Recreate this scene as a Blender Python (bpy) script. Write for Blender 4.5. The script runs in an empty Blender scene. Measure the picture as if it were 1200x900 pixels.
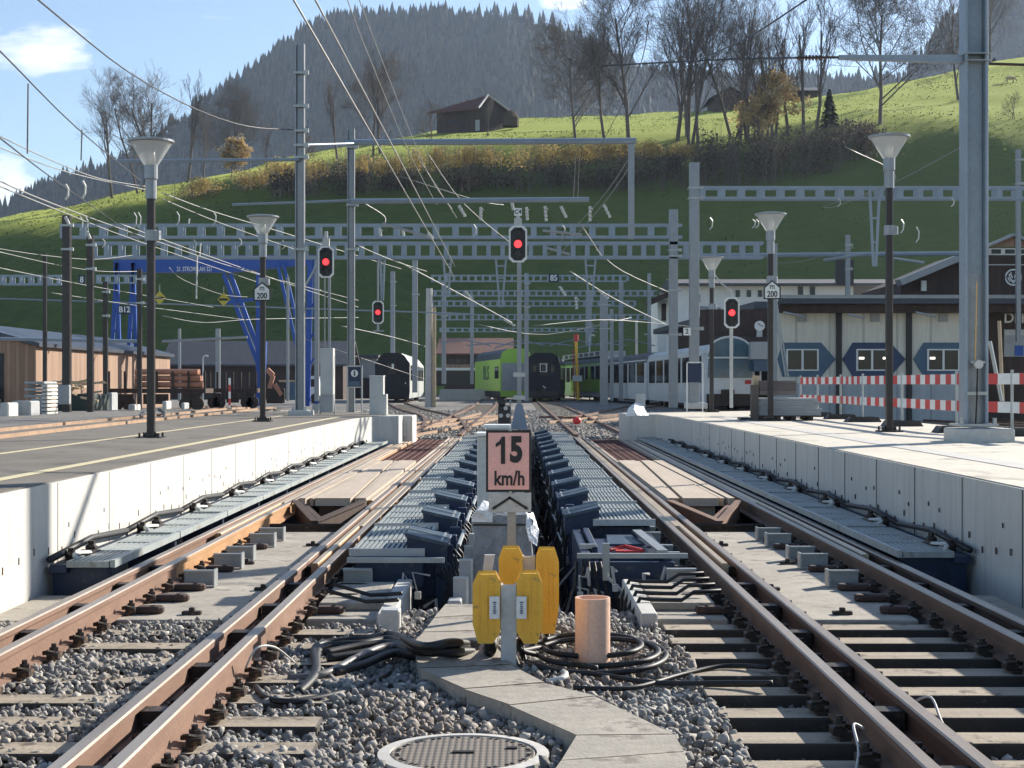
import bpy, math, random
import numpy as np
from mathutils import Vector, Matrix
RN = random.Random(7)
NP = np.random.RandomState(5)
F = 1800.; CX = 606.; CY = 450.; CZ = 1.5
PI = math.pi
SC = bpy.context.scene
COL = SC.collection
# photo point -> real place, at a known distance (P) or on a known level (G)
def P(px, py, Y): return Vector(((px-CX)/F*Y, Y, CZ-(py-CY)/F*Y))
def G(px, py, z=0.): return P(px, py, F*(CZ-z)/(py-CY))
def XX(px, Y): return (px-CX)/F*Y
def ZZ(py, Y): return CZ-(py-CY)/F*Y
# ---------------------------------------------------------------- materials
def _mat(name):
    m = bpy.data.materials.new(name); m.use_nodes = True
    nt = m.node_tree; b = nt.nodes['Principled BSDF']
    return m, nt, b
def noise(nt, scale, detail=4, rough=.55, stretch=None, coord='Object'):
    tc = nt.nodes.new('ShaderNodeTexCoord'); n = nt.nodes.new('ShaderNodeTexNoise')
    n.inputs['Scale'].default_value = scale; n.inputs['Detail'].default_value = detail; n.inputs['Roughness'].default_value = rough
    src = tc.outputs[coord]
    if stretch:
        mp = nt.nodes.new('ShaderNodeMapping'); mp.inputs['Scale'].default_value = stretch
        nt.links.new(src, mp.inputs[0]); src = mp.outputs[0]
    nt.links.new(src, n.inputs['Vector']); return n.outputs['Fac']
def ramp(nt, fac, stops):
    r = nt.nodes.new('ShaderNodeValToRGB'); e = r.color_ramp.elements
    while len(e) < len(stops): e.new(.5)
    for k, (p, c) in enumerate(stops): e[k].position = p; e[k].color = (*c, 1)
    nt.links.new(fac, r.inputs[0]); return r.outputs[0]
def mix(nt, fac, a, b, mode='MIX'):
    m = nt.nodes.new('ShaderNodeMix'); m.data_type = 'RGBA'; m.blend_type = mode
    for i, v in ((0, fac), (6, a), (7, b)):
        if isinstance(v, (int, float)): m.inputs[i].default_value = v
        elif isinstance(v, tuple): m.inputs[i].default_value = (*v, 1)
        else: nt.links.new(v, m.inputs[i])
    return m.outputs[2]
def bumpn(nt, b, fac, strength, dist):
    bp = nt.nodes.new('ShaderNodeBump'); bp.inputs['Strength'].default_value = strength; bp.inputs['Distance'].default_value = dist
    nt.links.new(fac, bp.inputs['Height']); nt.links.new(bp.outputs[0], b.inputs['Normal'])
def M(name, col, rough=.6, metal=0., var=.18, scale=3., bump=0., bscale=40., col2=None, stretch=None, bdist=.01, spots=None):
    m, nt, b = _mat(name)
    b.inputs['Roughness'].default_value = rough; b.inputs['Metallic'].default_value = metal
    c2 = col2 or tuple(min(1, x*(1+var)) for x in col); c1 = tuple(x*(1-var) for x in col)
    if col2: c1 = col
    out = ramp(nt, noise(nt, scale, 5, .6, stretch), [(.3, c1), (.7, c2)])
    f2 = noise(nt, scale*9, 3)
    out = mix(nt, .25, out, ramp(nt, f2, [(.3, tuple(x*.6 for x in col)), (.7, tuple(min(1, x*1.3) for x in col))]))
    if spots:
        f3 = noise(nt, spots[1], 4, .7); out = mix(nt, ramp(nt, f3, [(spots[2], (0,)*3), (spots[2]+.08, (1,)*3)]), out, spots[0])
    nt.links.new(out, b.inputs['Base Color'])
    if bump: bumpn(nt, b, noise(nt, bscale, 4), bump, bdist)
    return m
def streaky(name, col, dark, rough=.85):
    m, nt, b = _mat(name); b.inputs['Roughness'].default_value = rough
    o = ramp(nt, noise(nt, 1.1, 6, .65), [(.3, tuple(x*.86 for x in col)), (.7, col)])
    s1 = ramp(nt, noise(nt, 2.6, 6, .7, (3., 3., .16)), [(.48, (0,)*3), (.72, (.65,)*3)])
    o = mix(nt, s1, o, dark); s2 = ramp(nt, noise(nt, 5, 6, .75), [(.56, (0,)*3), (.66, (.6,)*3)]); o = mix(nt, s2, o, tuple(x*1.25 for x in dark))
    nt.links.new(o, b.inputs['Base Color']); bumpn(nt, b, noise(nt, 38, 5), .3, .01); return m
def EM(name, col, s):
    m, nt, b = _mat(name); b.inputs['Base Color'].default_value = (*col, 1)
    b.inputs['Emission Color'].default_value = (*col, 1); b.inputs['Emission Strength'].default_value = s; return m
def glassy(name, col, rough=.08):
    m, nt, b = _mat(name); b.inputs['Base Color'].default_value = (*col, 1); b.inputs['Roughness'].default_value = rough
    b.inputs['Specular IOR Level'].default_value = .3; return m
def clear(name):
    m, nt, b = _mat(name); b.inputs['Base Color'].default_value = (.8, .82, .82, 1); b.inputs['Roughness'].default_value = .15
    t = nt.nodes.new('ShaderNodeBsdfTransparent'); mx = nt.nodes.new('ShaderNodeMixShader'); mx.inputs[0].default_value = .45
    nt.links.new(t.outputs[0], mx.inputs[1]); nt.links.new(b.outputs[0], mx.inputs[2])
    nt.links.new(mx.outputs[0], nt.nodes['Material Output'].inputs[0]); return m
def boards(name, col, pitch, axis='x', var=.25, rough=.75, groove=.35):
    """boarded cladding: boards of the given pitch with dark joints, each board its own tone"""
    m, nt, b = _mat(name); b.inputs['Roughness'].default_value = rough
    tc = nt.nodes.new('ShaderNodeTexCoord'); sp = nt.nodes.new('ShaderNodeSeparateXYZ'); nt.links.new(tc.outputs['Object'], sp.inputs[0])
    def mt(op, a, c=None):
        n = nt.nodes.new('ShaderNodeMath'); n.operation = op
        for i, v in enumerate((a, c)):
            if v is None: continue
            if isinstance(v, (int, float)): n.inputs[i].default_value = v
            else: nt.links.new(v, n.inputs[i])
        return n.outputs[0]
    if axis == 'xy': s = mt('ADD', sp.outputs[0], sp.outputs[1])
    else: s = sp.outputs['xyz'.index(axis)]
    q = mt('DIVIDE', s, pitch); fl = mt('FLOOR', q); fr = mt('FRACT', q)
    wn = nt.nodes.new('ShaderNodeTexWhiteNoise'); wn.noise_dimensions = '1D'; nt.links.new(fl, wn.inputs['W'])
    base = ramp(nt, wn.outputs['Value'], [(0, tuple(x*(1-var) for x in col)), (1, tuple(min(1, x*(1+var)) for x in col))])
    base = mix(nt, .3, base, ramp(nt, noise(nt, 6, 5, .6, (1, 1, .15) if axis != 'z' else (.15, .15, 1)), [(.3, tuple(x*.6 for x in col)), (.7, tuple(min(1, x*1.3) for x in col))]))
    g = mt('LESS_THAN', fr, .07)
    base = mix(nt, g, base, tuple(x*groove for x in col))
    nt.links.new(base, b.inputs['Base Color'])
    inv = mt('SUBTRACT', 1., g); bumpn(nt, b, inv, .5, .01)
    return m
m_rust = M('rusty_rail_steel', (.17, .095, .062), .75, .1, .3, 5, .3, 60, (.28, .17, .12), stretch=(1, .3, 1))
m_rustd = M('dark_rust', (.06, .034, .025), .8, 0, .3, 8, .3, 50)
m_rusto = M('orange_rust', (.36, .18, .07), .75, .05, .3, 5, .3, 60, (.46, .27, .13), stretch=(1, .3, 1))
m_head = M('worn_rail_head', (.30, .24, .19), .42, .55, .3, 9, .15, 60, (.50, .43, .36), stretch=(1, .06, 1), spots=((.33, .17, .1), 6, .66))
m_tan = M('polished_check_bar', (.50, .38, .25), .4, .4, .2, 6, .1, 80, (.66, .54, .38), stretch=(1, .15, 1))
m_conc = M('cast_concrete', (.52, .50, .46), .85, 0, .12, 1.6, .25, 30, spots=((.36, .34, .31), 4, .68))
m_concw = streaky('pale_concrete', (.58, .565, .52), (.38, .36, .32))
m_slabc = M('weathered_slab_concrete', (.36, .325, .27), .85, 0, .25, 2.2, .4, 50, spots=((.22, .19, .16), 4, .56))
m_sleep = M('grey_sleeper', (.33, .275, .205), .85, 0, .3, 4, .4, 30, stretch=(.3, 2, 1), spots=((.12, .09, .065), 5, .56))
m_sleepshade = M('shaded_sleeper_side', (.05, .042, .034), .85, 0, .3, 5, .4, 30, spots=((.16, .13, .10), 6, .62))  # dark timber sides, deepened to paint in the shade between sleepers
m_bolt = M('oily_dark_steel', (.045, .036, .03), .55, .5, .35, 20, .3, 80, spots=((.2, .12, .07), 12, .6))
m_galv = M('galvanised_steel', (.36, .38, .38), .45, .6, .12, 8)
m_grat = M('galvanised_grating', (.33, .365, .36), .5, .2, .2, 1.5, .1, 60, spots=((.20, .19, .17), 4, .58))
m_gratd = M('grating_gap', (.12, .14, .145), .7, .2, .2, 6)
m_navy = M('navy_painted_steel', (.010, .026, .066), .5, .1, .3, 5, .1, 40, spots=((.05, .06, .08), 6, .58))
m_navyl = M('slate_blue_cover', (.05, .08, .115), .45, .2, .25, 5, .05, 40, spots=((.12, .13, .14), 7, .58))
m_pole = M('dark_brown_pole', (.040, .035, .034), .38, .45, .2, 6)
m_mast = M('grey_galvanised_mast', (.25, .265, .285), .38, .5, .12, 4)
m_mastb = M('blue_grey_painted_mast', (.25, .30, .35), .45, .2, .1, 3, .03, 30)
m_black = M('black_rubber', (.012, .012, .014), .45, 0, .2, 8)
m_cable = M('black_cable', (.012, .012, .013), .55, 0, .3, 15)
m_white = M('white_paint', (.76, .76, .73), .5, 0, .05, 4)
m_offw = M('light_grey_paint', (.50, .50, .475), .5, 0, .1, 3, spots=((.36, .34, .31), 9, .64))
m_yel = M('yellow_plastic', (.88, .47, .045), .5, 0, .08, 10, .15, 60, spots=((.40, .23, .07), 9, .6))
m_pink = M('pink_enamel', (.92, .47, .41), .35, 0, .04, 5)
m_tube = M('terracotta_plastic', (.80, .52, .38), .5, 0, .05, 6, .05, 50, spots=((.58, .40, .30), 11, .62))
m_ink = M('black_ink', (.012, .012, .014), .5, 0, .1, 4)
m_red = M('red_paint', (.55, .04, .035), .5, 0, .1, 6)
m_blue = M('crane_blue_paint', (.02, .085, .36), .5, .1, .15, 2)
m_lime = M('lime_green_paint', (.34, .58, .07), .4, 0, .05, 2)
m_asph = M('worn_platform_asphalt', (.145, .128, .105), .9, 0, .2, .8, .4, 120, (.22, .195, .16), spots=((.095, .085, .075), 1.1, .56))
m_pcon = M('pale_platform_paving', (.60, .545, .45), .85, 0, .12, .7, .2, 60, spots=((.36, .325, .27), 1.3, .55))
m_line = M('worn_yellow_line', (.62, .54, .34), .8, 0, .12, 6, .2, 60, spots=((.34, .31, .25), 9, .64))
m_gravel = M('gravel_ground', (.15, .14, .125), .95, 0, .3, 14, 1., 30, (.36, .34, .31), bdist=.05, spots=((.10, .085, .07), .5, .6))
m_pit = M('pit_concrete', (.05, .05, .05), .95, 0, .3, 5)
m_stone = None
def stone_mat():
    m, nt, b = _mat('ballast_stone'); b.inputs['Roughness'].default_value = .85
    g = nt.nodes.new('ShaderNodeNewGeometry')
    c = ramp(nt, g.outputs['Random Per Island'], [(0, (.05, .048, .045)), (.3, (.17, .162, .15)), (.7, (.32, .30, .27)), (1, (.62, .58, .50))])
    c = mix(nt, .35, c, ramp(nt, noise(nt, 45, 4), [(.3, (.12, .115, .11)), (.7, (.45, .43, .4))]))
    c = mix(nt, ramp(nt, noise(nt, .9, 4), [(.45, (0,)*3), (.68, (.45,)*3)]), c, (.20, .13, .085))
    nt.links.new(c, b.inputs['Base Color']); bumpn(nt, b, noise(nt, 120, 3), .5, .006); return m
m_stone = stone_mat()
def leaf_mat(name, lo, hi, trans=.0, rough=.85):
    m, nt, b = _mat(name); b.inputs['Roughness'].default_value = rough; b.inputs['Specular IOR Level'].default_value = .15
    g = nt.nodes.new('ShaderNodeNewGeometry')
    c = ramp(nt, g.outputs['Random Per Island'], [(0, lo), (1, hi)])
    nt.links.new(c, b.inputs['Base Color'])
    if trans:
        t = nt.nodes.new('ShaderNodeBsdfTranslucent'); nt.links.new(c, t.inputs[0])
        mx = nt.nodes.new('ShaderNodeMixShader'); mx.inputs[0].default_value = trans
        nt.links.new(b.outputs[0], mx.inputs[1]); nt.links.new(t.outputs[0], mx.inputs[2]); nt.links.new(mx.outputs[0], nt.nodes['Material Output'].inputs[0])
    return m
m_fir = leaf_mat('conifer_needles', (.004, .012, .007), (.055, .060, .030))
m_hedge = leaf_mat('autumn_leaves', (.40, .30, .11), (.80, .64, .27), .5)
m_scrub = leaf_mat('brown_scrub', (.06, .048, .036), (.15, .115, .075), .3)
m_orange = leaf_mat('orange_leaves', (.42, .30, .12), (.80, .62, .34), .5)
m_bark = M('grey_bark', (.12, .10, .085), .9, 0, .3, 2)
def grass_mat():
    m, nt, b = _mat('meadow_grass'); b.inputs['Roughness'].default_value = .9; b.inputs['Specular IOR Level'].default_value = .1
    f = noise(nt, .05, 8, .7); f2 = noise(nt, .35, 7, .75, (1, 2, 1)); f3 = noise(nt, .012, 3, .5, (1, 2.5, 1))
    a = ramp(nt, f, [(.35, (.032, .055, .016)), (.65, (.06, .092, .022))])
    c = ramp(nt, f2, [(.3, (.022, .042, .014)), (.7, (.10, .135, .035))])
    o = mix(nt, .45, a, c); o = mix(nt, ramp(nt, f3, [(.45, (0,)*3), (.6, (.5,)*3)]), o, (.095, .125, .033))
    nt.links.new(o, b.inputs['Base Color']); bumpn(nt, b, f2, .6, .25)
    b.inputs['Sheen Weight'].default_value = .30; b.inputs['Sheen Roughness'].default_value = .45; b.inputs['Sheen Tint'].default_value = (.75, .85, .2, 1)
    return m
m_grass = grass_mat()
m_soil = M('forest_floor', (.02, .03, .02), .95, 0, .3, .05)
m_woodw = boards('brown_larch_boards', (.30, .185, .12), .22, 'xy')
m_woodd = boards('dark_chalet_boards', (.055, .032, .024), .25, 'xy')
m_deck = M('weathered_deck_plank', (.44, .36, .28), .8, 0, .15, 3, .3, 40, (.56, .47, .37), stretch=(2, .3, 1))
m_roof = M('dark_roof_sheet', (.045, .055, .075), .45, .2, .2, 2)
m_tile = M('red_brown_roof_tiles', (.12, .052, .04), .85, 0, .2, 3, .4, 6, bdist=.08)
m_slate = M('grey_roof', (.075, .078, .085), .7, 0, .2, 2)
m_plaster = M('white_plaster', (.78, .76, .71), .85, 0, .05, 1)
m_panel = boards('beige_facade_panels', (.70, .66, .56), 1.36, 'x', .03, .6, .7)
m_panelg = boards('grey_base_panels', (.40, .42, .43), 1.36, 'x', .04, .6, .7)
m_octa = M('slate_blue_octagon', (.06, .115, .18), .5, 0, .06, 2)
m_octb = M('dark_navy_octagon', (.02, .045, .11), .5, 0, .06, 2)
m_glass = glassy('window_glass', (.02, .025, .03))
m_train = M('black_train_paint', (.007, .007, .010), .6, .1, .2, 2)
m_trainf = M('dark_train_front', (.007, .008, .014), .65, .1, .3, 3)
m_silver = M('silver_train_paint', (.66, .68, .66), .3, 0., .06, 1)
m_tarp = M('grey_plastic_sheet', (.22, .235, .255), .3, 0, .3, 6, .6, 8, bdist=.06)
m_sheet = M('white_plastic_sheet', (.80, .80, .80), .35, 0, .1, 6, .7, 9, bdist=.06)
m_lamp = clear('lamp_prism_plastic')
m_ledoff = glassy('dark_lens', (.012, .012, .012), .2)
m_ledred = EM('lit_red_lens', (1., .03, .035), 1.6)
m_ins = M('brown_insulator', (.05, .03, .025), .3, 0, .2, 9)
m_insw = M('white_fitting', (.52, .52, .49), .4, 0, .1, 9)
m_wire = M('aluminium_wire', (.30, .30, .29), .5, .4, .1, 4)
m_wired = M('dark_wire', (.05, .05, .055), .5, .2, .1, 4)
m_pipe = M('terracotta_pipe', (.48, .22, .13), .6, 0, .12, 3)
m_lum = M('sawn_timber', (.50, .38, .24), .8, 0, .2, 4)
m_conb = M('stacked_concrete', (.36, .37, .37), .85, 0, .15, 2, .3, 20)
# ---------------------------------------------------------------- mesh builder
class MB:
    def __init__(s): s.v = []; s.f = []; s.m = []; s.mi = 0
    def add(s, vs, fs):
        o = len(s.v); s.v += [tuple(v) for v in vs]; s.f += [tuple(i+o for i in f) for f in fs]; s.m += [s.mi]*len(fs); return s
    def box(s, x0, x1, y0, y1, z0, z1, T=None):
        vs = [(x, y, z) for z in (z0, z1) for y in (y0, y1) for x in (x0, x1)]
        if T is not None: vs = [T @ Vector(v) for v in vs]
        return s.add(vs, [(0, 2, 3, 1), (4, 5, 7, 6), (0, 1, 5, 4), (1, 3, 7, 5), (3, 2, 6, 7), (2, 0, 4, 6)])
    def cb(s, c, sz, rot=None):
        T = Matrix.Translation(c) @ (rot.to_4x4() if rot is not None else Matrix.Identity(4))
        a, b, d = sz[0]/2, sz[1]/2, sz[2]/2
        return s.box(-a, a, -b, b, -d, d, T)
    def bar(s, p, q, w, h=None):
        p = Vector(p); q = Vector(q); d = q-p; L = d.length; h = h or w
        if L < 1e-6: return s
        y = d/L; up = Vector((0, 0, 1)) if abs(y.z) < .99 else Vector((0, 1, 0))
        x = y.cross(up).normalized(); z = x.cross(y)
        T = Matrix(((x.x, y.x, z.x, p.x), (x.y, y.y, z.y, p.y), (x.z, y.z, z.z, p.z), (0, 0, 0, 1)))
        return s.box(-w/2, w/2, 0, L, -h/2, h/2, T)
    def tube(s, pts, r, n=6, cap=True):
        pts = [Vector(p) for p in pts]; k = len(pts)
        rs = r if isinstance(r, (list, tuple)) else [r]*k
        vs = []; fs = []; ref = None
        for i, p in enumerate(pts):
            d = (pts[min(i+1, k-1)]-pts[max(i-1, 0)]).normalized()
            if ref is None: ref = d.orthogonal().normalized()
            ref = (ref - d*ref.dot(d));
            ref = ref.normalized() if ref.length > 1e-6 else d.orthogonal().normalized()
            b = d.cross(ref)
            for j in range(n):
                a = 2*PI*j/n; vs.append(p+(ref*math.cos(a)+b*math.sin(a))*rs[i])
        for i in range(k-1):
            for j in range(n):
                fs.append((i*n+j, i*n+(j+1) % n, (i+1)*n+(j+1) % n, (i+1)*n+j))
        if cap: fs += [tuple(range(n))[::-1], tuple(range((k-1)*n, k*n))]
        return s.add(vs, fs)
    def prism(s, poly, axis, a, b):
        n = len(poly)
        def pt(u, v, w): return {'x': (w, u, v), 'y': (u, w, v), 'z': (u, v, w)}[axis]
        vs = [pt(u, v, a) for u, v in poly]+[pt(u, v, b) for u, v in poly]
        fs = [tuple(range(n)), tuple(range(n, 2*n))[::-1]]+[(i, (i+1) % n, n+(i+1) % n, n+i) for i in range(n)]
        return s.add(vs, fs)
    def lathe(s, prof, c, n=16, cap=True):
        c = Vector(c); vs = []; fs = []; k = len(prof)
        for r, z in prof:
            for j in range(n):
                a = 2*PI*j/n; vs.append(c+Vector((r*math.cos(a), r*math.sin(a), z)))
        for i in range(k-1):
            for j in range(n): fs.append((i*n+j, i*n+(j+1) % n, (i+1)*n+(j+1) % n, (i+1)*n+j))
        if cap: fs += [tuple(range(n))[::-1], tuple(range((k-1)*n, k*n))]
        return s.add(vs, fs)
    def disc(s, c, r, t=.01, n=20, axis='y'):
        u = [(c[0]+r*math.cos(2*PI*i/n), c[2]+r*math.sin(2*PI*i/n)) for i in range(n)] if axis == 'y' else [(c[0]+r*math.cos(2*PI*i/n), c[1]+r*math.sin(2*PI*i/n)) for i in range(n)]
        return s.prism(u, axis, (c[1] if axis == 'y' else c[2]), (c[1] if axis == 'y' else c[2])+t)
    def me(s, name, mats, off=None, smooth=False):
        m = bpy.data.meshes.new(name)
        v = s.v if off is None else [(a-off[0], b-off[1], c-off[2]) for a, b, c in s.v]
        m.from_pydata(v, [], s.f)
        if not isinstance(mats, (list, tuple)): mats = [mats]
        for x in mats: m.materials.append(x)
        if len(mats) > 1: m.polygons.foreach_set('material_index', s.m)
        if smooth: m.polygons.foreach_set('use_smooth', [True]*len(m.polygons))
        m.update(); return m
    def build(s, name, mats, parent=None, local=False, smooth=False, bevel=0., at=None):
        off = None
        if parent is not None and not local: off = wloc(parent)
        elif parent is None:
            off = at if at is not None else Vector(s.v[0]) if s.v else Vector((0, 0, 0))
            if at is None:
                a = np.array(s.v); off = Vector(((a[:, 0].min()+a[:, 0].max())/2, (a[:, 1].min()+a[:, 1].max())/2, a[:, 2].min()))
        o = bpy.data.objects.new(name, s.me(name, mats, off, smooth)); COL.objects.link(o)
        if parent is not None: o.parent = parent
        elif off is not None: o.location = off
        if bevel:
            md = o.modifiers.new('edge', 'BEVEL'); md.width = bevel; md.segments = 1; md.limit_method = 'ANGLE'; md.angle_limit = .7
        return o
def wloc(o):
    v = Vector((0, 0, 0))
    while o is not None: v = v+o.location; o = o.parent
    return v
def tag(o, label, cat, group=None, kind=None):
    if label: o['label'] = label
    if cat: o['category'] = cat
    if group: o['group'] = group
    if kind: o['kind'] = kind
    return o
def struct(o): o['kind'] = 'structure'; return o
def thing(name, label, cat, loc=(0, 0, 0), group=None, rz=0.):
    o = bpy.data.objects.new(name, None); COL.objects.link(o); o.location = loc; o.rotation_euler = (0, 0, rz); o.empty_display_size = .2
    return tag(o, label, cat, group)
def dup(root, loc, label=None, group=None, rz=None, scale=None):
    r = root.copy(); COL.objects.link(r); r.location = loc
    if rz is not None: r.rotation_euler = (0, 0, rz)
    if scale is not None: r.scale = scale if isinstance(scale, (tuple, list)) else (scale,)*3
    if label: r['label'] = label
    if group: r['group'] = group
    for ch in list(root.children):
        c = ch.copy(); COL.objects.link(c); c.parent = r
        for g in ch.children:
            d = g.copy(); COL.objects.link(d); d.parent = c
    return r
def text(s, size, c, mat, parent, bold=0., xs=1., name='lettering', rz=0., th=.002):
    cu = bpy.data.curves.new(name, 'FONT'); cu.body = s; cu.size = size; cu.align_x = 'CENTER'; cu.align_y = 'CENTER'; cu.offset = bold; cu.extrude = th
    cu.materials.append(mat); o = bpy.data.objects.new(name, cu); COL.objects.link(o)
    o.rotation_euler = (PI/2, 0, rz); o.scale = (xs, 1, 1)
    me = bpy.data.meshes.new_from_object(o); me.materials.clear(); me.materials.append(mat); o2 = bpy.data.objects.new(name, me); COL.objects.link(o2)
    o2.rotation_euler = (PI/2, 0, rz); o2.scale = (xs, 1, 1); bpy.data.objects.remove(o); o = o2
    if parent is not None: o.parent = parent; o.location = Vector(c)-wloc(parent)
    else: o.location = c
    return o
ORD = ['nearest', 'second', 'third', 'fourth', 'fifth', 'sixth', 'seventh', 'eighth', 'ninth', 'tenth', 'eleventh', 'twelfth', 'thirteenth', 'fourteenth', 'fifteenth', 'sixteenth']
def ordl(i, noun): return ('nearest ' + noun) if i == 0 else (ORD[i] + ' nearest ' + noun)
def catmull(l, k=6):
    p = [Vector(q) for q in l]; out = []
    for i in range(len(p)-1):
        a, b, c_, d = p[max(i-1, 0)], p[i], p[i+1], p[min(i+2, len(p)-1)]
        for q in range(k): s_ = q/k; out.append(.5*((2*b)+(c_-a)*s_+(2*a-5*b+4*c_-d)*s_*s_+(3*b-a-3*c_+d)*s_**3))
    return out+[p[-1]]
def lerp(tab, x):
    return float(np.interp(x, [a for a, b in tab], [b for a, b in tab]))
# ---------------------------------------------------------------- camera, light, sky, air
cam = bpy.data.cameras.new('camera'); co = bpy.data.objects.new('camera', cam); COL.objects.link(co)
co.location = (0, 0, CZ); co.rotation_euler = (PI/2, 0, 0)
cam.sensor_width = 36; cam.lens = F/1200*36; cam.shift_x = (600-CX)/1200; cam.clip_end = 6000; cam.clip_start = .1
SC.camera = co
SUN_AZ = math.radians(48.); SUN_EL = math.radians(25.5)          # clockwise from +Y
sd = Vector((math.sin(SUN_AZ)*math.cos(SUN_EL), math.cos(SUN_AZ)*math.cos(SUN_EL), math.sin(SUN_EL)))
sl = bpy.data.lights.new('sun', 'SUN'); sl.energy = 5.0; sl.angle = math.radians(.53); sl.color = (1., .93, .82)
so = bpy.data.objects.new('sun', sl); COL.objects.link(so); so.rotation_euler = sd.to_track_quat('Z', 'Y').to_euler(); so.location = (0, 0, 60)
w = bpy.data.worlds.new('World'); SC.world = w; w.use_nodes = True; nt = w.node_tree
bg = nt.nodes['Background']; sky = nt.nodes.new('ShaderNodeTexSky'); sky.sky_type = 'NISHITA'; sky.sun_disc = False
sky.sun_elevation = SUN_EL; sky.sun_rotation = SUN_AZ; sky.altitude = 900; sky.air_density = 1.; sky.dust_density = .6; sky.ozone_density = 1.5
tc = nt.nodes.new('ShaderNodeTexCoord'); sp = nt.nodes.new('ShaderNodeSeparateXYZ'); nt.links.new(tc.outputs['Generated'], sp.inputs[0])
def mt(op, a, c=None, cl=False):
    n = nt.nodes.new('ShaderNodeMath'); n.operation = op; n.use_clamp = cl
    for i, v in enumerate((a, c)):
        if v is None: continue
        if isinstance(v, (int, float)): n.inputs[i].default_value = v
        else: nt.links.new(v, n.inputs[i])
    return n.outputs[0]
yy = mt('MAXIMUM', sp.outputs[1], .05); u = mt('DIVIDE', sp.outputs[0], yy); v = mt('DIVIDE', sp.outputs[2], yy)
cm = nt.nodes.new('ShaderNodeCombineXYZ'); nt.links.new(u, cm.inputs[0]); nt.links.new(v, cm.inputs[1])
mp = nt.nodes.new('ShaderNodeMapping'); mp.inputs['Scale'].default_value = (14, 40, 1); nt.links.new(cm.outputs[0], mp.inputs[0])
nz = nt.nodes.new('ShaderNodeTexNoise'); nz.inputs['Scale'].default_value = 1.; nz.inputs['Detail'].default_value = 7; nz.inputs['Roughness'].default_value = .62
nt.links.new(mp.outputs[0], nz.inputs['Vector'])
tot = None
for (px, py, rx, ry, st) in ((30, 52, 120, 42, 1.), (150, 60, 90, 22, .35), (240, 22, 60, 7, .75), (-20, 225, 95, 70, 1.1), (22, 106, 16, 8, .6), (662, 3, 42, 12, 1.1), (345, 48, 18, 8, .9), (1120, -30, 140, 40, .7), (-200, 120, 200, 60, .9), (1500, 60, 300, 70, .9), (900, 60, 400, 60, .35)):
    du = mt('DIVIDE', mt('SUBTRACT', u, (px-CX)/F), rx/F); dv = mt('DIVIDE', mt('SUBTRACT', v, (CY-py)/F), ry/F)
    q = mt('ADD', mt('MULTIPLY', du, du), mt('MULTIPLY', dv, dv)); f = mt('MULTIPLY', mt('SUBTRACT', 1.25, q, True), st)
    tot = f if tot is None else mt('MAXIMUM', tot, f)
cl = mt('MULTIPLY', mt('SUBTRACT', mt('ADD', mt('MULTIPLY', tot, .6), mt('MULTIPLY', nz.outputs['Fac'], 1.7)), 1.28), 1.9, True)
mx = nt.nodes.new('ShaderNodeMix'); mx.data_type = 'RGBA'; nt.links.new(cl, mx.inputs[0]); nt.links.new(sky.outputs[0], mx.inputs[6]); mx.inputs[7].default_value = (8.6, 8.7, 8.9, 1)
nt.links.new(mx.outputs[2], bg.inputs[0]); bg.inputs[1].default_value = .092
SC.view_settings.view_transform = 'Standard'; SC.view_settings.look = 'None'; SC.view_settings.exposure = .95; SC.view_settings.gamma = 1; SC.view_settings.use_curve_mapping = False
c = SC.cycles
c.use_denoising = True; c.use_adaptive_sampling = True; c.adaptive_threshold = .02; c.max_bounces = 6; c.diffuse_bounces = 3; c.glossy_bounces = 3; c.transparent_max_bounces = 8; c.volume_bounces = 1; c.sample_clamp_indirect = 6
try: c.denoiser = 'OPENIMAGEDENOISE'
except Exception: pass
hz = MB().box(-1900, 1900, -12, 2350, -3, 560)
m, n2, b = _mat('valley_air'); n2.nodes.remove(b); pv = n2.nodes.new('ShaderNodeVolumePrincipled')
pv.inputs['Color'].default_value = (.62, .76, 1., 1); pv.inputs['Density'].default_value = .000085; pv.inputs['Anisotropy'].default_value = .3
n2.links.new(pv.outputs[0], n2.nodes['Material Output'].inputs['Volume'])
ho = hz.build('haze', m); ho['kind'] = 'stuff'; ho['label'] = 'thin blue valley haze over the whole scene'; ho['category'] = 'haze'; ho.display_type = 'WIRE'
# ---------------------------------------------------------------- ground
def sstep(a, b, x): t = min(1, max(0, (x-a)/(b-a))); return t*t*(3-2*t)
def gz(x, y):
    ax = abs(x)
    if ax < 3.9 and y < 43:
        z = -.27
        if y > 11.55 and ax < .95: z = -1.3
        if y > 12.5 and ax < 1.5: z = -1.3
        if y > 17.25 and 1.5 <= ax < 3.3: z = -.8
        if y > 12.2 and ax >= 3.3: z = -.9
        return z
    if x < -8.7:
        return .66*(1-sstep(46, 88, y))
    if x < -3.9: return -.05 if y > 40 else -.3
    return -.05 if y > 43 else -.3
xs = sorted(set([-400, -250, -150, -100, -70, -50, -40, -30, -24, -20, -16, -12, -10, -8.75, -8.65, -6, -3.95, -3.9] + [-3.31, -3.29, -2.6, -2, -1.51, -1.49, -.96, -.94, 0, .94, .96, 1.49, 1.51, 2, 2.6, 3.29, 3.31, 3.89, 3.9, 3.95, 6, 8, 12, 16, 20, 30, 40, 60, 100, 150, 250, 400]))
ys = sorted(set([-15, 0, 4, 6, 8, 10, 11.54, 11.56, 12.19, 12.21, 12.49, 12.51, 14, 17.24, 17.26, 20, 25, 30, 36, 40, 42.95, 43.05, 46, 50, 55, 60, 65, 70, 75, 80, 84, 88, 100, 120, 140, 170, 200, 240, 280, 330]))
g = MB(); nx = len(xs)
for y in ys:
    for x in xs: g.v.append((x, y, gz(x, y)))
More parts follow.
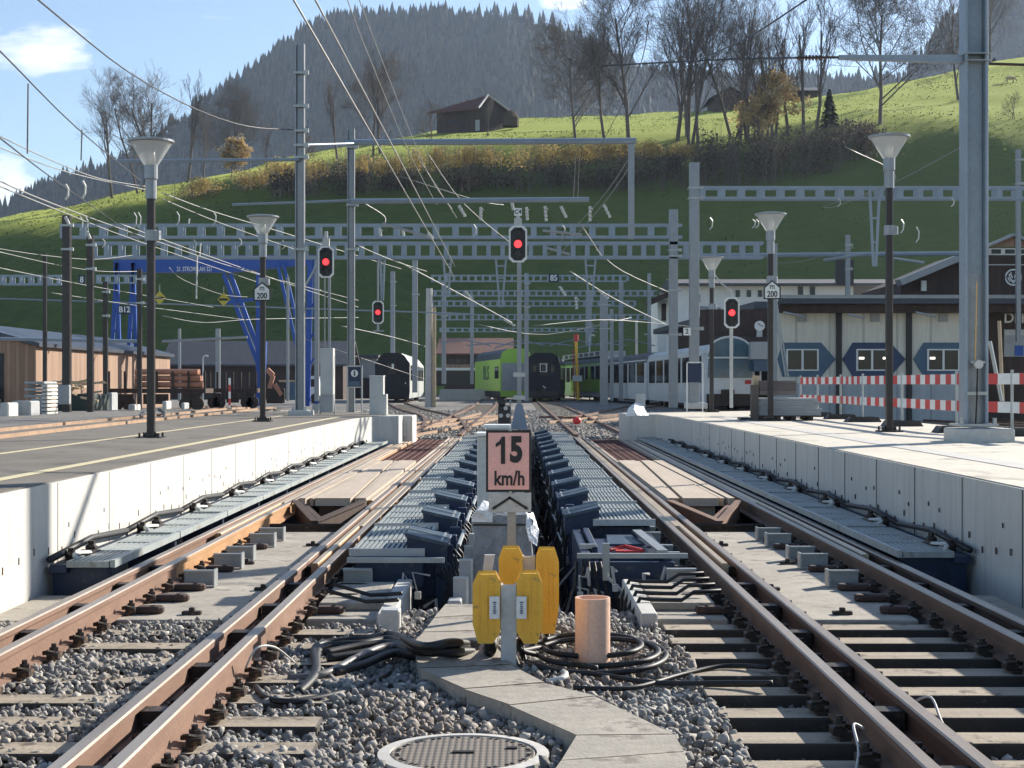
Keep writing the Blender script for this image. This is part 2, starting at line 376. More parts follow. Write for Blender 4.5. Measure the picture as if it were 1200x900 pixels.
for j in range(len(ys)-1):
    for i in range(nx-1):
        a = j*nx+i; g.f.append((a, a+1, a+1+nx, a+nx))
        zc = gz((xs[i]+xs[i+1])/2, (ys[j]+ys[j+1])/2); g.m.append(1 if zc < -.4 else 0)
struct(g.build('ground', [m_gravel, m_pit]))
# hills: a steep lower slope, a meadow shelf on top, seen from the valley floor
S_T = [(-500, 276), (-100, 270), (0, 263), (90, 247), (150, 233), (300, 202), (380, 186), (450, 172), (600, 166), (860, 158), (940, 148), (1000, 141), (1200, 137), (1700, 120)]
C_T = [(-500, 270), (-50, 262), (0, 257), (90, 241), (130, 230), (215, 214), (300, 196), (330, 186), (400, 176), (450, 166), (505, 154), (600, 141), (700, 134), (850, 128), (950, 110), (1070, 92), (1200, 62), (1700, 10)]
Y1 = 265.; Y2 = 400.
def _hill(px, Y):
    z1 = CZ+(450-lerp(S_T, px))/F*Y1; z2 = CZ+(450-lerp(C_T, px))/F*Y2; y0 = Y1-z1/.80
    if Y < y0: return -.6
    if Y < Y1: return z1*(Y-y0)/(Y1-y0)-.3
    if Y < Y2: return z1+(z2-z1)*(Y-Y1)/(Y2-Y1)
    return z2-(Y-Y2)*.35
def hillz(x, Y):
    px = CX+x*F/Y
    z = sum(_hill(px, Y+d) for d in (-9, -4, 0, 4, 9))/5
    if z > 1: z += (math.sin(x*.11+Y*.07)+math.sin(x*.043-Y*.05+2)+.6*math.sin(x*.31+Y*.2))*.35*min(1, z/10)
    return z
def hill_at(px, py, Y0=190, Y1_=398):
    """walk along the sight line until it meets the hill"""
    Y = Y0
    while Y < Y1_:
        x = XX(px, Y)
        if hillz(x, Y) >= ZZ(py, Y): break
        Y += .5
    return Vector((XX(px, Y), Y, hillz(XX(px, Y), Y)))
h = MB(); yr = list(range(170, 262, 6))+list(range(262, 420, 5))+[430, 450, 480]
pxs = list(range(-500, 1701, 14)); n = len(pxs)
for Y in yr:
    for p in pxs: x = XX(p, Y); h.v.append((x, Y, hillz(x, Y)))
for j in range(len(yr)-1):
    for i in range(n-1): a = j*n+i; h.f.append((a, a+1, a+1+n, a+n)); h.m.append(0)
struct(h.build('hill', m_grass, smooth=True))
M_T = [(-500, 330), (-100, 290), (10, 255), (60, 226), (110, 208), (150, 192), (200, 158), (250, 122), (300, 92), (350, 56), (400, 36), (460, 30), (520, 26), (600, 27), (650, 40), (700, 62), (760, 98), (860, 110), (1000, 104), (1060, 96), (1085, 72), (1105, 40), (1135, 14), (1200, -15), (1700, -120)]
YB = 1180.; YR = 1900.
def mz(x, Y):
    px = CX+x*F/Y; zr = CZ+(450-lerp(M_T, px)+6)/F*YR
    wob = (math.sin(x*.02+Y*.004)+math.sin(x*.047+1)+math.sin(x*.009+Y*.011))*7
    t = (Y-YB)/(YR-YB)
    return -20+(zr+20)*t+wob*math.sin(min(1, max(0, t))*PI) if Y <= YR else zr-(Y-YR)*.4
mt_ = MB(); yr = [YB+(YR-YB)*k/26 for k in range(27)]+[YR+60, YR+160]; pxs = list(range(-500, 1701, 20)); n = len(pxs)
for Y in yr:
    for p in pxs: x = XX(p, Y); mt_.v.append((x, Y, mz(x, Y)))
for j in range(len(yr)-1):
    for i in range(n-1): a = j*n+i; mt_.f.append((a, a+1, a+1+n, a+n)); mt_.m.append(0)
struct(mt_.build('mountain', m_soil, smooth=True))
# rough tufts that break up the smooth slope
V = []; Fc = []
for i in range(26000):
    p = RN.uniform(-60, 1260); Y = RN.uniform(214, 395); x = XX(p, Y); z = hillz(x, Y)
    if z < 2: continue
    if math.sin(x*.09+Y*.05)+math.sin(x*.031-Y*.08)+RN.uniform(-1, 1) < -.4: continue
    o = len(V); s_ = RN.uniform(.05, .17); a_ = RN.random()*3
    for q in range(2):
        c_, d_ = math.cos(a_+q*1.5)*s_, math.sin(a_+q*1.5)*s_; V += [(x-c_, Y-d_, z-.1), (x+c_, Y+d_, z-.1), (x+c_*.6, Y+d_*.6, z+s_*1.1), (x-c_*.5, Y-d_*.5, z+s_*.9)]; Fc.append((o+4*q, o+4*q+1, o+4*q+2, o+4*q+3))
me = bpy.data.meshes.new('grass'); me.from_pydata(V, [], Fc); me.materials.append(leaf_mat('tuft_grass', (.06, .085, .022), (.22, .25, .07), .65))
go_ = bpy.data.objects.new('grass', me); COL.objects.link(go_); tag(go_, 'rough grass tufts scattered over the pasture slope', 'grass', kind='stuff')
# conifer forest: ragged two-tier cones, about fourteen thousand
V = []; Fc = []; k = 0
for i in range(15000):
    Y = YB+150+(YR-YB-150)*math.sqrt(RN.random()); 
    if RN.random() < .1: Y = YR-RN.random()*14
    px = -60+RN.random()*1340; x = XX(px, Y); z = mz(x, Y)
    if CY-(z+25-CZ)/Y*F > 300: continue
    H = (8+RN.random()**1.5*18)*(.8+.35*math.sin(x*.013+Y*.009)) if RN.random() > .08 else 20+RN.random()*6; r = H*(.17+.09*RN.random())
    a0 = RN.random()*6; m6 = 6
    for (zb, zt, rr) in ((0, .62, 1.), (.35, 1., .68)):
        o = len(V)
        for j in range(m6):
            a = a0+j*2*PI/m6; q = rr*r*(.7+.6*RN.random()); V.append((x+q*math.cos(a), Y+q*math.sin(a), z+H*(zb+.05*RN.random())))
        V.append((x, Y, z+H*zt))
        Fc += [(o+j, o+(j+1) % m6, o+m6) for j in range(m6)]
me = bpy.data.meshes.new('forest'); me.from_pydata(V, [], Fc); me.materials.append(m_fir)
fo = bpy.data.objects.new('forest', me); COL.objects.link(fo); tag(fo, 'hazy dark conifer forest covering the mountain behind', 'forest', kind='stuff')
# ---------------------------------------------------------------- platforms
def wall_ticks(mb, X, y0, y1, s):
    pass
pl = MB(); poly = [(-3.8, 2), (-3.8, 36), (-3.55, 38.2), (-3.0, 38.6), (-3.0, 40.2), (-4.6, 41), (-4.9, 45), (-8.7, 45), (-8.7, 2)]
pl.prism(poly, 'z', -.35, .69)
left = struct(pl.build('platform', m_concw))
s = MB(); s.prism([(-3.83, 2), (-3.83, 36), (-3.6, 38.2), (-3.3, 39), (-4.95, 44.9), (-8.7, 44.9), (-8.7, 2)], 'z', .694, .70); struct(s.build('platform_paving', m_asph))
pr = MB(); poly = [(3.9, 2), (3.88, 36), (3.68, 41), (2.95, 41.2), (2.85, 43), (8.3, 47), (8.3, 2)]
pr.prism(poly, 'z', -.35, .69); struct(pr.build('platform', m_concw))
s = MB(); s.prism([(3.93, 2), (3.91, 36), (3.72, 41), (4.2, 43.4), (8.28, 46.8), (8.28, 2)], 'z', .694, .70); struct(s.build('platform_paving', m_pcon))
# painted lines
def line(x, wd, y0, y1, mm=m_line, z=.705): struct(MB().box(x-wd/2, x+wd/2, y0, y1, z-.001, z+.001).build('platform_line', mm))
line(-4.32, .13, 2, 37); line(-5.9, .1, 2, 42)
line(4.9, .3, 2, 38, m_conc)
# joints and tie holes in the platform walls
for sgn, X0, nm in ((-1, -3.8, 'left'), (1, 3.9, 'right')):
    j = MB(); y = 12.7-1.6*5 if sgn < 0 else 13.4-1.6*5
    while y < 35: j.box(X0-.002, X0+.003, y, y+.008, -.3, .685) if sgn < 0 else j.box(X0-.021, X0-.0145, y, y+.006, -.3, .685); y += 1.6
    struct(j.build('wall_joint', m_pit))
    j = MB(); y = 4.3; k = 0
    while y < 33:
        zc = .12+.06*(k % 3 == 0)-.03*(k % 2)
        x0, x1 = (X0-.002, X0+.004) if sgn < 0 else (X0-.024, X0-.0145)
        j.box(x0, x1, y, y+.018, zc, zc+.055)
        if RN.random() < .35: j.box(x0, x1, y+.2, y+.215, zc+.2, zc+.24)
        y += .37; k += 1
    struct(j.build('wall_tie_hole', m_rustd))
# ---------------------------------------------------------------- rails
PROF = [(-.07, 0), (.07, 0), (.07, .014), (.012, .032), (.012, .118), (.036, .130), (.036, .160), (.028, .168), (-.028, .168), (-.036, .160), (-.036, .130), (-.012, .118), (-.012, .032), (-.07, .014)]
def rail(path, parent, side=m_rust, top=m_head, zb=-.168, prof=PROF, name='rail', ztop_idx=(6, 7, 8)):
    m = MB(); n = len(prof)
    pts = [Vector((p[0], p[1], p[2] if len(p) > 2 else 0)) for p in path]
    for i, p in enumerate(pts):
        d = (pts[min(i+1, len(pts)-1)]-pts[max(i-1, 0)]).normalized(); nx = Vector((d.y, -d.x, 0)).normalized()
        for (a, b_) in prof: m.v.append(tuple(p+nx*a+Vector((0, 0, zb+b_))))
    for i in range(len(pts)-1):
        for j in range(n):
            m.f.append((i*n+j, i*n+(j+1) % n, (i+1)*n+(j+1) % n, (i+1)*n+j)); m.m.append(1 if j in ztop_idx else 0)
    m.f.append(tuple(range(n))); m.m.append(0); m.f.append(tuple(range((len(pts)-1)*n, len(pts)*n))[::-1]); m.m.append(0)
    return m.build(name, [side, top], parent)
BARP = [(-.03, 0), (.03, 0), (.03, .15), (.022, .16), (-.022, .16), (-.03, .15)]
def clip_mesh():
    m = MB(); m.box(-.12, .12, -.08, .08, 0, .018)
    for sx in (-1, 1):
        m.box(sx*.115-.035, sx*.115+.035, -.05, .05, .018, .05)
        m.tube([(sx*.11, 0, .05), (sx*.11, 0, .105)], .017, 6); m.tube([(sx*.11, 0, .06), (sx*.11, 0, .082)], .03, 6)
        m.box(min(sx*.05, sx*.1), max(sx*.05, sx*.1), -.03, .03, .04, .056)
        m.tube([(sx*.06, -.05, .06), (sx*.1, -.08, .075), (sx*.135, -.04, .06)], .008, 5)
    return m
TR = {}
m_rustshade = M('shaded_rail_steel', (.12, .068, .044), .75, .1, .3, 5, .3, 60, (.17, .11, .08), stretch=(1, .3, 1))  # darker copy of the rail rust, shade on the right webs painted in
for side, sg in (('left', -1), ('right', 1)):
    r1, r2, r3, r4 = (1.59, 1.81, 2.9, 3.13) if sg < 0 else (1.63, 1.86, 2.97, 3.2)
    t = thing('railway_track', 'rusty orange four rail track beside the left platform wall' if sg < 0 else 'four rail track, shade painted into its brown rails, beside the right platform wall', 'railway track', (sg*2.35, 4, -.17)); TR[side] = t
    sm = m_rust if sg < 0 else m_rustshade; 
    ends = {r1: 43.5, r4: 43.5, r2: 43, r3: 43}
    for r in (r1, r4, r2, r3):
        if sg < 0 and r in (r3, r1):
            rail([(sg*r, 4), (sg*r, 13.0)], t, m_rust); rail([(sg*r, 13.01), (sg*r, 43.5)], t, m_rusto)
        else: rail([(sg*r, 4), (sg*r, 13.5), (sg*r, 43.5)], t, sm)
    # check bars that start beside the running rails
    for (x, y0, mm) in ((.5*(r1+r2), 12.9, m_tan), (.5*(r3+r4), 13.6 if sg > 0 else 15.5, m_tan), (r1+.07, 16.3, m_tan), (r3+.07, 19.5, m_tan), (r2+.09, 19.9, m_deck), (r3-.1, 21, m_deck)):
        rail([(sg*x, y0), (sg*x, 43)], t, mm if sg > 0 else m_rusto, mm, -.165, BARP, 'check_bar', (2, 3, 4))
    # sleepers
    for k in range(12):
        y = 5.6+.55*k-(.2 if sg < 0 else 0)
        if y > 10.75: break
        xa, xb = (.98+.05*RN.random(), 3.75) if sg > 0 else (.92+.06*RN.random(), 3.7)
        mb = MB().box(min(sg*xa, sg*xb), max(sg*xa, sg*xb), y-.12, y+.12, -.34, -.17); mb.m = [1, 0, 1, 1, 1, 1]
        mb.build('sleeper', [m_sleep, m_sleepshade], t, bevel=.008)
    clip = None
    ysl = [5.6+.55*k-(.2 if sg < 0 else 0) for k in range(10)]
    for y in ysl+[11.1+.62*k for k in range(10)]:
        for r in (r1, r4, r2, r3):
            if y < 11 and r in (r2,) and False: continue
            if clip is None:
                clip = clip_mesh().build('rail_fastener', m_bolt, t, local=True); clip.location = Vector((sg*r, y, -.168))-t.location
            else:
                c2 = clip.copy(); COL.objects.link(c2); c2.location = Vector((sg*r, y, -.168))-t.location
    # spacer blocks between paired rails
    for y in [6.1+1.15*k for k in range(7)]:
        for (a, bb) in ((r1, r2), (r3, r4)):
            x0, x1 = sorted((sg*(a+.03), sg*(bb-.03))); MB().box(x0, x1, y, y+.12, -.13, -.045).build('spacer_block', m_bolt, t)
    # brace chairs along the inner slab
    cap = None
    for k in range(9):
        y = 11.15+.62*k
        for (xr, dr) in ((r3, -1), (r1, -1)):
            mb = MB(); x0 = xr+dr*.14; x1 = xr+dr*(.33 if k % 3 else .28); y0 = y-.06
            a_, b_ = sorted((sg*x0, sg*x1)); mb.box(a_, b_, y0, y0+.12, -.163, -.11)
            mb.tube([(sg*x1, y0+.06, -.163), (sg*x1, y0+.06, -.11)], .06, 10)
            mb.build('chair_block', m_slabc if dr > 0 else m_rustd, t, bevel=.012)
        if k in (2, 4, 5, 7, 8):
            mb = MB(); x0 = r3-.16; x1 = r3-.42; a_, b_ = sorted((sg*x0, sg*x1))
            mb.box(a_, b_, y+.26, y+.275, -.16, -.045); mb.box(a_, b_, y+.22, y+.275, -.045, -.03)
            xe = sg*x1; mb.box(xe-.008, xe+.008, y+.15, y+.30, -.16, -.02); mb.build('brace_plate', m_galv, t)
            mb = MB(); a_, b_ = sorted((sg*(r1-.16), sg*(r1-.40)))
            mb.box(a_, b_, y+.26, y+.275, -.16, -.03); mb.box(a_, b_, y+.20, y+.275, -.03, -.015); mb.build('brace_plate', m_galv, t)
# bond wires on the webs
for i, (pts, col, lb) in enumerate((
    ([(-1.52, 8.6, -.09), (-1.46, 8.6, .02), (-1.38, 8.75, .0), (-1.3, 8.95, -.12)], m_offw, 'short white bond wire looped off the left inner rail'),
    ([(1.56, 6.9, -.05), (1.5, 6.85, -.02), (1.49, 6.7, -.1), (1.45, 6.6, -.18)], m_offw, 'short white bond wire on the right inner rail'),
    ([(1.95, 7.6, -.08), (2.02, 7.5, -.03), (2.0, 7.2, -.1), (2.05, 7.0, -.15)], m_offw, 'curled white bond wire between the right rails'))):
    tag(MB().tube(catmull(pts), .0065, 6).build('bond_wire', col, smooth=True), lb, 'wire')
# slabs between the rails
for sg in (-1, 1):
    a, b_ = sorted((sg*1.9, sg*2.84)); struct(MB().box(a, b_, 10.85, 17.3, -.4, -.166).build('track_slab', m_slabc, bevel=.01))
    a, b_ = sorted((sg*.98, sg*1.5)); struct(MB().box(a, b_, 10.9, 12.5, -.5, -.168).build('track_slab', m_slabc, bevel=.01))
    a, b_ = sorted((sg*3.2, sg*3.78)); struct(MB().box(a, b_, 10.9, 12.2, -.5, -.18).build('track_slab', m_slabc))
    # drain covers and dark cleats on the slab
    for k, (x, y) in enumerate(((2.5, 14.2), (2.05, 12.4), (2.1, 15.8), (2.35, 11.1))):
        tag(MB().box(sg*x-.07, sg*x+.07, y-.03, y+.03, -.166, -.14).cb((sg*x, y, -.13), (.04, .04, .03)).build('slab_cleat', m_bolt, bevel=.004),
            'small dark bolted cleat on the %s track slab, %s' % ('left' if sg < 0 else 'right', ('a third of the way along', 'in its nearer part', 'near its far end', 'at its near edge')[k]), 'cleat', 'cleats on the track slabs')
m_rustred = M('rust_red_grid', (.11, .035, .028), .85, 0, .25, 6)
# deck of planks between the rails, V beams under its near end, rust red grid behind
for sg in (-1, 1):
    wd = 'left' if sg < 0 else 'right'
    t = thing('transition_deck', 'pale planked deck between the %s track rails with open V beams' % wd, 'deck', (sg*2.35, 19.8, -.4), 'planked decks between the rails')
    pk = [((1.95, 2.05), (1.95, 2.26)), ((2.07, 2.10), (2.29, 2.35)), ((2.15, 2.60), (2.40, 2.54)), ((2.65, 2.69), (2.57, 2.60)), ((2.73, 2.80), (2.63, 2.78))]
    for q, ((a0, a1), (b0, b1)) in enumerate(pk):
        m = MB(); ze = .03-.012*(q % 2); poly = [(sg*a0, 19.8+.15*(q % 2)), (sg*a1, 19.8+.15*(q % 2)), (sg*b1, 29.6), (sg*b0, 29.6)]
        m.prism(poly, 'z', ze-.10, ze); m.build('deck_plank', m_deck, t, bevel=.008)
    MB().prism([(sg*2.18, 19.95), (sg*2.57, 19.95), (sg*2.52, 29), (sg*2.42, 29)], 'z', -.26, -.08).build('under_beam', m_deck if sg > 0 else m_rust, t)
    m = MB(); a = Vector((sg*1.95, 19.6, -.1)); b_ = Vector((sg*2.4, 18.2, -.24)); c_ = Vector((sg*2.83, 19.6, -.1))
    for (p, q) in ((a, b_), (c_, b_)):
        m.bar(p, q, .03, .22); m.bar(p+Vector((0, 0, .11)), q+Vector((0, 0, .11)), .09, .02); m.bar(p+Vector((0, .5, .05)), q+Vector((0, .5, .08)), .07, .05)
    m.build('v_beam', m_rustd if sg < 0 else m_rust, t)
    m = MB(); m.box(min(sg*1.93, sg*2.82), max(sg*1.93, sg*2.82), 17.5, 17.62, -.22, -.12); m.tube([(sg*1.95, 17.4, -.1), (sg*2.8, 17.4, -.1)], .02, 6)
    m.build('cross_tie', m_bolt, t)
    m = MB(); y = 30.
    while y < 53: m.box(min(sg*1.92, sg*2.8), max(sg*1.92, sg*2.8), y, y+.08, -.12, -.06); y += .2
    for x in (2.05, 2.2, 2.35, 2.5, 2.65): m.box(sg*x-.015, sg*x+.015, 30, 53, -.1, -.05)
    g2 = m.build('rust_grid', m_rustred, t)
# ---------------------------------------------------------------- gauge changer units
def grating(x0, x1, L, slats_along=True, pitch=.055, z=.10):
    m = MB(); m.box(x0, x0+.025, 0, L, z-.05, z); m.box(x1-.025, x1, 0, L, z-.05, z); m.box(x0+.025, x1-.025, 0, .03, z-.05, z); m.box(x0+.025, x1-.025, L-.03, L, z-.05, z)
    m.box(x0+.03, x1-.03, L*.36, L*.36+.02, z-.045, z+.002); m.box(x0+.03, x1-.03, L*.68, L*.68+.02, z-.045, z+.002)
    x = x0+.05
    while x < x1-.04: m.box(x, x+pitch*.58, .03, L-.03, z-.035, z-.003); x += pitch
    m.mi = 1; m.box(x0+.02, x1-.02, .02, L-.02, z-.05, z-.04); return m
def inner_unit(sg, lid=True):
    root = thing('gauge_changer_unit', 'x', 'changer unit', (0, 0, 0), 'units of the gauge changing plant beside the central pit')
    X = lambda a, b: sorted((sg*a, sg*b))
    if lid: grating(*X(.80, 1.40), 2.16, pitch=.043).build('grating', [m_grat, m_gratd], root, local=True)
    m = MB(); a, b = X(.70, 1.34); m.box(a, b, .12, .2, -.32, .02); m.box(a, b, 2.1, 2.2, -.32, .02)
    a, b = X(.62, .70); m.box(a, b, .05, 2.3, -.75, .04); a, b = X(1.34, 1.38); m.box(a, b, .1, 2.3, -.5, .03)
    for y in (.3, 1.2, 2.0): a, b = X(.56, .66); m.box(a, b, y, y+.1, -1.2, .1)
    m.build('frame', m_navy, root, local=True, bevel=.006)
    # tilted motor housing with lid
    m = MB(); x0, x1 = (.50, .84) if sg > 0 else (.60, .93)
    pr = [(sg*x0, -.05), (sg*x0, .13), (sg*x1, .21), (sg*x1, .03)]
    m.prism(pr, 'y', .02, .75); m.mi = 1
    pr = [(sg*(x0-.015), .13), (sg*(x0-.015), .15), (sg*(x1+.015), .235), (sg*(x1+.015), .212)]
    m.prism(pr, 'y', -.01, .78); m.build('motor_housing', [m_navy, m_navyl], root, local=True, bevel=.005)
    m = MB(); a, b = X(.78, 1.42); m.box(a, b, -.035, -.005, .045, .112); m.build('edge_bar', m_offw, root, local=True)
    m = MB(); a, b = X(.52, .80); m.bar((sg*(x0+.04), .0, .165), (sg*(x0+.04), .77, .165), .02, .012); m.bar((sg*x0, .36, .16), (sg*x1, .36, .243), .02, .012); m.build('lid_strap', m_galv, root, local=True)
    m = MB()
    for k in range(5):
        y = .25+.4*k+RN.random()*.1; m.tube([(sg*.60, y, .0), (sg*.52, y+.05, -.1), (sg*.5, y+.12, -.4), (sg*.55, y+.1, -.8), (sg*.5, y+.2, -1.2)], .014, 5)
    m.build('hose', m_cable, root, local=True, smooth=True)
    m = MB()
    for k in range(4): m.box(*X(.50, .56), .9+.3*k, 1.0+.3*k, -.45+.07*k, -.38+.07*k)
    m.tube([(sg*.53, .85, .04), (sg*.53, 2.25, .04)], .02, 6); m.tube([(sg*.48, .85, -.2), (sg*.48, 2.25, -.25)], .012, 6)
    m.build('pipework', m_galv, root, local=True, smooth=False)
    return root
def outer_unit(sg):
    root = thing('grating_walkway', 'x', 'walkway', (0, 0, 0), 'grating walkways along the platform walls')
    X = lambda a, b: sorted((sg*a, sg*b)); e = 3.77 if sg < 0 else 3.86
    grating(*X(3.27, e-.16), 2.2, pitch=.045, z=.08).build('grating', [m_grat, m_gratd], root, local=True)
    m = MB(); a, b = X(3.3, e-.02); m.box(a, b, .1, .2, -.55, .02); a, b = X(e-.16, e-.02); m.box(a, b, 0, 2.35, -.02, .05); m.build('frame', m_navy, root, local=True, bevel=.006)
    m = MB(); 
    for y in (.35, .95):
        m.lathe([(.055, 0), (.055, .05), (.03, .07), (.03, .10)], (sg*(e-.10), y, .05), 8)
    m.box(*X(e-.22, e-.06), .45, .8, .05, .09); m.build('hydraulic_fitting', m_bolt, root, local=True)
    m = MB(); m.tube([(sg*(e-.2), .15, .08), (sg*(e-.1), .4, .10), (sg*(e-.2), .55, .085)], .024, 8); m.build('hose_sleeve', m_insw, root, local=True, smooth=True)
    MB().tube([(sg*(e-.04), -.05, .10), (sg*(e-.03), 1.2, .15), (sg*(e-.04), 2.4, .10)], .028, 6).build('wall_hose', m_cable, root, local=True, smooth=True)
    MB().box(*X(3.22, 3.26), 0, 2.36, .03, .09).build('edge_bar', m_grat, root, local=True)
    return root
for sg, wd in ((-1, 'left'), (1, 'right')):
    proto = None
    for i in range(12):
        y = (13.0 if sg < 0 else 15.8)+2.4*i
        lb = '%s with grating on the %s of the central pit' % (ordl(i, 'navy motor unit'), 'left' if sg < 0 else 'right')
        if proto is None: proto = inner_unit(sg); proto.location = (0, y, 0); proto['label'] = lb
        else: o_ = dup(proto, (RN.uniform(-.012, .012), y+RN.uniform(-.06, .06), RN.uniform(-.012, .012)), lb); o_.rotation_euler = (RN.uniform(-.004, .004), RN.uniform(-.01, .01), 0)
    proto = None
    for i in range(12):
        y = (12.3 if sg < 0 else 13.0)+2.4*i
        lb = '%s along the %s platform wall' % (ordl(i, 'grey grating walkway'), wd)
        if proto is None: proto = outer_unit(sg); proto.location = (0, y, 0); proto['label'] = lb
        else: dup(proto, (0, y, 0), lb)
# open unit without its cover, nearest on the right
t = thing('gauge_changer_unit', 'open navy changer unit without its grating cover right of the pit', 'changer unit', (.7, 13.4, 0))
m = MB(); m.box(.62, 1.38, 13.45, 13.53, -.38, -.06); m.box(.56, .64, 13.4, 15.7, -.9, .02); m.box(.70, 1.30, 13.8, 15.3, -.12, -.04); m.box(1.3, 1.36, 13.5, 15.6, -.3, -.02); m.box(.66, .72, 13.7, 15.5, -.12, .05); m.build('frame', m_navy, t, bevel=.006)
m = MB(); m.box(.52, 1.48, 13.3, 13.36, -.01, .03); m.box(.74, .80, 13.28, 13.34, -.2, .12); m.bar((1.28, 13.5, .03), (1.2, 15.4, .03), .09, .02); m.box(.56, .7, 13.7, 13.76, .03, .07); m.build('steel_angle', m_galv, t)
m = MB()
for k in range(6): m.tube([(.52+.05*k, 13.4, -.05), (.5+.07*k, 13.3, -.3), (.55+.08*k, 13.45, -.7), (.5+.05*k, 13.5, -1.2)], .014, 5)
m.build('hose', m_cable, t, smooth=True)
m = MB()
for k in range(4): m.lathe([(.04, 0), (.04, .1), (.025, .12), (.02, .2)], (.66+.16*k, 13.35, -.62+.06*(k % 2)), 8)
m.build('valve', m_bolt, t)
tag(MB().box(.9, 1.15, 14.0, 14.12, -.04, -.02).tube([(.85, 14.1, -.02), (1.0, 14.2, 0), (1.15, 14.0, -.02)], .02, 5).build('red_tape_scrap', m_red), 'scrap of red tape lying in the open unit', 'tape')
tag(MB().prism([(.86, 14.6), (1.22, 14.6), (1.15, 15.5), (.9, 15.5)], 'z', -.035, -.02).build('steel_sheet', m_navyl), 'slate blue inner panel lying in the open unit', 'panel')
# unit closing the left row in front: navy beam and white arm
t = thing('cross_girder', 'navy cross beam with pale arm under the nearest left grating', 'steel frame', (-1.1, 12.8, 0))
MB().box(-1.32, -.78, 12.72, 12.82, -.19, .03).build('beam', m_navy, t, bevel=.006)
MB().box(-1.40, -.60, 12.62, 12.68, .03, .07).build('edge_angle', m_galv, t)
m = MB(); m.tube([(-1.0, 12.3, -.45), (-.98, 12.3, -.3), (-.9, 12.3, -.22), (-.86, 12.3, -.22)], .03, 6); m.tube([(-1.25, 12.3, -.5), (-1.25, 12.3, -.17)], .015, 6); m.tube([(-.98, 12.3, -.32), (-1.1, 12.3, -.38)], .025, 6); m.build('lever_arm', m_offw, t)
m = MB()
for k in range(6): m.tube([(-.52-.03*k, 12.9, .05-.03*k), (-.47-.02*k, 12.75, -.15), (-.5-.04*k, 12.7, -.6), (-.5, 12.9, -1.2)], .013, 5)
m.build('hose', m_cable, t, smooth=True)
m = MB(); m.box(-.95, -.5, 12.5, 12.9, -.62, -.56)
for k in range(7): m.lathe([(.035, 0), (.035, .08), (.015, .1), (.015, .15+.05*(k % 3))], (-.93+.07*k, 12.5+.05*(k % 2), -.56), 6)
m.build('valve_bank', m_bolt, t)
for sg in (-1, 1):
    m = MB()
    for k in range(16):
        x = sg*RN.uniform(.5, 1.3); y = (12.55 if sg < 0 else 13.25)+RN.uniform(-.06, .1); z = RN.uniform(-.75, -.2)
        m.tube([(x, y, z), (x+RN.uniform(-.05, .05), y-.03, z+RN.uniform(.05, .2)), (x+RN.uniform(-.12, .12), y+.02, z+RN.uniform(.05, .2))], RN.uniform(.008, .018), 5)
        if k % 3 == 0: m.cb((x, y-.03, z), (.05, .04, .06))
    tag(m.build('pipe_fittings', m_offw, smooth=False), 'jumble of pale pipe fittings under the nearest %s unit' % ('left' if sg < 0 else 'right'), 'fittings', kind='stuff')
# pale plinths with cables at both inner corners
for sg, wd in ((-1, 'left'), (1, 'right')):
    a, b = sorted((sg*.86, sg*.98)); tag(MB().box(a, b, 10.7, 12.6, -.45, -.10).build('concrete_kerb', m_concw, bevel=.01), 'pale concrete kerb at the %s corner of the central pit' % wd, 'kerb')
    a, b = sorted((sg*.99, sg*1.46)); tag(MB().box(a, b, 11.3, 12.5, -.168, -.11).build('concrete_block', m_slabc, bevel=.01), 'low concrete block inside the %s running rail' % wd, 'block')
tag(MB().box(-.93, -.80, 10.45, 10.6, -.22, -.04).build('junction_box', m_offw, bevel=.01), 'small pale junction box at the end of the left kerb', 'box')
for k in range(4):
    y = 11.3+.35*k
    tag(MB().tube([(1.5, y, -.02), (1.3, y, -.03), (1.2, y-.08, -.08), (1.0, y-.02, -.085), (.90, y-.05, -.07), (.84, y-.05, -.2), (.82, y-.1, -.6)], .016, 6).build('cable', m_cable, smooth=True), '%s looping over the right kerb into the pit' % ordl(k, 'black cable'), 'cable')
    if k < 2: tag(MB().tube([(-1.4, y, -.02), (-1.25, y, -.06), (-1.1, y-.15, -.08), (-.98, y-.12, -.08), (-.86, y-.2, -.06)], .016, 6).build('cable', m_cable, smooth=True), '%s lying over the left kerb' % ordl(k, 'black cable'), 'cable')
# scatter of loose rods and steelwork in the pit
m = MB()
for k in range(120):
    y = 12+30*RN.random(); x = RN.uniform(.1, .55); m.bar((x, y, -1.2+RN.random()*.9), (x+RN.uniform(-.3, .3), y+RN.uniform(-.3, .8), -1.0+RN.random()*.9), .025)
for k in range(60):
    y = 12+30*RN.random(); m.tube([(RN.uniform(-.5, -.3), y, -.2*RN.random()), (RN.uniform(-.5, -.3), y+.2, -.5), (RN.uniform(-.5, -.3), y+.4, -1.2)], .015, 4)
tag(m.build('pit_steelwork', m_bolt), 'tangle of dark struts and cables down in the central pit', 'steelwork', kind='stuff')
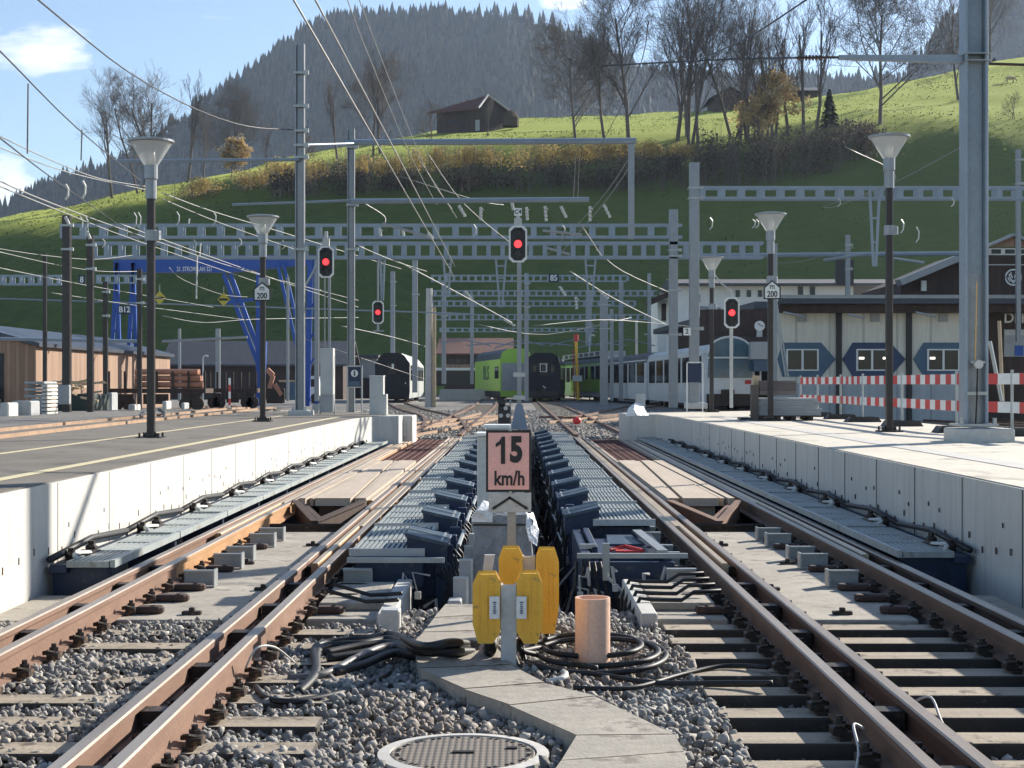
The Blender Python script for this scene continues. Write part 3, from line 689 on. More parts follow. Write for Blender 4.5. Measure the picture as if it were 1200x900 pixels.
# ---------------------------------------------------------------- central foreground
quads = [((523, 708), (557, 708), (557, 720), (510, 723)), ((510, 724), (557, 721), (566, 738), (497, 740)), ((497, 741), (566, 739), (577, 753), (484, 754)), ((484, 755), (577, 754), (597, 778), (492, 782)),
         ((493, 783.5), (598, 779.5), (636, 799), (545, 806)), ((546, 807.5), (637, 800.5), (696, 815), (598, 825)), ((599, 826.5), (697, 816.5), (787, 859.5), (676, 860.5)), ((677, 862), (789, 861), (800, 880), (660, 890)), ((659, 891.5), (801, 881.5), (806, 925), (630, 930))]
for i, q in enumerate(quads):
    pts = [G(a, b, -.12) for a, b in q]; m = MB(); m.prism([(p.x, p.y) for p in pts], 'z', -.26, -.12)
    tag(m.build('cover_slab', m_slabc, bevel=.006), 'cable duct cover slab, %s, counted from the pit' % (ORD[i] if i else 'first'), 'slab', 'concrete cable duct cover slabs')
c0 = G(543, 881, -.17); t = thing('manhole', 'round manhole with patterned iron lid in a concrete ring', 'manhole', c0)
m = MB(); m.lathe([(.335, -.1), (.335, .0), (.39, -.004), (.39, -.1)], (0, 0, 0), 40, False); m.build('concrete_ring', m_conc, t, local=True)
m, n2, b = _mat('cast_iron_lid'); b.inputs['Roughness'].default_value = .6; b.inputs['Metallic'].default_value = .3
ck = n2.nodes.new('ShaderNodeTexVoronoi'); ck.inputs['Scale'].default_value = 34; ck.inputs['Randomness'].default_value = 0; tcc = n2.nodes.new('ShaderNodeTexCoord'); n2.links.new(tcc.outputs['Object'], ck.inputs['Vector'])
n2.links.new(ramp(n2, ck.outputs['Distance'], [(.2, (.34, .29, .23)), (.5, (.13, .11, .09))]), b.inputs['Base Color']); iv = n2.nodes.new('ShaderNodeInvert'); n2.links.new(ck.outputs['Distance'], iv.inputs['Color']); bumpn(n2, b, iv.outputs[0], .9, .008); m_lid = m
MB().lathe([(.33, -.1), (.33, -.008), (.322, -.004)], (0, 0, 0), 40).build('lid', m_lid, t, local=True)
m = MB(); m.box(-.05, .05, -.015, .015, -.004, .004); m.cb((.22, .08, .0), (.05, .03, .006)); m.build('lid_pick_slot', m_bolt, t, local=True)
m = MB()
for k in range(60):
    a = 2*PI*k/60
    if k % 3: m.cb((.30*math.cos(a), .30*math.sin(a), -.003), (.018, .012, .006), Matrix.Rotation(a, 3, 'Z'))
m.build('lid_studs_pattern', m_bolt, t, local=True)
# yellow balise junction boxes on posts
def yellow_box(x, y, z0, z1, wd, lb, face):
    t = thing('cable_box', lb, 'cable box', (x, y, z0)); H = z1-z0; a = wd/2
    pr = [(-a*.45, 0), (a*.6, 0), (a, H*.28), (a, H*.86), (a*.65, H), (-a*.7, H), (-a, H*.9), (-a, H*.16)]
    MB().prism([(face*u, v) for u, v in pr], 'y', -.11, -.005).build('front_half', m_yel, t, local=True, bevel=.008)
    MB().prism([(face*u*.94, v*.985+.003) for u, v in pr], 'y', .003, .10).build('rear_half', m_yel, t, local=True, bevel=.008)
    MB().box(-.006, .006, -.118, -.108, H*.05, H*.95).build('seam_rib', m_yel, t, local=True)
    MB().box(-face*a*1.45 if face > 0 else a, -face*a if face > 0 else a*1.45, -.03, .03, H*.3, H*.8).build('mounting_bracket', m_bolt, t, local=True)
    MB().box(-a*.62, -a*.54, -.116, -.109, H*.1, H*.93).box(a*.52, a*.6, -.116, -.109, H*.1, H*.9).build('side_rib', m_yel, t, local=True)
    return t
yb = 9.1
for (pxa, pxb, pyt, pyb, Y, lb, face) in ((556, 585, 672, 749, 9.1, 'yellow cable box on the left of the front post', -1), (607, 634, 671, 749, 9.1, 'yellow cable box on the right of the front post', 1), (586, 611, 642, 720, 9.9, 'yellow cable box on the left of the rear post', -1), (629, 653, 643, 738, 9.9, 'yellow cable box on the right of the rear post', 1)):
    t = yellow_box(XX((pxa+pxb)/2, Y), Y, ZZ(pyb, Y), ZZ(pyt, Y), (pxb-pxa)/F*Y, lb, face)
    if Y < 9.5:
        xc = XX(580 if face < 0 else 611, Y); m = MB(); m.box(xc-.03, xc+.03, Y-.15, Y-.135, ZZ(721, Y), ZZ(695, Y)); lp = m.build('label_plate', m_white, t, bevel=.003)
        m = MB(); z_ = ZZ(701, Y)
        for q in (1.2, .7, 1., .8, 1.2, .9): m.box(xc-.008*q, xc+.008*q, Y-.153, Y-.15, z_-.008, z_); z_ -= .0125
        m.build('blue_print', m_octa, lp)
m = MB(); x0, x1 = XX(587, 9.05), XX(605, 9.05); m.box(x0, x1, 9.0, 9.02, -.4, ZZ(684, 9.05)); m.box(x0, x0+.012, 9.02, 9.1, -.4, ZZ(684, 9.05)); m.box(x1-.012, x1, 9.02, 9.1, -.4, ZZ(684, 9.05))
tag(m.build('steel_post', m_offw), 'grey channel post carrying the front pair of yellow boxes', 'post')
m = MB(); x0, x1 = XX(612, 9.9), XX(627, 9.9); m.box(x0, x1, 9.85, 9.87, -.4, ZZ(651, 9.9)); m.box(x0, x0+.012, 9.87, 9.95, -.4, ZZ(651, 9.9)); m.box(x1-.012, x1, 9.87, 9.95, -.4, ZZ(651, 9.9))
tag(m.build('steel_post', m_offw), 'grey channel post carrying the rear pair of yellow boxes', 'post')
tag(MB().prism([(XX(565, 9.6), ZZ(676, 9.6)), (XX(576, 9.6), ZZ(676, 9.6)), (XX(580, 9.6), ZZ(650, 9.6)), (XX(568, 9.6), ZZ(650, 9.6))], 'y', 9.58, 9.62).build('cable_bracket', m_offw), 'pale angled bracket standing above the front left yellow box', 'bracket')
# speed sign
Ys = 10.7; t = thing('speed_sign', 'pink 15 km/h speed sign with black border on a grey post', 'sign', (XX(599, Ys), Ys, -.3))
m = MB(); m.box(XX(594.5, Ys), XX(604.5, Ys), Ys+.005, Ys+.05, -.3, ZZ(505, Ys)); m.build('post', m_mast, t)
m = MB(); m.box(XX(569.5, Ys), XX(622.5, Ys), Ys-.018, Ys, ZZ(576.5, Ys), ZZ(504, Ys)); brd = m.build('sign_board', m_ink, t, bevel=.004)
m = MB(); m.box(XX(572.2, Ys), XX(620, Ys), Ys-.022, Ys-.019, ZZ(573.5, Ys), ZZ(507, Ys)); m.build('sign_face', m_pink, brd)
text('5', .235, (XX(605, Ys), Ys-.024, ZZ(528, Ys)), m_ink, brd, .012, .74)
MB().prism([(XX(a_, Ys), ZZ(b_, Ys)) for a_, b_ in ((587, 543.5), (592, 543.5), (592, 511.5), (588.2, 511.5), (585, 517), (581, 519.5), (581, 524), (587, 520.5))], 'y', Ys-.026, Ys-.0235).build('numeral', m_ink, brd)
text('km/h', .14, (XX(597, Ys), Ys-.024, ZZ(561, Ys)), m_ink, brd, .0035, .76)
m = MB(); m.box(XX(572.5, Ys), XX(622.5, Ys), Ys-.018, Ys, ZZ(600, Ys), ZZ(577.5, Ys)); ar = m.build('arrow_board', m_offw, t, bevel=.003)
m = MB(); Yq = Ys-.021
A = Vector((XX(576, Ys), Yq, ZZ(597, Ys))); B = Vector((XX(597.5, Ys), Yq, ZZ(583, Ys))); C_ = Vector((XX(619.5, Ys), Yq, ZZ(597, Ys)))
for (p, q) in ((A, B), (C_, B)):
    d = (q-p).normalized(); m.bar(p+d*.01, q+d*.006, .004, .018)
    nrm = Vector((-d.z, 0, d.x)); m.add([p, p+d*.03+nrm*.014, p+d*.03-nrm*.014], [(0, 1, 2)])
m.build('arrow_mark', m_ink, ar)
for py in (503.5, 577): MB().box(XX(596, Ys), XX(600, Ys), Ys-.028, Ys, ZZ(py+1.5, Ys), ZZ(py-1.5, Ys)).build('clamp', m_galv, t)
# cabinets behind the sign, wrapped box, grey panels
t = thing('control_cabinet', 'tall pale control cabinet standing directly behind the pink sign', 'cabinet', (-.12, 13.3, -.3))
MB().box(XX(559, 13.3), .06, 13.3, 13.7, -1.3, 1.05).build('body', m_offw, t, bevel=.01); MB().box(XX(558, 13.3), .07, 13.27, 13.74, 1.05, 1.075).build('top_cap', m_white, t)
t = thing('junction_cabinet', 'low cabinet with white lid further behind the pink sign', 'cabinet', (XX(583, 24), 24, -1))
MB().box(XX(570, 24), XX(596, 24), 24, 24.5, -1.3, ZZ(502, 24)).build('body', m_offw, t, bevel=.01); MB().box(XX(567, 24), XX(598, 24), 23.95, 24.6, ZZ(502, 24), ZZ(498, 24)).build('lid', m_white, t)
Yt = 12.2; t = thing('wrapped_machine', 'machine wrapped in grey plastic sheet under white folds', 'wrapped machine', (-.1, Yt, -.3))
m = MB(); x0, x1 = XX(556, Yt), XX(621, Yt); zt, zb = ZZ(604, Yt), -.6
ring = []
for (z, g_) in ((zb, .0), (zb+.3, .02), (-.1, -.01), (.15, .02), (zt-.16, .0), (zt-.05, .025), (zt, -.03)):
    r = []
    for k in range(24):
        a = 2*PI*k/24; cx = (x0+x1)/2; hx = (x1-x0)/2+g_; s_ = max(abs(math.cos(a)), abs(math.sin(a)))
        r.append((cx+hx*math.cos(a)/s_*(1+.03*math.sin(k*2.3+z*9)), Yt+.25+.25*math.sin(a)/s_*(1+.04*math.sin(k*1.7+z*7)), z+.01*math.sin(k*1.9)))
    ring.append(r)
vs = [p for r in ring for p in r]; fs = [(i*24+k, i*24+(k+1) % 24, (i+1)*24+(k+1) % 24, (i+1)*24+k) for i in range(len(ring)-1) for k in range(24)]+[tuple(range(len(vs)-24, len(vs)))]
m.add(vs, fs); m.build('grey_sheet', m_tarp, t, smooth=False)
m = MB(); m.bar((x0-.01, Yt-.005, zt-.075), (x1+.01, Yt-.005, zt-.075), .012, .014); m.build('strap', m_cable, t)
m = MB(); p = lambda a, b, d=0: P(a, b, Yt-.02+d)
m.add([p(553, 605), p(566, 587, .1), p(577, 599), p(577, 612), p(553, 611), p(560, 598, -.05), p(575, 590, .3), p(590, 598, .35)], [(0, 5, 3, 4), (5, 1, 2, 3), (0, 1, 5), (1, 6, 2), (6, 7, 2)]); 
m.add([p(617, 604), p(624, 600, .1), p(631, 622, .05), p(629, 640), p(620, 634, -.04), p(616, 618, -.03)], [(0, 1, 2, 5), (5, 2, 3, 4)])
o = m.build('white_fold', m_sheet, t); md = o.modifiers.new('t', 'SOLIDIFY'); md.thickness = .006
# thin kerb boards stepping back left of the cabinet
for k, (pa, pb, pt) in enumerate(((531, 548, 677), (538, 553.5, 656), (544, 559, 640), (549, 563, 626), (553, 566, 614))):
    Y = 11.75+.33*k; m = MB(); m.box(XX(pa, Y), XX(pb, Y), Y, Y+.05, -1.3 if k else -.3, ZZ(pt, Y)); 
    m.mi = 1; m.box(XX(pb, Y)-.012, XX(pb, Y)+.004, Y-.004, Y+.054, -.3, ZZ(pt, Y)+.004); m.box(XX(pa, Y)+.004, XX(pb, Y)-.012, Y-.004, Y+.054, ZZ(pt, Y)-.008, ZZ(pt, Y)+.004)
    tag(m.build('thin_upright', [m_conb, m_offw]), '%s stepping up behind the duct slabs' % ordl(k, 'thin grey panel with pale edge'), 'panel', 'thin grey panels beside the pit')
tag(MB().box(XX(525, 11.6), XX(541, 11.6), 11.5, 11.7, -.26, ZZ(702, 11.6)).build('concrete_block', m_conb, bevel=.01), 'small concrete block before the stepped grey panels', 'block')
# terracotta tube
cx = (674+715)/2; Yc = 9.25; m = MB(); r = 20.5/F*Yc; zt = ZZ(700, Yc)
m.lathe([(r, -.35), (r, zt), (r*.88, zt), (r*.88, -.3)], (XX(cx, Yc), Yc, 0), 40, False)
for a in (-1.9, -1.15): m.cb((XX(cx, Yc)+r*math.cos(a), Yc+r*math.sin(a), (zt-.35)/2), (.006, .006, zt+.34), Matrix.Rotation(a, 3, 'Z'))
tag(m.build('plastic_duct_pipe', m_tube, smooth=False), 'upright terracotta plastic duct pipe in the ballast', 'pipe')
# cables
def cable(pts, r, lb, mat=m_cable, z=None, cat='cable', grp=None):
    """smooth a polyline (Catmull) and sweep it"""
    p = [Vector(q) for q in pts]; out = []
    for i in range(len(p)-1):
        a, b, c_, d = p[max(i-1, 0)], p[i], p[i+1], p[min(i+2, len(p)-1)]
        for k in range(5):
            s_ = k/5; out.append(.5*((2*b)+(c_-a)*s_+(2*a-5*b+4*c_-d)*s_*s_+(3*b-a-3*c_+d)*s_**3))
    out.append(p[-1]); return tag(MB().tube(out, r, 7).build('black_cable' if mat is m_cable else 'cable', mat, smooth=True), lb, cat, grp)
zc = -.15
names = ['lowest', 'second lowest', 'middle', 'second highest', 'highest', 'loosest']
for k in range(6):
    j = lambda s_: RN.uniform(-s_, s_)
    pts = [P(578-k*1.3, 748, 9.15-.02*k), P(577-k, 762, 9.1), G(565, 772-k*3, zc), G(530, 774-k*4+j(2), zc+.028*k), G(495, 771-k*3+j(3), zc+.028*k), G(460, 768-k*5+j(3), zc+.02), G(425, 775-k*5+j(4), zc+.01), G(392-k*4, 792-k*8+j(5), zc)]
    if k > 3: pts += [G(370, 806-4*k, zc), G(350, 812, zc-.02)]
    cable(pts, .025, 'black cable in the bundle from the yellow boxes to the left, %s strand' % names[k], grp='cables of the left bundle')
cable([G(300, 805, -.17), G(312, 818, -.16), G(345, 822, -.16), G(400, 812, -.16), G(440, 797, -.16), G(456, 788, -.17)], .018, 'black cable loop lying on the ballast by the left rail')
cable([G(338, 795, -.17), G(380, 790, -.15), G(420, 770, -.13), G(455, 757, -.12), G(500, 762, -.12), G(525, 770, -.12)], .024, 'grey hose lying across the black bundle', M('grey_hose', (.14, .13, .125), .5))
def loop(cx, cy, rx, ry, a0, a1, z): return [G(cx+rx*math.cos(a), cy+ry*math.sin(a), z+.012*math.sin(a*3)) for a in [a0+(a1-a0)*k/14 for k in range(15)]]
for k, (cx, cy, rx, ry, lb) in enumerate(((697, 768, 84, 21, 'outer black cable coil round the terracotta pipe'), (700, 764, 72, 16, 'middle black cable coil round the terracotta pipe'), (692, 756, 60, 13, 'inner black cable coil behind the terracotta pipe'))):
    cable([P(612-k*2, 750, 9.15), P(611, 762, 9.12)]+loop(cx, cy, rx, ry, PI*.93, -PI*.85, -.15+.015*k), .017, lb, grp='cable coils round the pipe')
cable([P(641, 738, 9.9), P(643, 750, 9.85), P(652, 765, 9.7), G(672, 776, -.13), G(700, 783, -.14)], .017, 'black cable hanging from the rear right yellow box')
cable([G(640, 800, -.17), G(660, 795, -.15), G(662, 789, -.15), G(655, 788, -.17)], .02, 'pale cable end poking from the ballast by the slabs', m_offw)
cable([G(672, 806, -.16), G(740, 806, -.16), G(800, 790, -.16), G(850, 780, -.15), G(900, 782, -.14)], .014, 'thin black cable running right over the ballast')
cable([G(640, 782, -.16), G(700, 790, -.16), G(770, 800, -.16), G(860, 800, -.14), G(905, 800, -.12)], .014, 'thin cable crossing the ballast below the coils')
cable([P(604, 750, 9.2), P(603, 765, 9.1), P(608, 780, 9.0)], .01, 'short black lead down the front post, left')
cable([P(612, 752, 9.2), P(614, 765, 9.15), P(618, 785, 9.05)], .01, 'short black lead down the front post, right')
# sloping tray behind the rear boxes
m = MB(); m.prism([(XX(640, 10.5), 10.4), (XX(664, 10.5), 10.4), (XX(655, 12), 12.0), (XX(643, 12), 12.0)], 'z', -.30, -.22); tag(m.build('cable_tray', m_navyl), 'slate coloured cable tray leading into the pit', 'cable tray')
# ---------------------------------------------------------------- ballast
def ico():
    t_ = (1+5**.5)/2; v = np.array([(-1, t_, 0), (1, t_, 0), (-1, -t_, 0), (1, -t_, 0), (0, -1, t_), (0, 1, t_), (0, -1, -t_), (0, 1, -t_), (t_, 0, -1), (t_, 0, 1), (-t_, 0, -1), (-t_, 0, 1)])/1.9
    f = [(0, 11, 5), (0, 5, 1), (0, 1, 7), (0, 7, 10), (0, 10, 11), (1, 5, 9), (5, 11, 4), (11, 10, 2), (10, 7, 6), (7, 1, 8), (3, 9, 4), (3, 4, 2), (3, 2, 6), (3, 6, 8), (3, 8, 9), (4, 9, 5), (2, 4, 11), (6, 2, 10), (8, 6, 7), (9, 8, 1)]
    return v, np.array(f)
iv_, if_ = ico()
def inpoly(x, y, q):
    ins = False; n = len(q)
    for i in range(n):
        x1, y1 = q[i]; x2, y2 = q[(i+1) % n]
        if (y1 > y) != (y2 > y) and x < (x2-x1)*(y-y1)/(y2-y1)+x1: ins = not ins
    return ins
polys = [[(G(a, b, -.12).x, G(a, b, -.12).y) for a, b in q] for q in quads]
def stones(regions, name, lb):
    cs = []; 
    for (x0, x1, y0, y1, zf, dens, sz) in regions:
        n = int((x1-x0)*(y1-y0)*dens)
        for k in range(n):
            x = RN.uniform(x0, x1); y = RN.uniform(y0, y1)
            if x*x*0 + (x-c0.x)**2+(y-c0.y)**2 < .41**2: continue
            if any(inpoly(x, y, q) for q in polys): continue
            if y > 10.7 and .84 < abs(x) < 1.55: continue
            if y > 10.75 and abs(x) > 1.85: continue
            if y > 11.4 and abs(x) < .9: continue
            z = zf(x, y)
            if abs(x-XX(cx, 9.25)) < .02 and False: continue
            cs.append((x, y, z+RN.uniform(-.02, .018), sz*(.5+.95*RN.random()**1.6)))
    cs = np.array(cs); N = len(cs); nv = 12
    V = np.empty((N, nv, 3)); J = NP.uniform(.6, 1.35, (N, nv, 1))
    Q = NP.normal(size=(N, 4)); Q /= np.linalg.norm(Q, axis=1)[:, None]; w_, x_, y_, z_ = Q.T
    Rm = np.stack([1-2*(y_**2+z_**2), 2*(x_*y_-z_*w_), 2*(x_*z_+y_*w_), 2*(x_*y_+z_*w_), 1-2*(x_**2+z_**2), 2*(y_*z_-x_*w_), 2*(x_*z_-y_*w_), 2*(y_*z_+x_*w_), 1-2*(x_**2+y_**2)], 1).reshape(N, 3, 3)
    sc = np.stack([NP.uniform(.75, 1.2, N), NP.uniform(.6, 1., N), NP.uniform(.45, .8, N)], 1)[:, None, :]
    V = np.einsum('nij,nkj->nki', Rm, iv_[None]*J*sc)*(cs[:, 3]/2)[:, None, None]+cs[:, None, :3]
    Fx = (if_[None]+(np.arange(N)*nv)[:, None, None]).reshape(-1)
    me = bpy.data.meshes.new(name); me.vertices.add(N*nv); me.vertices.foreach_set('co', V.reshape(-1)); nf = N*20
    me.loops.add(nf*3); me.loops.foreach_set('vertex_index', Fx.astype(np.int32)); me.polygons.add(nf)
    me.polygons.foreach_set('loop_start', np.arange(nf, dtype=np.int32)*3); me.polygons.foreach_set('loop_total', np.full(nf, 3, dtype=np.int32)); me.update(calc_edges=True)
    me.materials.append(m_stone); o = bpy.data.objects.new(name, me); COL.objects.link(o); tag(o, lb, 'ballast', kind='stuff')
def wave(x, y): return .012*math.sin(x*5+y*3)+.012*math.sin(x*2.3-y*4.1)
def zf_mid(x, y): return -.195+wave(x, y)
def zf_left(x, y):
    return -.188+wave(x, y)
def zf_right(x, y): return -.265+wave(x, y)*.7-(.03 if y > 8.5 else 0)
stones([(-1.5, 1.05, 5.4, 11.5, zf_mid, 900, .054), (-4.0, -1.5, 5.4, 10.85, zf_left, 850, .054), (1.05, 4.0, 5.4, 10.85, zf_right, 650, .052)], 'ballast', 'loose grey track ballast stones filling the foreground')

def zf_far(x, y): return -.06+.02*math.sin(x*3+y)
stones([], 'x', 'x') if False else None
def far_stones():
    cs = []
    for k in range(15000):
        y = 43.2+RN.random()**1.4*45; x = RN.uniform(-3.6-(y-43)*.12, 3.4+(y-43)*.1)
        cs.append((x, y, -.05+RN.uniform(-.02, .03), RN.uniform(.06, .13)))
    cs = np.array(cs); N = len(cs); J = NP.uniform(.7, 1.3, (N, 12, 1)); V = iv_[None]*J*(cs[:, 3]/2)[:, None, None]+cs[:, None, :3]
    me = bpy.data.meshes.new('ballast'); Fx = (if_[None]+(np.arange(N)*12)[:, None, None]).reshape(-1); nf = N*20
    me.vertices.add(N*12); me.vertices.foreach_set('co', V.reshape(-1)); me.loops.add(nf*3); me.loops.foreach_set('vertex_index', Fx.astype(np.int32)); me.polygons.add(nf)
    me.polygons.foreach_set('loop_start', np.arange(nf, dtype=np.int32)*3); me.polygons.foreach_set('loop_total', np.full(nf, 3, dtype=np.int32)); me.update(calc_edges=True); me.materials.append(m_stone)
    o = bpy.data.objects.new('ballast', me); COL.objects.link(o); tag(o, 'grey ballast stones of the station throat beyond the pit', 'ballast', kind='stuff')
far_stones()
# ---------------------------------------------------------------- masts, portals, lamps, signals
def mast(px, ytop, ybot, Y, wpx, lb, mat=m_mast, foot=None, hbeam=False, clamps=(), name='catenary_mast', cat='mast', grp='steel masts of the overhead line'):
    x = XX(px, Y); zt, zb = ZZ(ytop, Y), ZZ(ybot, Y); w_ = wpx/F*Y; t = thing(name, lb, cat, (x, Y, zb), grp)
    m = MB()
    if hbeam:
        f_ = w_*.13; m.box(x-w_/2, x-w_/2+f_, Y, Y+w_, zb, zt); m.box(x+w_/2-f_, x+w_/2, Y, Y+w_, zb, zt); m.box(x-w_/2+f_, x+w_/2-f_, Y+w_*.42, Y+w_*.58, zb, zt)
    else:
        m.box(x-w_/2, x+w_/2, Y, Y+w_, zb, zt)
    m.build('shaft', mat, t, bevel=.01 if wpx > 8 else 0)
    for py in clamps:
        z = ZZ(py, Y); q = MB(); q.box(x-w_*.62, x+w_*.62, Y-.03, Y+w_+.03, z-.03, z+.03); q.cb((x+w_*.75, Y, z), (.12, .1, .1)); q.build('clamp', m_galv, t)
    if foot:
        a, b_, c_, d_ = foot; MB().box(XX(a, Y), XX(b_, Y), Y-.25, Y+w_+.3, ZZ(d_, Y), ZZ(c_, Y)).build('foundation', m_conc, t, bevel=.02)
        m = MB(); m.box(x-w_*.85, x+w_*.85, Y-.1, Y+w_+.1, zb+.005, zb+.04)
        for s_ in (-1, 1): m.tube([(x+s_*w_*.7, Y-.06, zb), (x+s_*w_*.7, Y-.06, zb+.12)], .03, 6)
        m.build('base_plate', m_galv, t)
    return t
mast(351, 50, 482, 38.9, 10.5, 'tallest slim grey mast rising left of the hanging signal, on a concrete block', foot=(339, 365, 481, 491), hbeam=True, clamps=(85, 124, 153, 170, 184, 292))
mast(411, 150, 484, 43.6, 8.5, 'slim grey mast behind the blue information sign', hbeam=True, clamps=(172, 240, 292))
t4 = mast(1145, -260, 500, 21.2, 27, 'very thick blue grey mast on a concrete block at the right', m_mastb, foot=(1120, 1183, 502, 521), hbeam=True)
Y = 21.2; x = XX(1145, Y)
m = MB(); m.box(x-.13, x+.13, Y+.13, Y+.15, ZZ(500, Y), ZZ(320, Y)); m.build('cover_plate', m_mast, t4)
MB().box(x-.14, x+.14, Y-.02, Y+.0, ZZ(463, Y), ZZ(459, Y)).build('cross_strap', m_galv, t4); MB().box(x-.1, x+.1, Y-.05, Y, ZZ(426, Y), ZZ(423, Y)).build('disc_bracket', m_galv, t4)
m = MB(); m.tube([(x, Y-.10, ZZ(427, Y)), (x, Y-.03, ZZ(427, Y))], .06, 12); m.build('earthing_disc', m_insw, t4)
m = MB(); m.tube([(x, Y-.03, ZZ(430, Y)), (x-.01, Y-.02, ZZ(470, Y)), (x-.02, Y, ZZ(498, Y))], .012, 5); m.build('earthing_cable', m_cable, t4)
m = MB(); m.tube([(x-.03, Y-.02, ZZ(424, Y)), (x-.01, Y-.02, ZZ(330, Y))], .006, 4); m.build('yellow_cord', m_yel, t4)
for py in (62, 70): MB().box(x-.18, x+.18, Y-.03, Y+.35, ZZ(py+1, Y), ZZ(py, Y)).build('clamp', m_galv, t4)
# long bracket from the thick mast
t = thing('bracket_arm', 'long grey bracket arm reaching left from the thick right mast with black insulator', 'bracket', (XX(1131, Y), Y, ZZ(68, Y)))
MB().prism([(XX(1131, Y), ZZ(71.5, Y)), (XX(1131, Y), ZZ(62, Y)), (XX(985, Y), ZZ(62.5, Y)), (XX(985, Y), ZZ(67, Y))], 'y', Y+.1, Y+.2).build('arm', m_mastb, t)
m = MB(); m.tube([(XX(985, Y), Y+.15, ZZ(64.5, Y)), (XX(935, Y), Y+.15, ZZ(65, Y))], .018, 6)
for k in range(7): m.tube([(XX(938+k*4, Y), Y+.15, ZZ(65, Y)), (XX(940+k*4, Y), Y+.15, ZZ(65, Y))], .04, 8)
m.build('insulator', m_ins, t); MB().tube([(XX(936, Y), Y+.15, ZZ(65, Y)), (XX(860, Y+2), Y+2, ZZ(69, Y+2)), (XX(705, Y+6), Y+6, ZZ(77, Y+6))], .014, 5).build('tension_wire', m_wired, t)
MB().tube([(XX(1160, Y), Y+.15, ZZ(72, Y)), (XX(1260, Y), Y+.15, ZZ(75, Y))], .02, 5).build('rear_stay', m_ins, t)
mast(814, 190, 476, 46, 11, 'grey mast behind the small right lamp, carrying the upper right lattice girder', foot=(804, 828, 472, 479), clamps=(220, 232, 385))
mast(789.5, 245, 478, 57, 10, 'pale grey mast carrying the right end of the long lattice girders', clamps=(293, 300, 340, 392))
mast(906, 285, 488, 58, 10, 'grey mast partly behind the lamp with the hectometre sign')
mast(740, 163, 280, 44, 7, 'suspended grey drop post below the thin upper cross beam', name='drop_post', cat='post')
for a, (px, yt, yb_, Y, w_, lb) in enumerate(((77, 252, 490, 46, 9, 'dark mast with white fittings beside the stacked lumber'), (105, 275, 488, 46, 7, 'dark mast right of the stacked lumber, with pale cap'), (52, 297, 482, 52, 4, 'thin mast in front of the larch shed wall'), (123, 330, 482, 54, 5, 'short mast beside the left leg of the blue crane'), (163, 315, 480, 54, 5, 'thin mast just left of the nearest left lamp'), (337, 325, 470, 75, 3, 'thin pale green post between the crane legs'), (371, 300, 470, 80, 5, 'slim dark mast right of the tallest slim mast'), (210, 385, 470, 130, 3, 'thin far post behind the pipe wagon'), (255, 385, 465, 130, 5, 'far concrete post behind the pipe wagon'), (460, 318, 430, 125, 5, 'slim mast above the left black train'), (486, 305, 460, 110, 6, 'mast right behind the left black train'), (520, 330, 450, 120, 5, 'slim mast right of the concrete pole'), (553, 345, 450, 140, 4, 'slim far mast in front of the red brown roof'), (617, 320, 470, 112, 5, 'mast just right of the centre signal post'), (708, 345, 475, 95, 9, 'broad dark blue mast by the yellow pole'), (717, 362, 470, 100, 4, 'thin light mast against the broad dark mast'), (728, 330, 470, 120, 5, 'slim mast between the coaches, left one'), (761, 320, 462, 120, 4, 'slim mast above the silver coach'), (690, 340, 405, 150, 7, 'far mast above the green coach roof'), (746, 375, 440, 170, 3, 'far slim post with curved lamp beside it'), (1194, 175, 400, 60, 5, 'mast at the right picture edge'), (994, 275, 470, 66, 5, 'slim mast left of the thick right mast'), (905, 300, 360, 95, 4, 'short post above the canopy roof'), (598, 468, 505, 60, 2, 'thin stake left of the signal foot'))):
    mast(px, yt, yb_, Y, w_, lb, [m_pole, m_mast][px > 180], clamps=() if w_ < 5 else (yt+12, yt+40))
# concrete pole
Y = 98; t = thing('concrete_pole', 'weathered concrete pole with a timber batten right of the left black train', 'pole', (XX(506, Y), Y, 0))
MB().tube([(XX(503, Y), Y, 0), (XX(503, Y), Y, ZZ(338, Y))], [.28, .2], 10).build('shaft', m_conc, t); MB().box(XX(507, Y), XX(511, Y), Y-.3, Y-.1, 0, ZZ(360, Y)).build('batten', m_lum, t)
# lattice (vierendeel) girders
def girder(x0, x1, yt, yb_, Y, cell, lb, dep=.45, mat=m_mastb, grp='lattice girders across the tracks'):
    t = thing('lattice_girder', lb, 'girder', (XX(x0, Y), Y, ZZ(yb_, Y)), grp); a, b_ = XX(x0, Y), XX(x1, Y); zt, zb = ZZ(yt, Y), ZZ(yb_, Y); h = (zt-zb)*.17
    for yy_ in (Y, Y+dep):
        m = MB(); m.box(a, b_, yy_, yy_+.07, zt-h, zt); m.box(a, b_, yy_, yy_+.07, zb, zb+h); m.build('chord', mat, t)
    m = MB(); c_ = cell/F*Y; x = a
    while x <= b_+.01:
        for yy_ in (Y+.01, Y+dep+.01): m.box(x, x+c_*.3, yy_, yy_+.05, zb+h, zt-h)
        x += c_
    m.build('lattice', mat, t); return t
girder(105, 895, 283, 303, 57, 16.6, 'long lattice girder of square panels, the lower and nearer one')
girder(70, 800, 262, 279, 66, 23, 'long lattice girder behind and above the nearer one')
girder(820, 1260, 218, 233, 46, 23.2, 'lattice girder reaching right at the height of the right lamp heads')
for k, (x0, x1, yt, yb_, Y) in enumerate(((505, 735, 322, 330, 100), (500, 770, 340, 347, 108), (505, 745, 352, 359, 116), (500, 760, 368, 375, 124), (515, 700, 384, 389, 134))):
    girder(x0, x1, yt, yb_, Y, 8.5, '%s of the far stack of girders above the trains' % ['topmost', 'second from top', 'middle', 'second from bottom', 'lowest'][k])
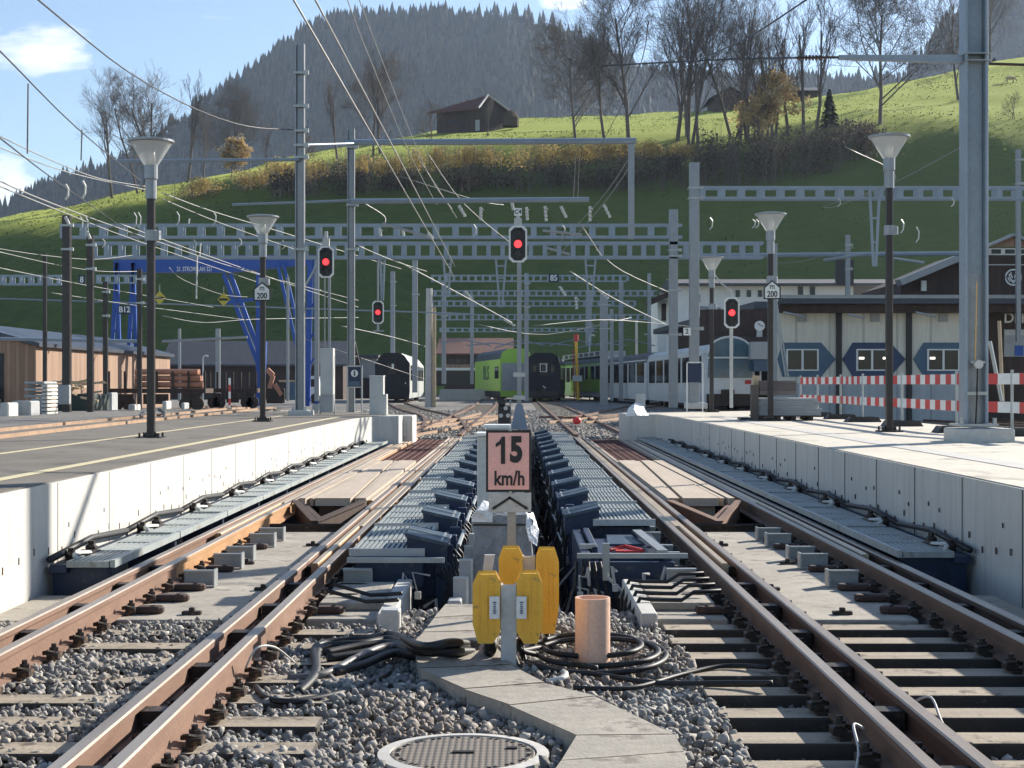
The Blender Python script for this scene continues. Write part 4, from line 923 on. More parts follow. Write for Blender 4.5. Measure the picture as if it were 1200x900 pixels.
girder(0, 72, 322, 334, 78, 11, 'far lattice girder at the left edge, behind the dark masts'); girder(112, 175, 322, 332, 82, 11, 'short far lattice girder behind the crane legs')
def beam(pts, r, lb, mat=m_mastb, name='cross_beam', cat='beam'):
    return tag(MB().tube(pts, r, 8).build(name, mat), lb, cat)
beam([P(272, 240, 42), P(411, 235, 43)], .035, 'thin round beam between the lamp and the slim mast, left'); beam([P(411, 236, 43), P(690, 234, 44)], .075, 'round cross beam ending above the centre signal')
beam([P(130, 189, 38.8), P(351, 187, 38.9)], .045, 'horizontal tube left of the tallest slim mast'); beam([P(352, 170, 38.9), P(415, 168, 43.5)], .03, 'short tube between the two slim masts'); beam([P(405, 167, 43.6), P(745, 165, 44)], .09, 'highest cross beam, in front of the yellow hedge')
beam([P(800, 300, 70), P(1140, 297, 66)], .1, 'long thin beam over the station roof'); beam([P(556, 368, 90), P(0, 350, 90)], .04, 'thin far cross wire beam over the yard, left'); beam([P(0, 397, 70), P(165, 400, 72)], .08, 'pale far beam above the shed roof')
beam([P(965, 305, 60), P(1018, 297, 60)], .05, 'short pale bracket tube left of the right lamp'); beam([P(1047, 303, 60), P(1083, 308, 60)], .05, 'short pale bracket tube right of the right lamp')
# V shaped hangers
def vhang(px, yt, yb_, Y, wt, lb):
    m = MB(); x = XX(px, Y); zt, zb = ZZ(yt, Y), ZZ(yb_, Y); w_ = wt/F*Y; zk = zb+(zt-zb)*.15
    m.bar((x-w_/2, Y, zt), (x-w_*.12, Y, zb), .07); m.bar((x+w_/2, Y, zt), (x+w_*.12, Y, zb), .07)
    for f_ in (.3, .6, .85): hw = w_*.12+(w_*.38)*f_; m.bar((x-hw, Y, zb+(zt-zb)*f_), (x+hw, Y, zb+(zt-zb)*f_), .05)
    tag(m.build('tapered_hanger', m_mastb), lb, 'hanger')
vhang(1025, 218, 312, 46, 12, 'tapered ladder hanger below the right lattice girder'); vhang(587, 303, 360, 57, 12, 'tapered hanger left of the centre signal'); vhang(692, 303, 358, 57, 12, 'tapered hanger right of the centre signal'); vhang(524, 303, 348, 57.5, 9, 'tapered hanger above the concrete pole'); vhang(448, 303, 352, 57.5, 5, 'narrow hanger carrying the small signal')
# lamps
def lamp(px, ytop, ybot, Y, lb, s=1.):
    x = XX(px, Y); zb = ZZ(ybot, Y); zt = ZZ(ytop, Y); u_ = Y/F; t = thing('platform_lamp', lb, 'lamp', (x, Y, zb), 'platform lamps with conical heads')
    m = MB(); R_ = .33*s
    m.box(x-.055*s, x+.055*s, Y-.055*s, Y+.055*s, zb+.02, zt-.85*s); m.build('post', m_pole, t, bevel=.012)
    m = MB(); m.box(x-.19*s, x+.19*s, Y-.19*s, Y+.19*s, zb, zb+.025)
    for a in (-1, 1):
        for b_ in (-1, 1): m.tube([(x+a*.14*s, Y+b_*.14*s, zb+.02), (x+a*.14*s, Y+b_*.14*s, zb+.09)], .018, 6)
        m.prism([(x+a*.055*s, zb+.02), (x+a*.13*s, zb+.02), (x+a*.055*s, zb+.12)], 'y', Y-.01, Y+.01)
    m.build('foot_plate', m_pole, t)
    MB().lathe([(.085*s, zt-.88*s), (.085*s, zt-.60*s), (.10*s, zt-.58*s), (.10*s, zt-.38*s)], (x, Y, 0), 14).build('collar', m_mast, t, smooth=False)
    MB().lathe([(.10*s, zt-.385*s), (R_*.96, zt-.035*s)], (x, Y, 0), 22, False).build('glass_cone', m_lamp, t, smooth=True)
    MB().lathe([(.07*s, zt-.38*s), (.06*s, zt-.16*s), (.02*s, zt-.12*s)], (x, Y, 0), 10).build('lamp_core', m_insw, t, smooth=True)
    MB().lathe([(R_*.95, zt-.05*s), (R_*1.04, zt-.035*s), (R_*1.04, zt-.005*s), (R_*.8, zt+.01*s), (0.02, zt+.02*s)], (x, Y, 0), 24).build('cover', m_mast, t, smooth=False)
    zc_ = zb+(zt-zb)*.68; m = MB(); m.lathe([(.09*s, -.08), (.09*s, .08)], (x, Y, zc_), 10); m.lathe([(.07*s, -.07), (.07*s, .07)], (x+.08*s, Y, zc_), 8); m.build('bracket_clamp', m_mast, t)
    return t
l1 = lamp(177, 164, 514, 22.9, 'nearest lamp on the left platform'); l2 = lamp(308, 253, 494, 32.7, 'second lamp on the left platform, carrying the 200 sign'); l3 = lamp(1042, 159, 506, 25.7, 'nearest and tallest lamp on the right platform'); l4 = lamp(903, 250, 493, 33.3, 'lamp carrying the 200 sign above the timber pile'); l5 = lamp(834, 301, 483, 43.6, 'smallest lamp, beside the railcar front')
def hsign(px, yc, Y, par, lb):
    x = XX(px, Y); z = ZZ(yc, Y); u_ = Y/F; t = thing('distance_sign', lb, 'sign', (x, Y-.1, z), 'house shaped 200 metre signs')
    def pent(s_): return [(x-10*s_*u_, z-10*s_*u_), (x+10*s_*u_, z-10*s_*u_), (x+10*s_*u_, z+4*s_*u_), (x, z+12.5*s_*u_), (x-10*s_*u_, z+4*s_*u_)]
    o = MB().prism(pent(1), 'y', Y-.10, Y-.08).build('border', m_ink, t); o2 = MB().prism(pent(.84), 'y', Y-.106, Y-.101).build('face', m_white, t)
    text('m', 9*u_, (x, Y-.108, z+5*u_), m_ink, t, .002, .9); text('200', 9.5*u_, (x, Y-.108, z-4.2*u_), m_ink, t, .004, .85)
hsign(308, 343, 32.7, l2, 'white house shaped sign m 200 on the left lamp post'); hsign(904, 341, 33.3, l4, 'white house shaped sign m 200 on the right lamp post')
# light signals
def signal(px, yc, Y, hpx, lb, lit=1, lamps=3, ybase=None, cap=True):
    x = XX(px, Y); z = ZZ(yc, Y); u_ = Y/F; h = hpx*u_/2; w_ = h*.5; t = thing('railway_signal', lb, 'signal', (x, Y, z-h))
    c_ = w_*.42
    def oc(s_): a, b_ = w_*s_, h*(s_*.5+.5) if s_ < 1 else h; b_ = h-(w_-w_*s_); return [(x-a+c_, z-b_), (x+a-c_, z-b_), (x+a, z-b_+c_), (x+a, z+b_-c_), (x+a-c_, z+b_), (x-a+c_, z+b_), (x-a, z+b_-c_), (x-a, z-b_+c_)]
    MB().prism(oc(1.), 'y', Y-.02, Y).build('white_rim', m_white, t); b_ = MB().prism(oc(.8), 'y', Y-.03, Y-.021).build('black_board', m_ink, t)
    MB().prism(oc(.7), 'y', Y+.001, Y+.25).build('housing', m_black, t)
    for k in range(lamps):
        zz = z+h*(.55-.55*k); r_ = w_*.42
        o = MB().disc((x, Y-.045, zz), r_, .012, 16).build('lens', m_ledred if k == lit else m_ledoff, t)
        MB().tube([(x-r_*1.1, Y-.04, zz+r_*.2), (x-r_*.8, Y-.12, zz+r_*.8), (x, Y-.14, zz+r_*1.15), (x+r_*.8, Y-.12, zz+r_*.8), (x+r_*1.1, Y-.04, zz+r_*.2)], .012, 4).build('visor', m_black, t)
    if cap: m = MB(); m.box(x-w_*.42, x+w_*.42, Y-.02, Y+.1, z+h, z+h+9*u_); m.box(x-w_*.2, x+w_*.2, Y, Y+.06, z+h+9*u_, z+h+22*u_*.8); m.build('top_bracket', m_offw, t)
    return t
Y = 50; t = signal(607, 286, Y, 43, 'centre signal showing red on a slim post behind the pink sign'); u_ = Y/F; x = XX(608.5, Y)
m = MB(); m.box(x-2.6*u_, x+2.6*u_, Y+.03, Y+.15, ZZ(476, Y), ZZ(306, Y)); m.build('post', m_mast, t)
m = MB(); a = 10*u_; b_ = 4*u_; zt, zb = ZZ(474, Y), ZZ(503, Y); m.add([(x-a, Y-.2, zb), (x+a, Y-.2, zb), (x+a, Y+.35, zb), (x-a, Y+.35, zb), (x-b_, Y, zt), (x+b_, Y, zt), (x+b_, Y+.2, zt), (x-b_, Y+.2, zt)], [(0, 1, 5, 4), (1, 2, 6, 5), (2, 3, 7, 6), (3, 0, 4, 7), (4, 5, 6, 7)]); m.build('tapered_foot', m_mast, t)
m = MB()
for py in (439, 466): m.box(x-7*u_, x+7*u_, Y-.02, Y+.02, ZZ(py+2.5, Y), ZZ(py-2.5, Y))
m.build('cross_plate', m_offw, t)
m = MB(); m.box(XX(602.5, Y), XX(611.5, Y), Y-.04, Y-.02, ZZ(253, Y), ZZ(244, Y)); o = m.build('number_plate', m_white, t); text('C4', .19, (XX(607, Y), Y-.045, ZZ(248.5, Y)), m_ink, o, .004)
Y = 41; t = signal(382, 307, Y, 37, 'left signal showing red above a tall grey cabinet'); u_ = Y/F
m = MB(); m.box(XX(379.5, Y), XX(380.6, Y), Y+.05, Y+.1, ZZ(410, Y), ZZ(325, Y)); m.box(XX(384, Y), XX(387, Y), Y+.05, Y+.12, ZZ(410, Y), ZZ(325, Y)); m.build('post', m_mast, t)
m = MB(); m.box(XX(376, Y), XX(391, Y), Y-.15, Y+.3, ZZ(462, Y), ZZ(408, Y)); m.box(XX(388, Y), XX(389.5, Y), Y-.17, Y-.15, ZZ(436, Y), ZZ(430, Y)); m.build('cabinet', m_offw, t, bevel=.01)
m = MB(); m.box(XX(376, Y), XX(391, Y), Y-.14, Y+.28, ZZ(483, Y), ZZ(462, Y)); m.build('cabinet_base', m_conb, t)
m = MB()
for px in (375, 392): m.bar(P(px, 486, Y), P(383+(px-383)*.8, 462, Y), .05)
m.box(XX(372, Y), XX(395, Y), Y-.2, Y+.3, ZZ(487, Y), ZZ(485.5, Y)); m.build('stand', m_galv, t)
Y = 58; t = signal(443, 366, Y, 27, 'small red signal hanging from the lattice girder', cap=False); m = MB(); m.tube([P(443, 352, Y), P(443, 303, Y)], .04, 6); m.tube([P(443, 380, Y), P(443, 388, Y)], .05, 6); m.box(XX(437, Y), XX(450, Y), Y, Y+.05, ZZ(388.5, Y), ZZ(387, Y)); m.build('hanger_rod', m_mast, t)
Y = 45.5; t = signal(857.5, 366.5, Y, 36, 'right signal showing red in front of the panoramic railcar', cap=False); m = MB(); m.box(XX(855.6, Y), XX(859.4, Y), Y+.05, Y+.14, ZZ(478, Y), ZZ(384, Y)); m.build('post', m_offw, t)
MB().tube([P(858, 348, Y), P(857, 340, Y), P(845, 332, Y), P(838, 322, Y)], .02, 5).build('feed_pipe', m_offw, t)
# dwarf shunting signal with three white lights
Y = 54; t = thing('shunting_signal', 'dwarf black shunting signal with white lamps left of the signal foot', 'dwarf signal', P(591, 505, Y)); m = MB(); x, z = XX(591, Y), ZZ(487, Y); m.box(x-.22, x+.22, Y, Y+.2, z-.5, z+.35); m.box(x-.22, x+.05, Y, Y+.2, z+.35, z+.6); m.build('housing', m_black, t, bevel=.03)
m = MB(); 
for dx, dz in ((-.12, .0), (.13, .0), (.05, .26)): m.disc((x+dx, Y-.02, z+dz), .075, .02, 12)
m.build('lens', m_insw, t)
# information sign and cabinets at the end of the left platform
Y = 43; t = thing('information_sign', 'dark blue information sign with a white disc on two legs', 'sign', P(415, 484, Y))
m = MB()
for px in (407, 424): m.box(XX(px-.9, Y), XX(px+.9, Y), Y, Y+.04, ZZ(485, Y), ZZ(428, Y))
for py in (429, 453.5): m.box(XX(407, Y), XX(424, Y), Y, Y+.04, ZZ(py+.8, Y), ZZ(py-.8, Y))
m.build('frame', m_offw, t); MB().box(XX(408, Y), XX(423, Y), Y-.01, Y+.01, ZZ(453, Y), ZZ(430, Y)).build('panel', m_navy, t)
MB().disc((XX(415.5, Y), Y-.016, ZZ(437.5, Y)), 4.2*Y/F, .005, 20).build('white_disc', m_white, t); text('i', .2, (XX(415.5, Y), Y-.02, ZZ(437.5, Y)), m_ink, t, .012)
MB().box(XX(409.3, Y), XX(421.7, Y), Y-.016, Y-.011, ZZ(452, Y), ZZ(447, Y)).build('text_panel', m_octa, t)
t = thing('relay_cabinet', 'pale cabinet at the end of the left platform beside the black train', 'cabinet', P(442, 486, 40)); MB().box(XX(433, 40), XX(449, 40), 40, 40.5, ZZ(487, 40), ZZ(441, 40)).build('body', m_offw, t, bevel=.01); MB().box(XX(449, 40), XX(453, 40), 40, 40.4, ZZ(486, 40), ZZ(462, 40)).build('side_box', m_offw, t, bevel=.01); MB().box(XX(432.5, 40), XX(449.5, 40), 39.98, 40.52, ZZ(441, 40), ZZ(440, 40)).build('top_cap', m_white, t)
tag(MB().box(-3.25, -2.75, 40.3, 42, -.3, .66).box(-3.2, -2.9, 40.25, 40.3, .1, .5).build('concrete_block', m_concw, bevel=.02), 'pale concrete block ending the left platform', 'block')
tag(MB().box(XX(366, 42), XX(373, 42), 42, 42.3, .7, .95).build('cable_pit_box', m_conb), 'small grey box by the foot of the tallest slim mast', 'box')
# right platform end
Y = 40; t = thing('wrapped_bollard', 'short post wrapped in clear plastic at the end of the right platform', 'post', P(748, 488, Y))
m = MB(); m.add([P(733, 488, Y), P(737, 478, Y), P(744, 472, Y), P(752, 474, Y+.2), P(760, 487, Y), P(747, 487, Y-.3), P(743, 480, Y-.2)], [(0, 1, 6, 5), (1, 2, 6), (2, 3, 6), (3, 4, 5, 6)]); o = m.build('plastic_sheet', m_sheet, t); md = o.modifiers.new('t', 'SOLIDIFY'); md.thickness = .01
MB().box(XX(746, Y), XX(757, Y), Y+.2, Y+.4, ZZ(487, Y), ZZ(462, Y)).build('box', m_offw, t)
# timber pile
Y = 33.5; t = thing('timber_pallet_pile', 'weathered boards and pale slabs piled on a pallet by the lamp', 'timber pile', P(925, 492, Y))
m = MB(); u_ = Y/F; x0, x1 = XX(890, Y), XX(933, Y); m.box(x0, x1, Y, Y+.06, ZZ(463, Y), ZZ(446, Y)); m.box(x0, x0+.05, Y+.06, Y+1.0, ZZ(463, Y), ZZ(446, Y)); m.box(x1-.05, x1, Y+.06, Y+1.0, ZZ(463, Y), ZZ(446, Y)); m.build('board_frame', boards('grey_weathered_board', (.17, .14, .13), .16, 'z'), t, bevel=.006)
m = MB(); 
for k in range(7): z0 = ZZ(487, Y)+k*.055; m.box(XX(889+RN.uniform(-1, 2), Y), XX(964+RN.uniform(-3, 4)-k*1.5, Y), Y+.02, Y+1.1, z0, z0+.05)
m.build('pale_boards', m_conb, t, bevel=.004)
m = MB()
for px in (894, 912, 930, 950): m.box(XX(px-3, Y), XX(px+3, Y), Y, Y+1, ZZ(492.5, Y), ZZ(488.5, Y))
m.box(XX(886, Y), XX(962, Y), Y-.02, Y+1, ZZ(488.4, Y), ZZ(487.1, Y)); m.build('pallet', m_woodd, t)
m = MB(); m.box(XX(880, Y), XX(888.5, Y), Y-.05, Y+.1, ZZ(493, Y), ZZ(451, Y)); m.build('upright', m_bark, t); MB().box(XX(884, Y), XX(891, Y), Y+.1, Y+.3, ZZ(454, Y), ZZ(440, Y)).build('timber_end', m_lum, t)
tag(MB().box(XX(868, Y), XX(880, Y), Y, Y+.5, ZZ(492, Y), ZZ(489.5, Y)).build('rubber_foot', m_black), 'black rubber foot left of the timber pile', 'barrier foot', 'spare barrier feet')
# red and white barrier
posts = [(1250, 518, 20.8), (1186, 511, 23.6), (1121, 507, 25.3), (1057, 499.5, 29), (1011, 494.5, 32.3), (985, 491, 35.1), (958, 488.5, 37.4), (938, 486.5, 39.6)]
prev = None
for i, (px, pb, Y) in enumerate(posts):
    x = XX(px, Y); Y = F*.8/(pb-450); x = XX(px, Y)
    t = thing('barrier_post', '%s of the red and white barrier' % ordl(i, 'post') if i else 'post of the red and white barrier just past the picture edge', 'barrier post', (x, Y, .7), 'posts of the red and white barrier')
    MB().tube([(x, Y, .78), (x, Y, 1.72)], .024, 8).build('pole', m_galv, t)
    m = MB(); dx = .35; m.prism([(x-dx, .705), (x+dx, .705), (x+dx*.8, .80), (x-dx*.8, .80)], 'y', Y-.18, Y+.2); m.build('rubber_foot', m_black, t, bevel=.01)
    if prev:
        for q, (zc_) in enumerate((1.58, 1.14)):
            bt = thing('barrier_board', '%s red and white board, %s span of the barrier' % (['upper', 'lower'][q], ORD[i-1] if i > 1 else 'nearest'), 'barrier board', (x, Y-.03, zc_), 'red and white barrier boards')
            A_ = Vector((prev[0], prev[1]-.03, zc_)); B_ = Vector((x, Y-.03, zc_)); n_ = max(4, int((B_-A_).length/.34)); mw = MB()
            for k in range(n_):
                a_ = A_.lerp(B_, k/n_); b2 = A_.lerp(B_, (k+1)/n_); mw.mi = k % 2; mw.bar(a_, b2, .012, .17)
            mw.build('striped_board', [m_white, m_red], bt)
    prev = (x, Y)
# yellow pole with red top, red ball, other small far things
Y = 130; t = thing('marker_pole', 'yellow pole with red head standing before the green coaches', 'pole', P(676, 470, Y)); MB().tube([P(677.5, 469, Y), P(675, 400, Y)], .13, 6).build('pole', m_yel, t); MB().tube([P(675, 400, Y), P(675, 392, Y)], .2, 8).build('red_head', m_red, t); MB().tube([P(673, 469, Y), P(672, 410, Y)], .05, 5).build('red_stay', m_red, t); MB().box(XX(671, Y), XX(682, Y), Y-.2, Y-.1, ZZ(447, Y), ZZ(440, Y)).build('plate', m_offw, t)
p = G(676, 503, -.1); tag(MB().lathe([(.02, -.13), (.12, -.1), (.16, 0), (.12, .1), (.02, .14)], p+Vector((0, 0, .3)), 12).build('marker_ball', EM('red_ball_paint', (.8, .05, .04), .0), smooth=True), 'bright red ball lying at the far crossing of the right track', 'ball')
Y = 60; t = thing('marker_post', 'short red and white marker post on the left platform', 'post', P(269, 483, Y))
for k in range(5): MB().tube([(XX(269, Y), Y, ZZ(483-8*k, Y)), (XX(269, Y), Y, ZZ(475-8*k, Y))], .05, 6).build('band', [m_white, m_red][k % 2], t)
for k, (px, py, Y) in enumerate(((187, 349, 70), (262, 351, 68))):
    t = thing('diamond_sign', 'yellow diamond board with black bar, %s one' % ['left, half behind the lamp post', 'right, beside the second lamp'][k], 'sign', P(px, py, Y), 'yellow diamond boards'); x, z = XX(px, Y), ZZ(py, Y); r_ = 7*Y/F
    MB().prism([(x-r_, z), (x, z-r_*1.15), (x+r_, z), (x, z+r_*1.15)], 'y', Y, Y+.02).build('board', M('yellow_board', (.5, .42, .05), .5), t); MB().box(x-r_*.75, x+r_*.75, Y-.005, Y-.002, z-.05, z+.05).build('black_bar', m_ink, t); MB().tube([(x, Y+.03, z+r_), (x, Y+.03, z+r_*2.2)], .02, 5).build('hanger', m_galv, t)
for s_, px, py, Y, wd, hg, lb in (('85', 649, 326, 99.5, 12, 10, 'dark blue board reading 85 over the middle tracks'), ('8', 96, 328, 77, 8, 11, 'dark blue board reading 8 at the left girder'), ('B12', 146, 363, 80, 14, 10, 'blue board reading B12 between the crane legs')):
    t = thing('track_number_board', lb, 'sign', P(px, py, Y)); u_ = Y/F; x, z = XX(px, Y), ZZ(py, Y); MB().box(x-wd/2*u_, x+wd/2*u_, Y-.03, Y, z-hg/2*u_, z+hg/2*u_).build('board', m_navy, t); text(s_, 9.5*u_, (x, Y-.035, z), m_white, t, .01, .9)
t = thing('platform_number_sign', 'small white sign with the number 2 on the mast by the railcar', 'sign', P(805, 388, 45.8)); Y = 45.8; MB().box(XX(801, Y), XX(809.5, Y), Y, Y+.04, ZZ(393, Y), ZZ(384, Y)).build('board', m_white, t); text('2', .2, (XX(805, Y), Y-.004, ZZ(388.5, Y)), m_ink, t, .004); MB().tube([P(809, 385, Y), P(816, 385, Y)], .012, 5).build('bracket', m_galv, t)
t = thing('platform_frame_sign', 'white framed blue sign standing at the mast foot by the railcar', 'sign', P(812, 480, 44.5)); Y = 44.5
m = MB()
for px in (804.5, 823): m.box(XX(px, Y), XX(px+1.3, Y), Y, Y+.04, ZZ(482, Y), ZZ(424, Y))
m.box(XX(804.5, Y), XX(824, Y), Y, Y+.04, ZZ(425.2, Y), ZZ(424, Y)); m.build('frame', m_white, t); MB().box(XX(807, Y), XX(822, Y), Y-.005, Y+.02, ZZ(448, Y), ZZ(426, Y)).build('panel', m_navy, t)
# ---------------------------------------------------------------- far tracks and turnouts
def rail_far(path, lb, mat=m_rust, w_=.12, h_=.15, grp='rails of the far station throat', off=(-.72, .72)):
    t = thing('railway_track', lb, 'railway track', (path[0][0], path[0][1], 0), grp)
    for o_ in off:
        m = MB(); pts = []
        for i in range(len(path)):
            a, b_ = Vector(path[max(i-1, 0)]), Vector(path[min(i+1, len(path)-1)]); d = (b_-a).normalized(); n_ = Vector((d.y, -d.x, 0)); pts.append(Vector(path[i])+n_*o_)
        m2 = []
        for i in range(len(pts)-1): m.bar(pts[i], pts[i+1]+(pts[i+1]-pts[i])*.01, w_, h_)
        m.build('rail', mat, t)
    L = [Vector(p) for p in path]; m = MB(); acc = 0
    if off == (-.72, .72) and mat is not m_rusto:
        for i in range(len(L)-1):
            d = L[i+1]-L[i]; n_ = int(d.length/.65); dn = d.normalized(); s_ = Vector((dn.y, -dn.x, 0))
            if L[i].y > 110: break
            for k in range(n_): c_ = L[i]+d*(k/n_)-Vector((0, 0, .06)); m.bar(c_-s_*1.2, c_+s_*1.2, .22, .1)
        if m.v: m.build('sleepers', m_sleep, t)
    return t
def g3(l, z=0.): return [tuple(G(a, b_, z)) for a, b_ in l]
def smoothp(l, k=5):
    p = [Vector(q) for q in l]; out = []
    for i in range(len(p)-1):
        a, b_, c_, d = p[max(i-1, 0)], p[i], p[i+1], p[min(i+2, len(p)-1)]
        for q in range(k): s_ = q/k; out.append(tuple(.5*((2*b_)+(c_-a)*s_+(2*a-5*b_+4*c_-d)*s_*s_+(3*b_-a-3*c_+d)*s_**3)))
    out.append(tuple(p[-1])); return out
def smoothp2(l): return [(p[0], p[1]) for p in smoothp([(a, b_, 0) for a, b_ in l], 8)]
m_rustx = M('crossing_rail', (.34, .22, .14), .6, .2, .3, 3)
m_railf = M('far_rail', (.17, .10, .07), .6, .3, .2, 2)
rail_far([(2.4, 43.5, 0), (2.4, 90, 0), (2.5, 180, 0)], 'straight dark track running to the black train in the middle', m_railf)
rail_far(smoothp([(-2.35, 43.5, 0), (-2.35, 58, 0), G(559, 482), G(571, 472), G(572, 465), G(560, 459.5), G(535, 455.5), G(515, 454)]), 'left track curving away between the concrete pole and the green train', m_railf)
rail_far(smoothp([G(428, 510), G(470, 503), G(520, 496), G(565, 491), G(600, 488.5)]), 'orange crossing track slanting over the left track', m_rustx, .10)
rail_far(smoothp([G(455, 512), G(505, 503), G(540, 497), G(580, 485)]), 'orange turnout track right of the slanting crossing', m_rustx, .10)
rail_far(smoothp([G(640, 490), G(700, 488), G(745, 478), G(790, 473), G(830, 470)]), 'dark track curving off right towards the panoramic railcar', m_railf)
rail_far(smoothp([G(664, 496), G(700, 492), G(745, 486)]), 'orange turnout rails by the red ball', m_rustx, .10)
rail_far(smoothp([(-2.35, 50, 0), (-3.6, 70, 0), (-6.2, 90, 0), (-9.2, 118, 0), (-11.5, 140, 0)]), 'track leading left to the black train by the cabinet', m_railf)
rail_far([(19.5, 48, 0), (16.5, 66, 0), (13, 80, 0), (11.8, 85, 0)], 'dark track behind the red and white barrier, nearer one', m_railf); rail_far([(24, 50, 0), (19, 68, 0), (15.5, 84, 0)], 'dark track behind the red and white barrier, farther one', m_railf)
rail_far([(x, y, .73 if y < 45 else gz(-20, y)+.06) for x, y in smoothp2([(-8.0, 20), (-8.3, 30), (-8.6, 47), (-10.3, 62), (-14.5, 80)])], 'rusty track at platform level along the left yard', m_rustx, .07, .06, off=(-.5, .5))
rail_far([(-16, 60, .4), (-17, 78, .1), (-19, 100, .05)], 'yard track in front of the shed carrying wagons', m_railf)
# low concrete edge far left track
tag(MB().box(XX(515, 150), XX(575, 150), 150, 150.5, -.2, ZZ(456, 150)).build('retaining_wall', m_concw), 'low pale retaining wall behind the curving left track', 'wall')
t = thing('footbridge', 'pale low parapet with rails before the red brown roof', 'parapet', P(540, 440, 165)); Y = 165
MB().box(XX(500, Y), XX(578, Y), Y, Y+.5, ZZ(434, Y), ZZ(431, Y)).build('upper_rail', m_white, t); MB().box(XX(500, Y), XX(578, Y), Y+.6, Y+1, ZZ(452, Y), ZZ(434.5, Y)).build('dark_base', m_pit, t)
m_x = None
# ---------------------------------------------------------------- trains
def train(name, lb, pf, pb, W, H, body, lower=None, roofm=m_slate, front='plain', win=True, round_=.5, zb=.35, winband=(.45, .78), winpitch=2.2, stripe=None):
    pf = Vector((*pf, 0)); pb = Vector((*pb, 0)); d = pb-pf; L = d.length; rz = math.atan2(-d.x, d.y)
    t = thing(name, lb, 'train', tuple(pf), rz=rz); a = W/2; hs = H*.80
    prof = [(-a*.96, zb), (a*.96, zb), (a, zb+.5), (a, hs), (a*(1-.25*round_), H*.93), (a*.5, H), (-a*.5, H), (-a*(1-.25*round_), H*.93), (-a, hs), (-a, zb+.5)]
    m = MB(); n_ = len(prof); o = [(u_, 0, v_) for u_, v_ in prof]+[(u_, L, v_) for u_, v_ in prof]; m.v = o
    for i in range(n_): m.f.append((i, (i+1) % n_, n_+(i+1) % n_, n_+i)); m.m.append(2 if 3 <= i <= 7 else (1 if i in (0, 1, 9) else 0))
    m.f += [tuple(range(n_)), tuple(range(n_, 2*n_))[::-1]]; m.m += [3, 3]
    m.build('body', [body, lower or body, roofm, m_trainf if front == 'dark' else body], t, local=True)
    z0, z1 = H*winband[0], H*winband[1]
    if win:
        for s_ in (-1, 1):
            y = 1.0
            while y+winpitch*.8 < L-.6:
                MB().box(min(s_*a, s_*(a+.02)), max(s_*a, s_*(a+.02)), y, y+winpitch*.8, z0, z1).build('window', m_glass, t, local=True); y += winpitch
    if stripe:
        for s_ in (-1, 1): MB().box(min(s_*a, s_*(a+.012)), max(s_*a, s_*(a+.012)), .1, L-.1, H*stripe[0], H*stripe[1]).build('stripe', stripe[2], t, local=True)
    for y in (L*.12, L*.12+2.2, L*.85-2.2, L*.85):
        for s_ in (-1, 1): MB().tube([(s_*(a*.55), y, .42), (s_*(a*.75), y, .42)], .42, 14).build('wheel', m_bolt, t, local=True)
    m = MB(); m.box(-a*.6, a*.6, L*.08, L*.3, .3, .7); m.box(-a*.6, a*.6, L*.7, L*.92, .3, .7); m.box(-a*.7, a*.7, L*.35, L*.65, .2, .45); m.build('underframe', m_bolt, t, local=True)
    return t, a, H, L
# middle black train end
t, a, H, L = train('passenger_train', 'black train end in the middle seen head on beyond the right track', (2.2, 128), (3.3, 150), 2.75, 4.1, m_train, front='dark')
m = MB(); m.box(-.42, .42, -.06, -.01, 2.2, 3.3); m.build('gangway_frame', m_bolt, t, local=True); MB().box(-.3, .3, -.08, -.065, 2.5, 3.2).build('window', m_silver, t, local=True); MB().box(-.24, .2, -.09, -.085, 2.55, 3.15).build('door_glass', m_glass, t, local=True)
m = MB(); m.box(-.9, -.6, -.05, -.01, 2.5, 3.1); m.box(.6, .9, -.05, -.01, 2.5, 3.1); m.build('side_glass', m_glass, t, local=True)
m = MB(); m.tube([(0, -.5, 1.0), (0, 0, 1.0)], .14, 8); m.box(-1.2, 1.2, -.2, 0, .5, .9); m.tube([(-.5, -.1, 1.2), (-.35, -.2, .8), (-.2, -.1, 1.1)], .04, 5); m.build('coupling', m_bolt, t, local=True)
MB().tube([(-.05, -.05, 1.35), (.2, -.08, 1.15)], .05, 5).build('pale_tag', m_white, t, local=True)
# left black train end with silver side
t, a, H, L = train('passenger_train', 'black ended train with silver windowed side on the left', (-9.9, 122), (-10.25, 146), 2.75, 3.95, m_silver, front='dark', round_=1.2, roofm=m_silver, winband=(.45, .76), winpitch=3.2)
m = MB(); m.prism([(-1.33, .4), (1.33, .4), (1.38, 3.1), (.95, 3.75), (.5, 3.98), (-.5, 3.98), (-.95, 3.75), (-1.38, 3.1)], 'y', -.12, -.01); m.build('end_wall', m_train, t, local=True)
MB().box(-.35, .3, -.16, -.125, 2.3, 3.2).build('window', m_bolt, t, local=True); MB().box(-.05, .12, -.18, -.165, 2.7, 3.1).build('window_glint', m_silver, t, local=True); MB().box(1.0, 1.08, -.17, -.13, 1.5, 1.62).build('tail_lamp', m_silver, t, local=True)
# lime green train behind centre left
t, a, H, L = train('passenger_train', 'lime green train with dark lettering curving behind the centre signal', (-.1, 139), (-2.9, 158), 2.9, 4.7, m_lime, lower=m_trainf, front='plain', win=False, roofm=m_roof)
MB().box(-a-.03, -a-.005, 1.0, 3.6, 2.0, 3.1).build('window', m_glass, t, local=True); MB().box(-a*.9, a*.9, -.06, -.005, .9, 3.4).build('front_panel', m_conb, t, local=True)
o = text('BLS', 1.9, (0, 0, 0), M('dark_green_letter', (.06, .16, .05), .5), None, .03, 1.6, th=.01); o.parent = t; o.location = (-a-.03, 10, 2.5); o.rotation_euler = (PI/2, 0, -PI/2)
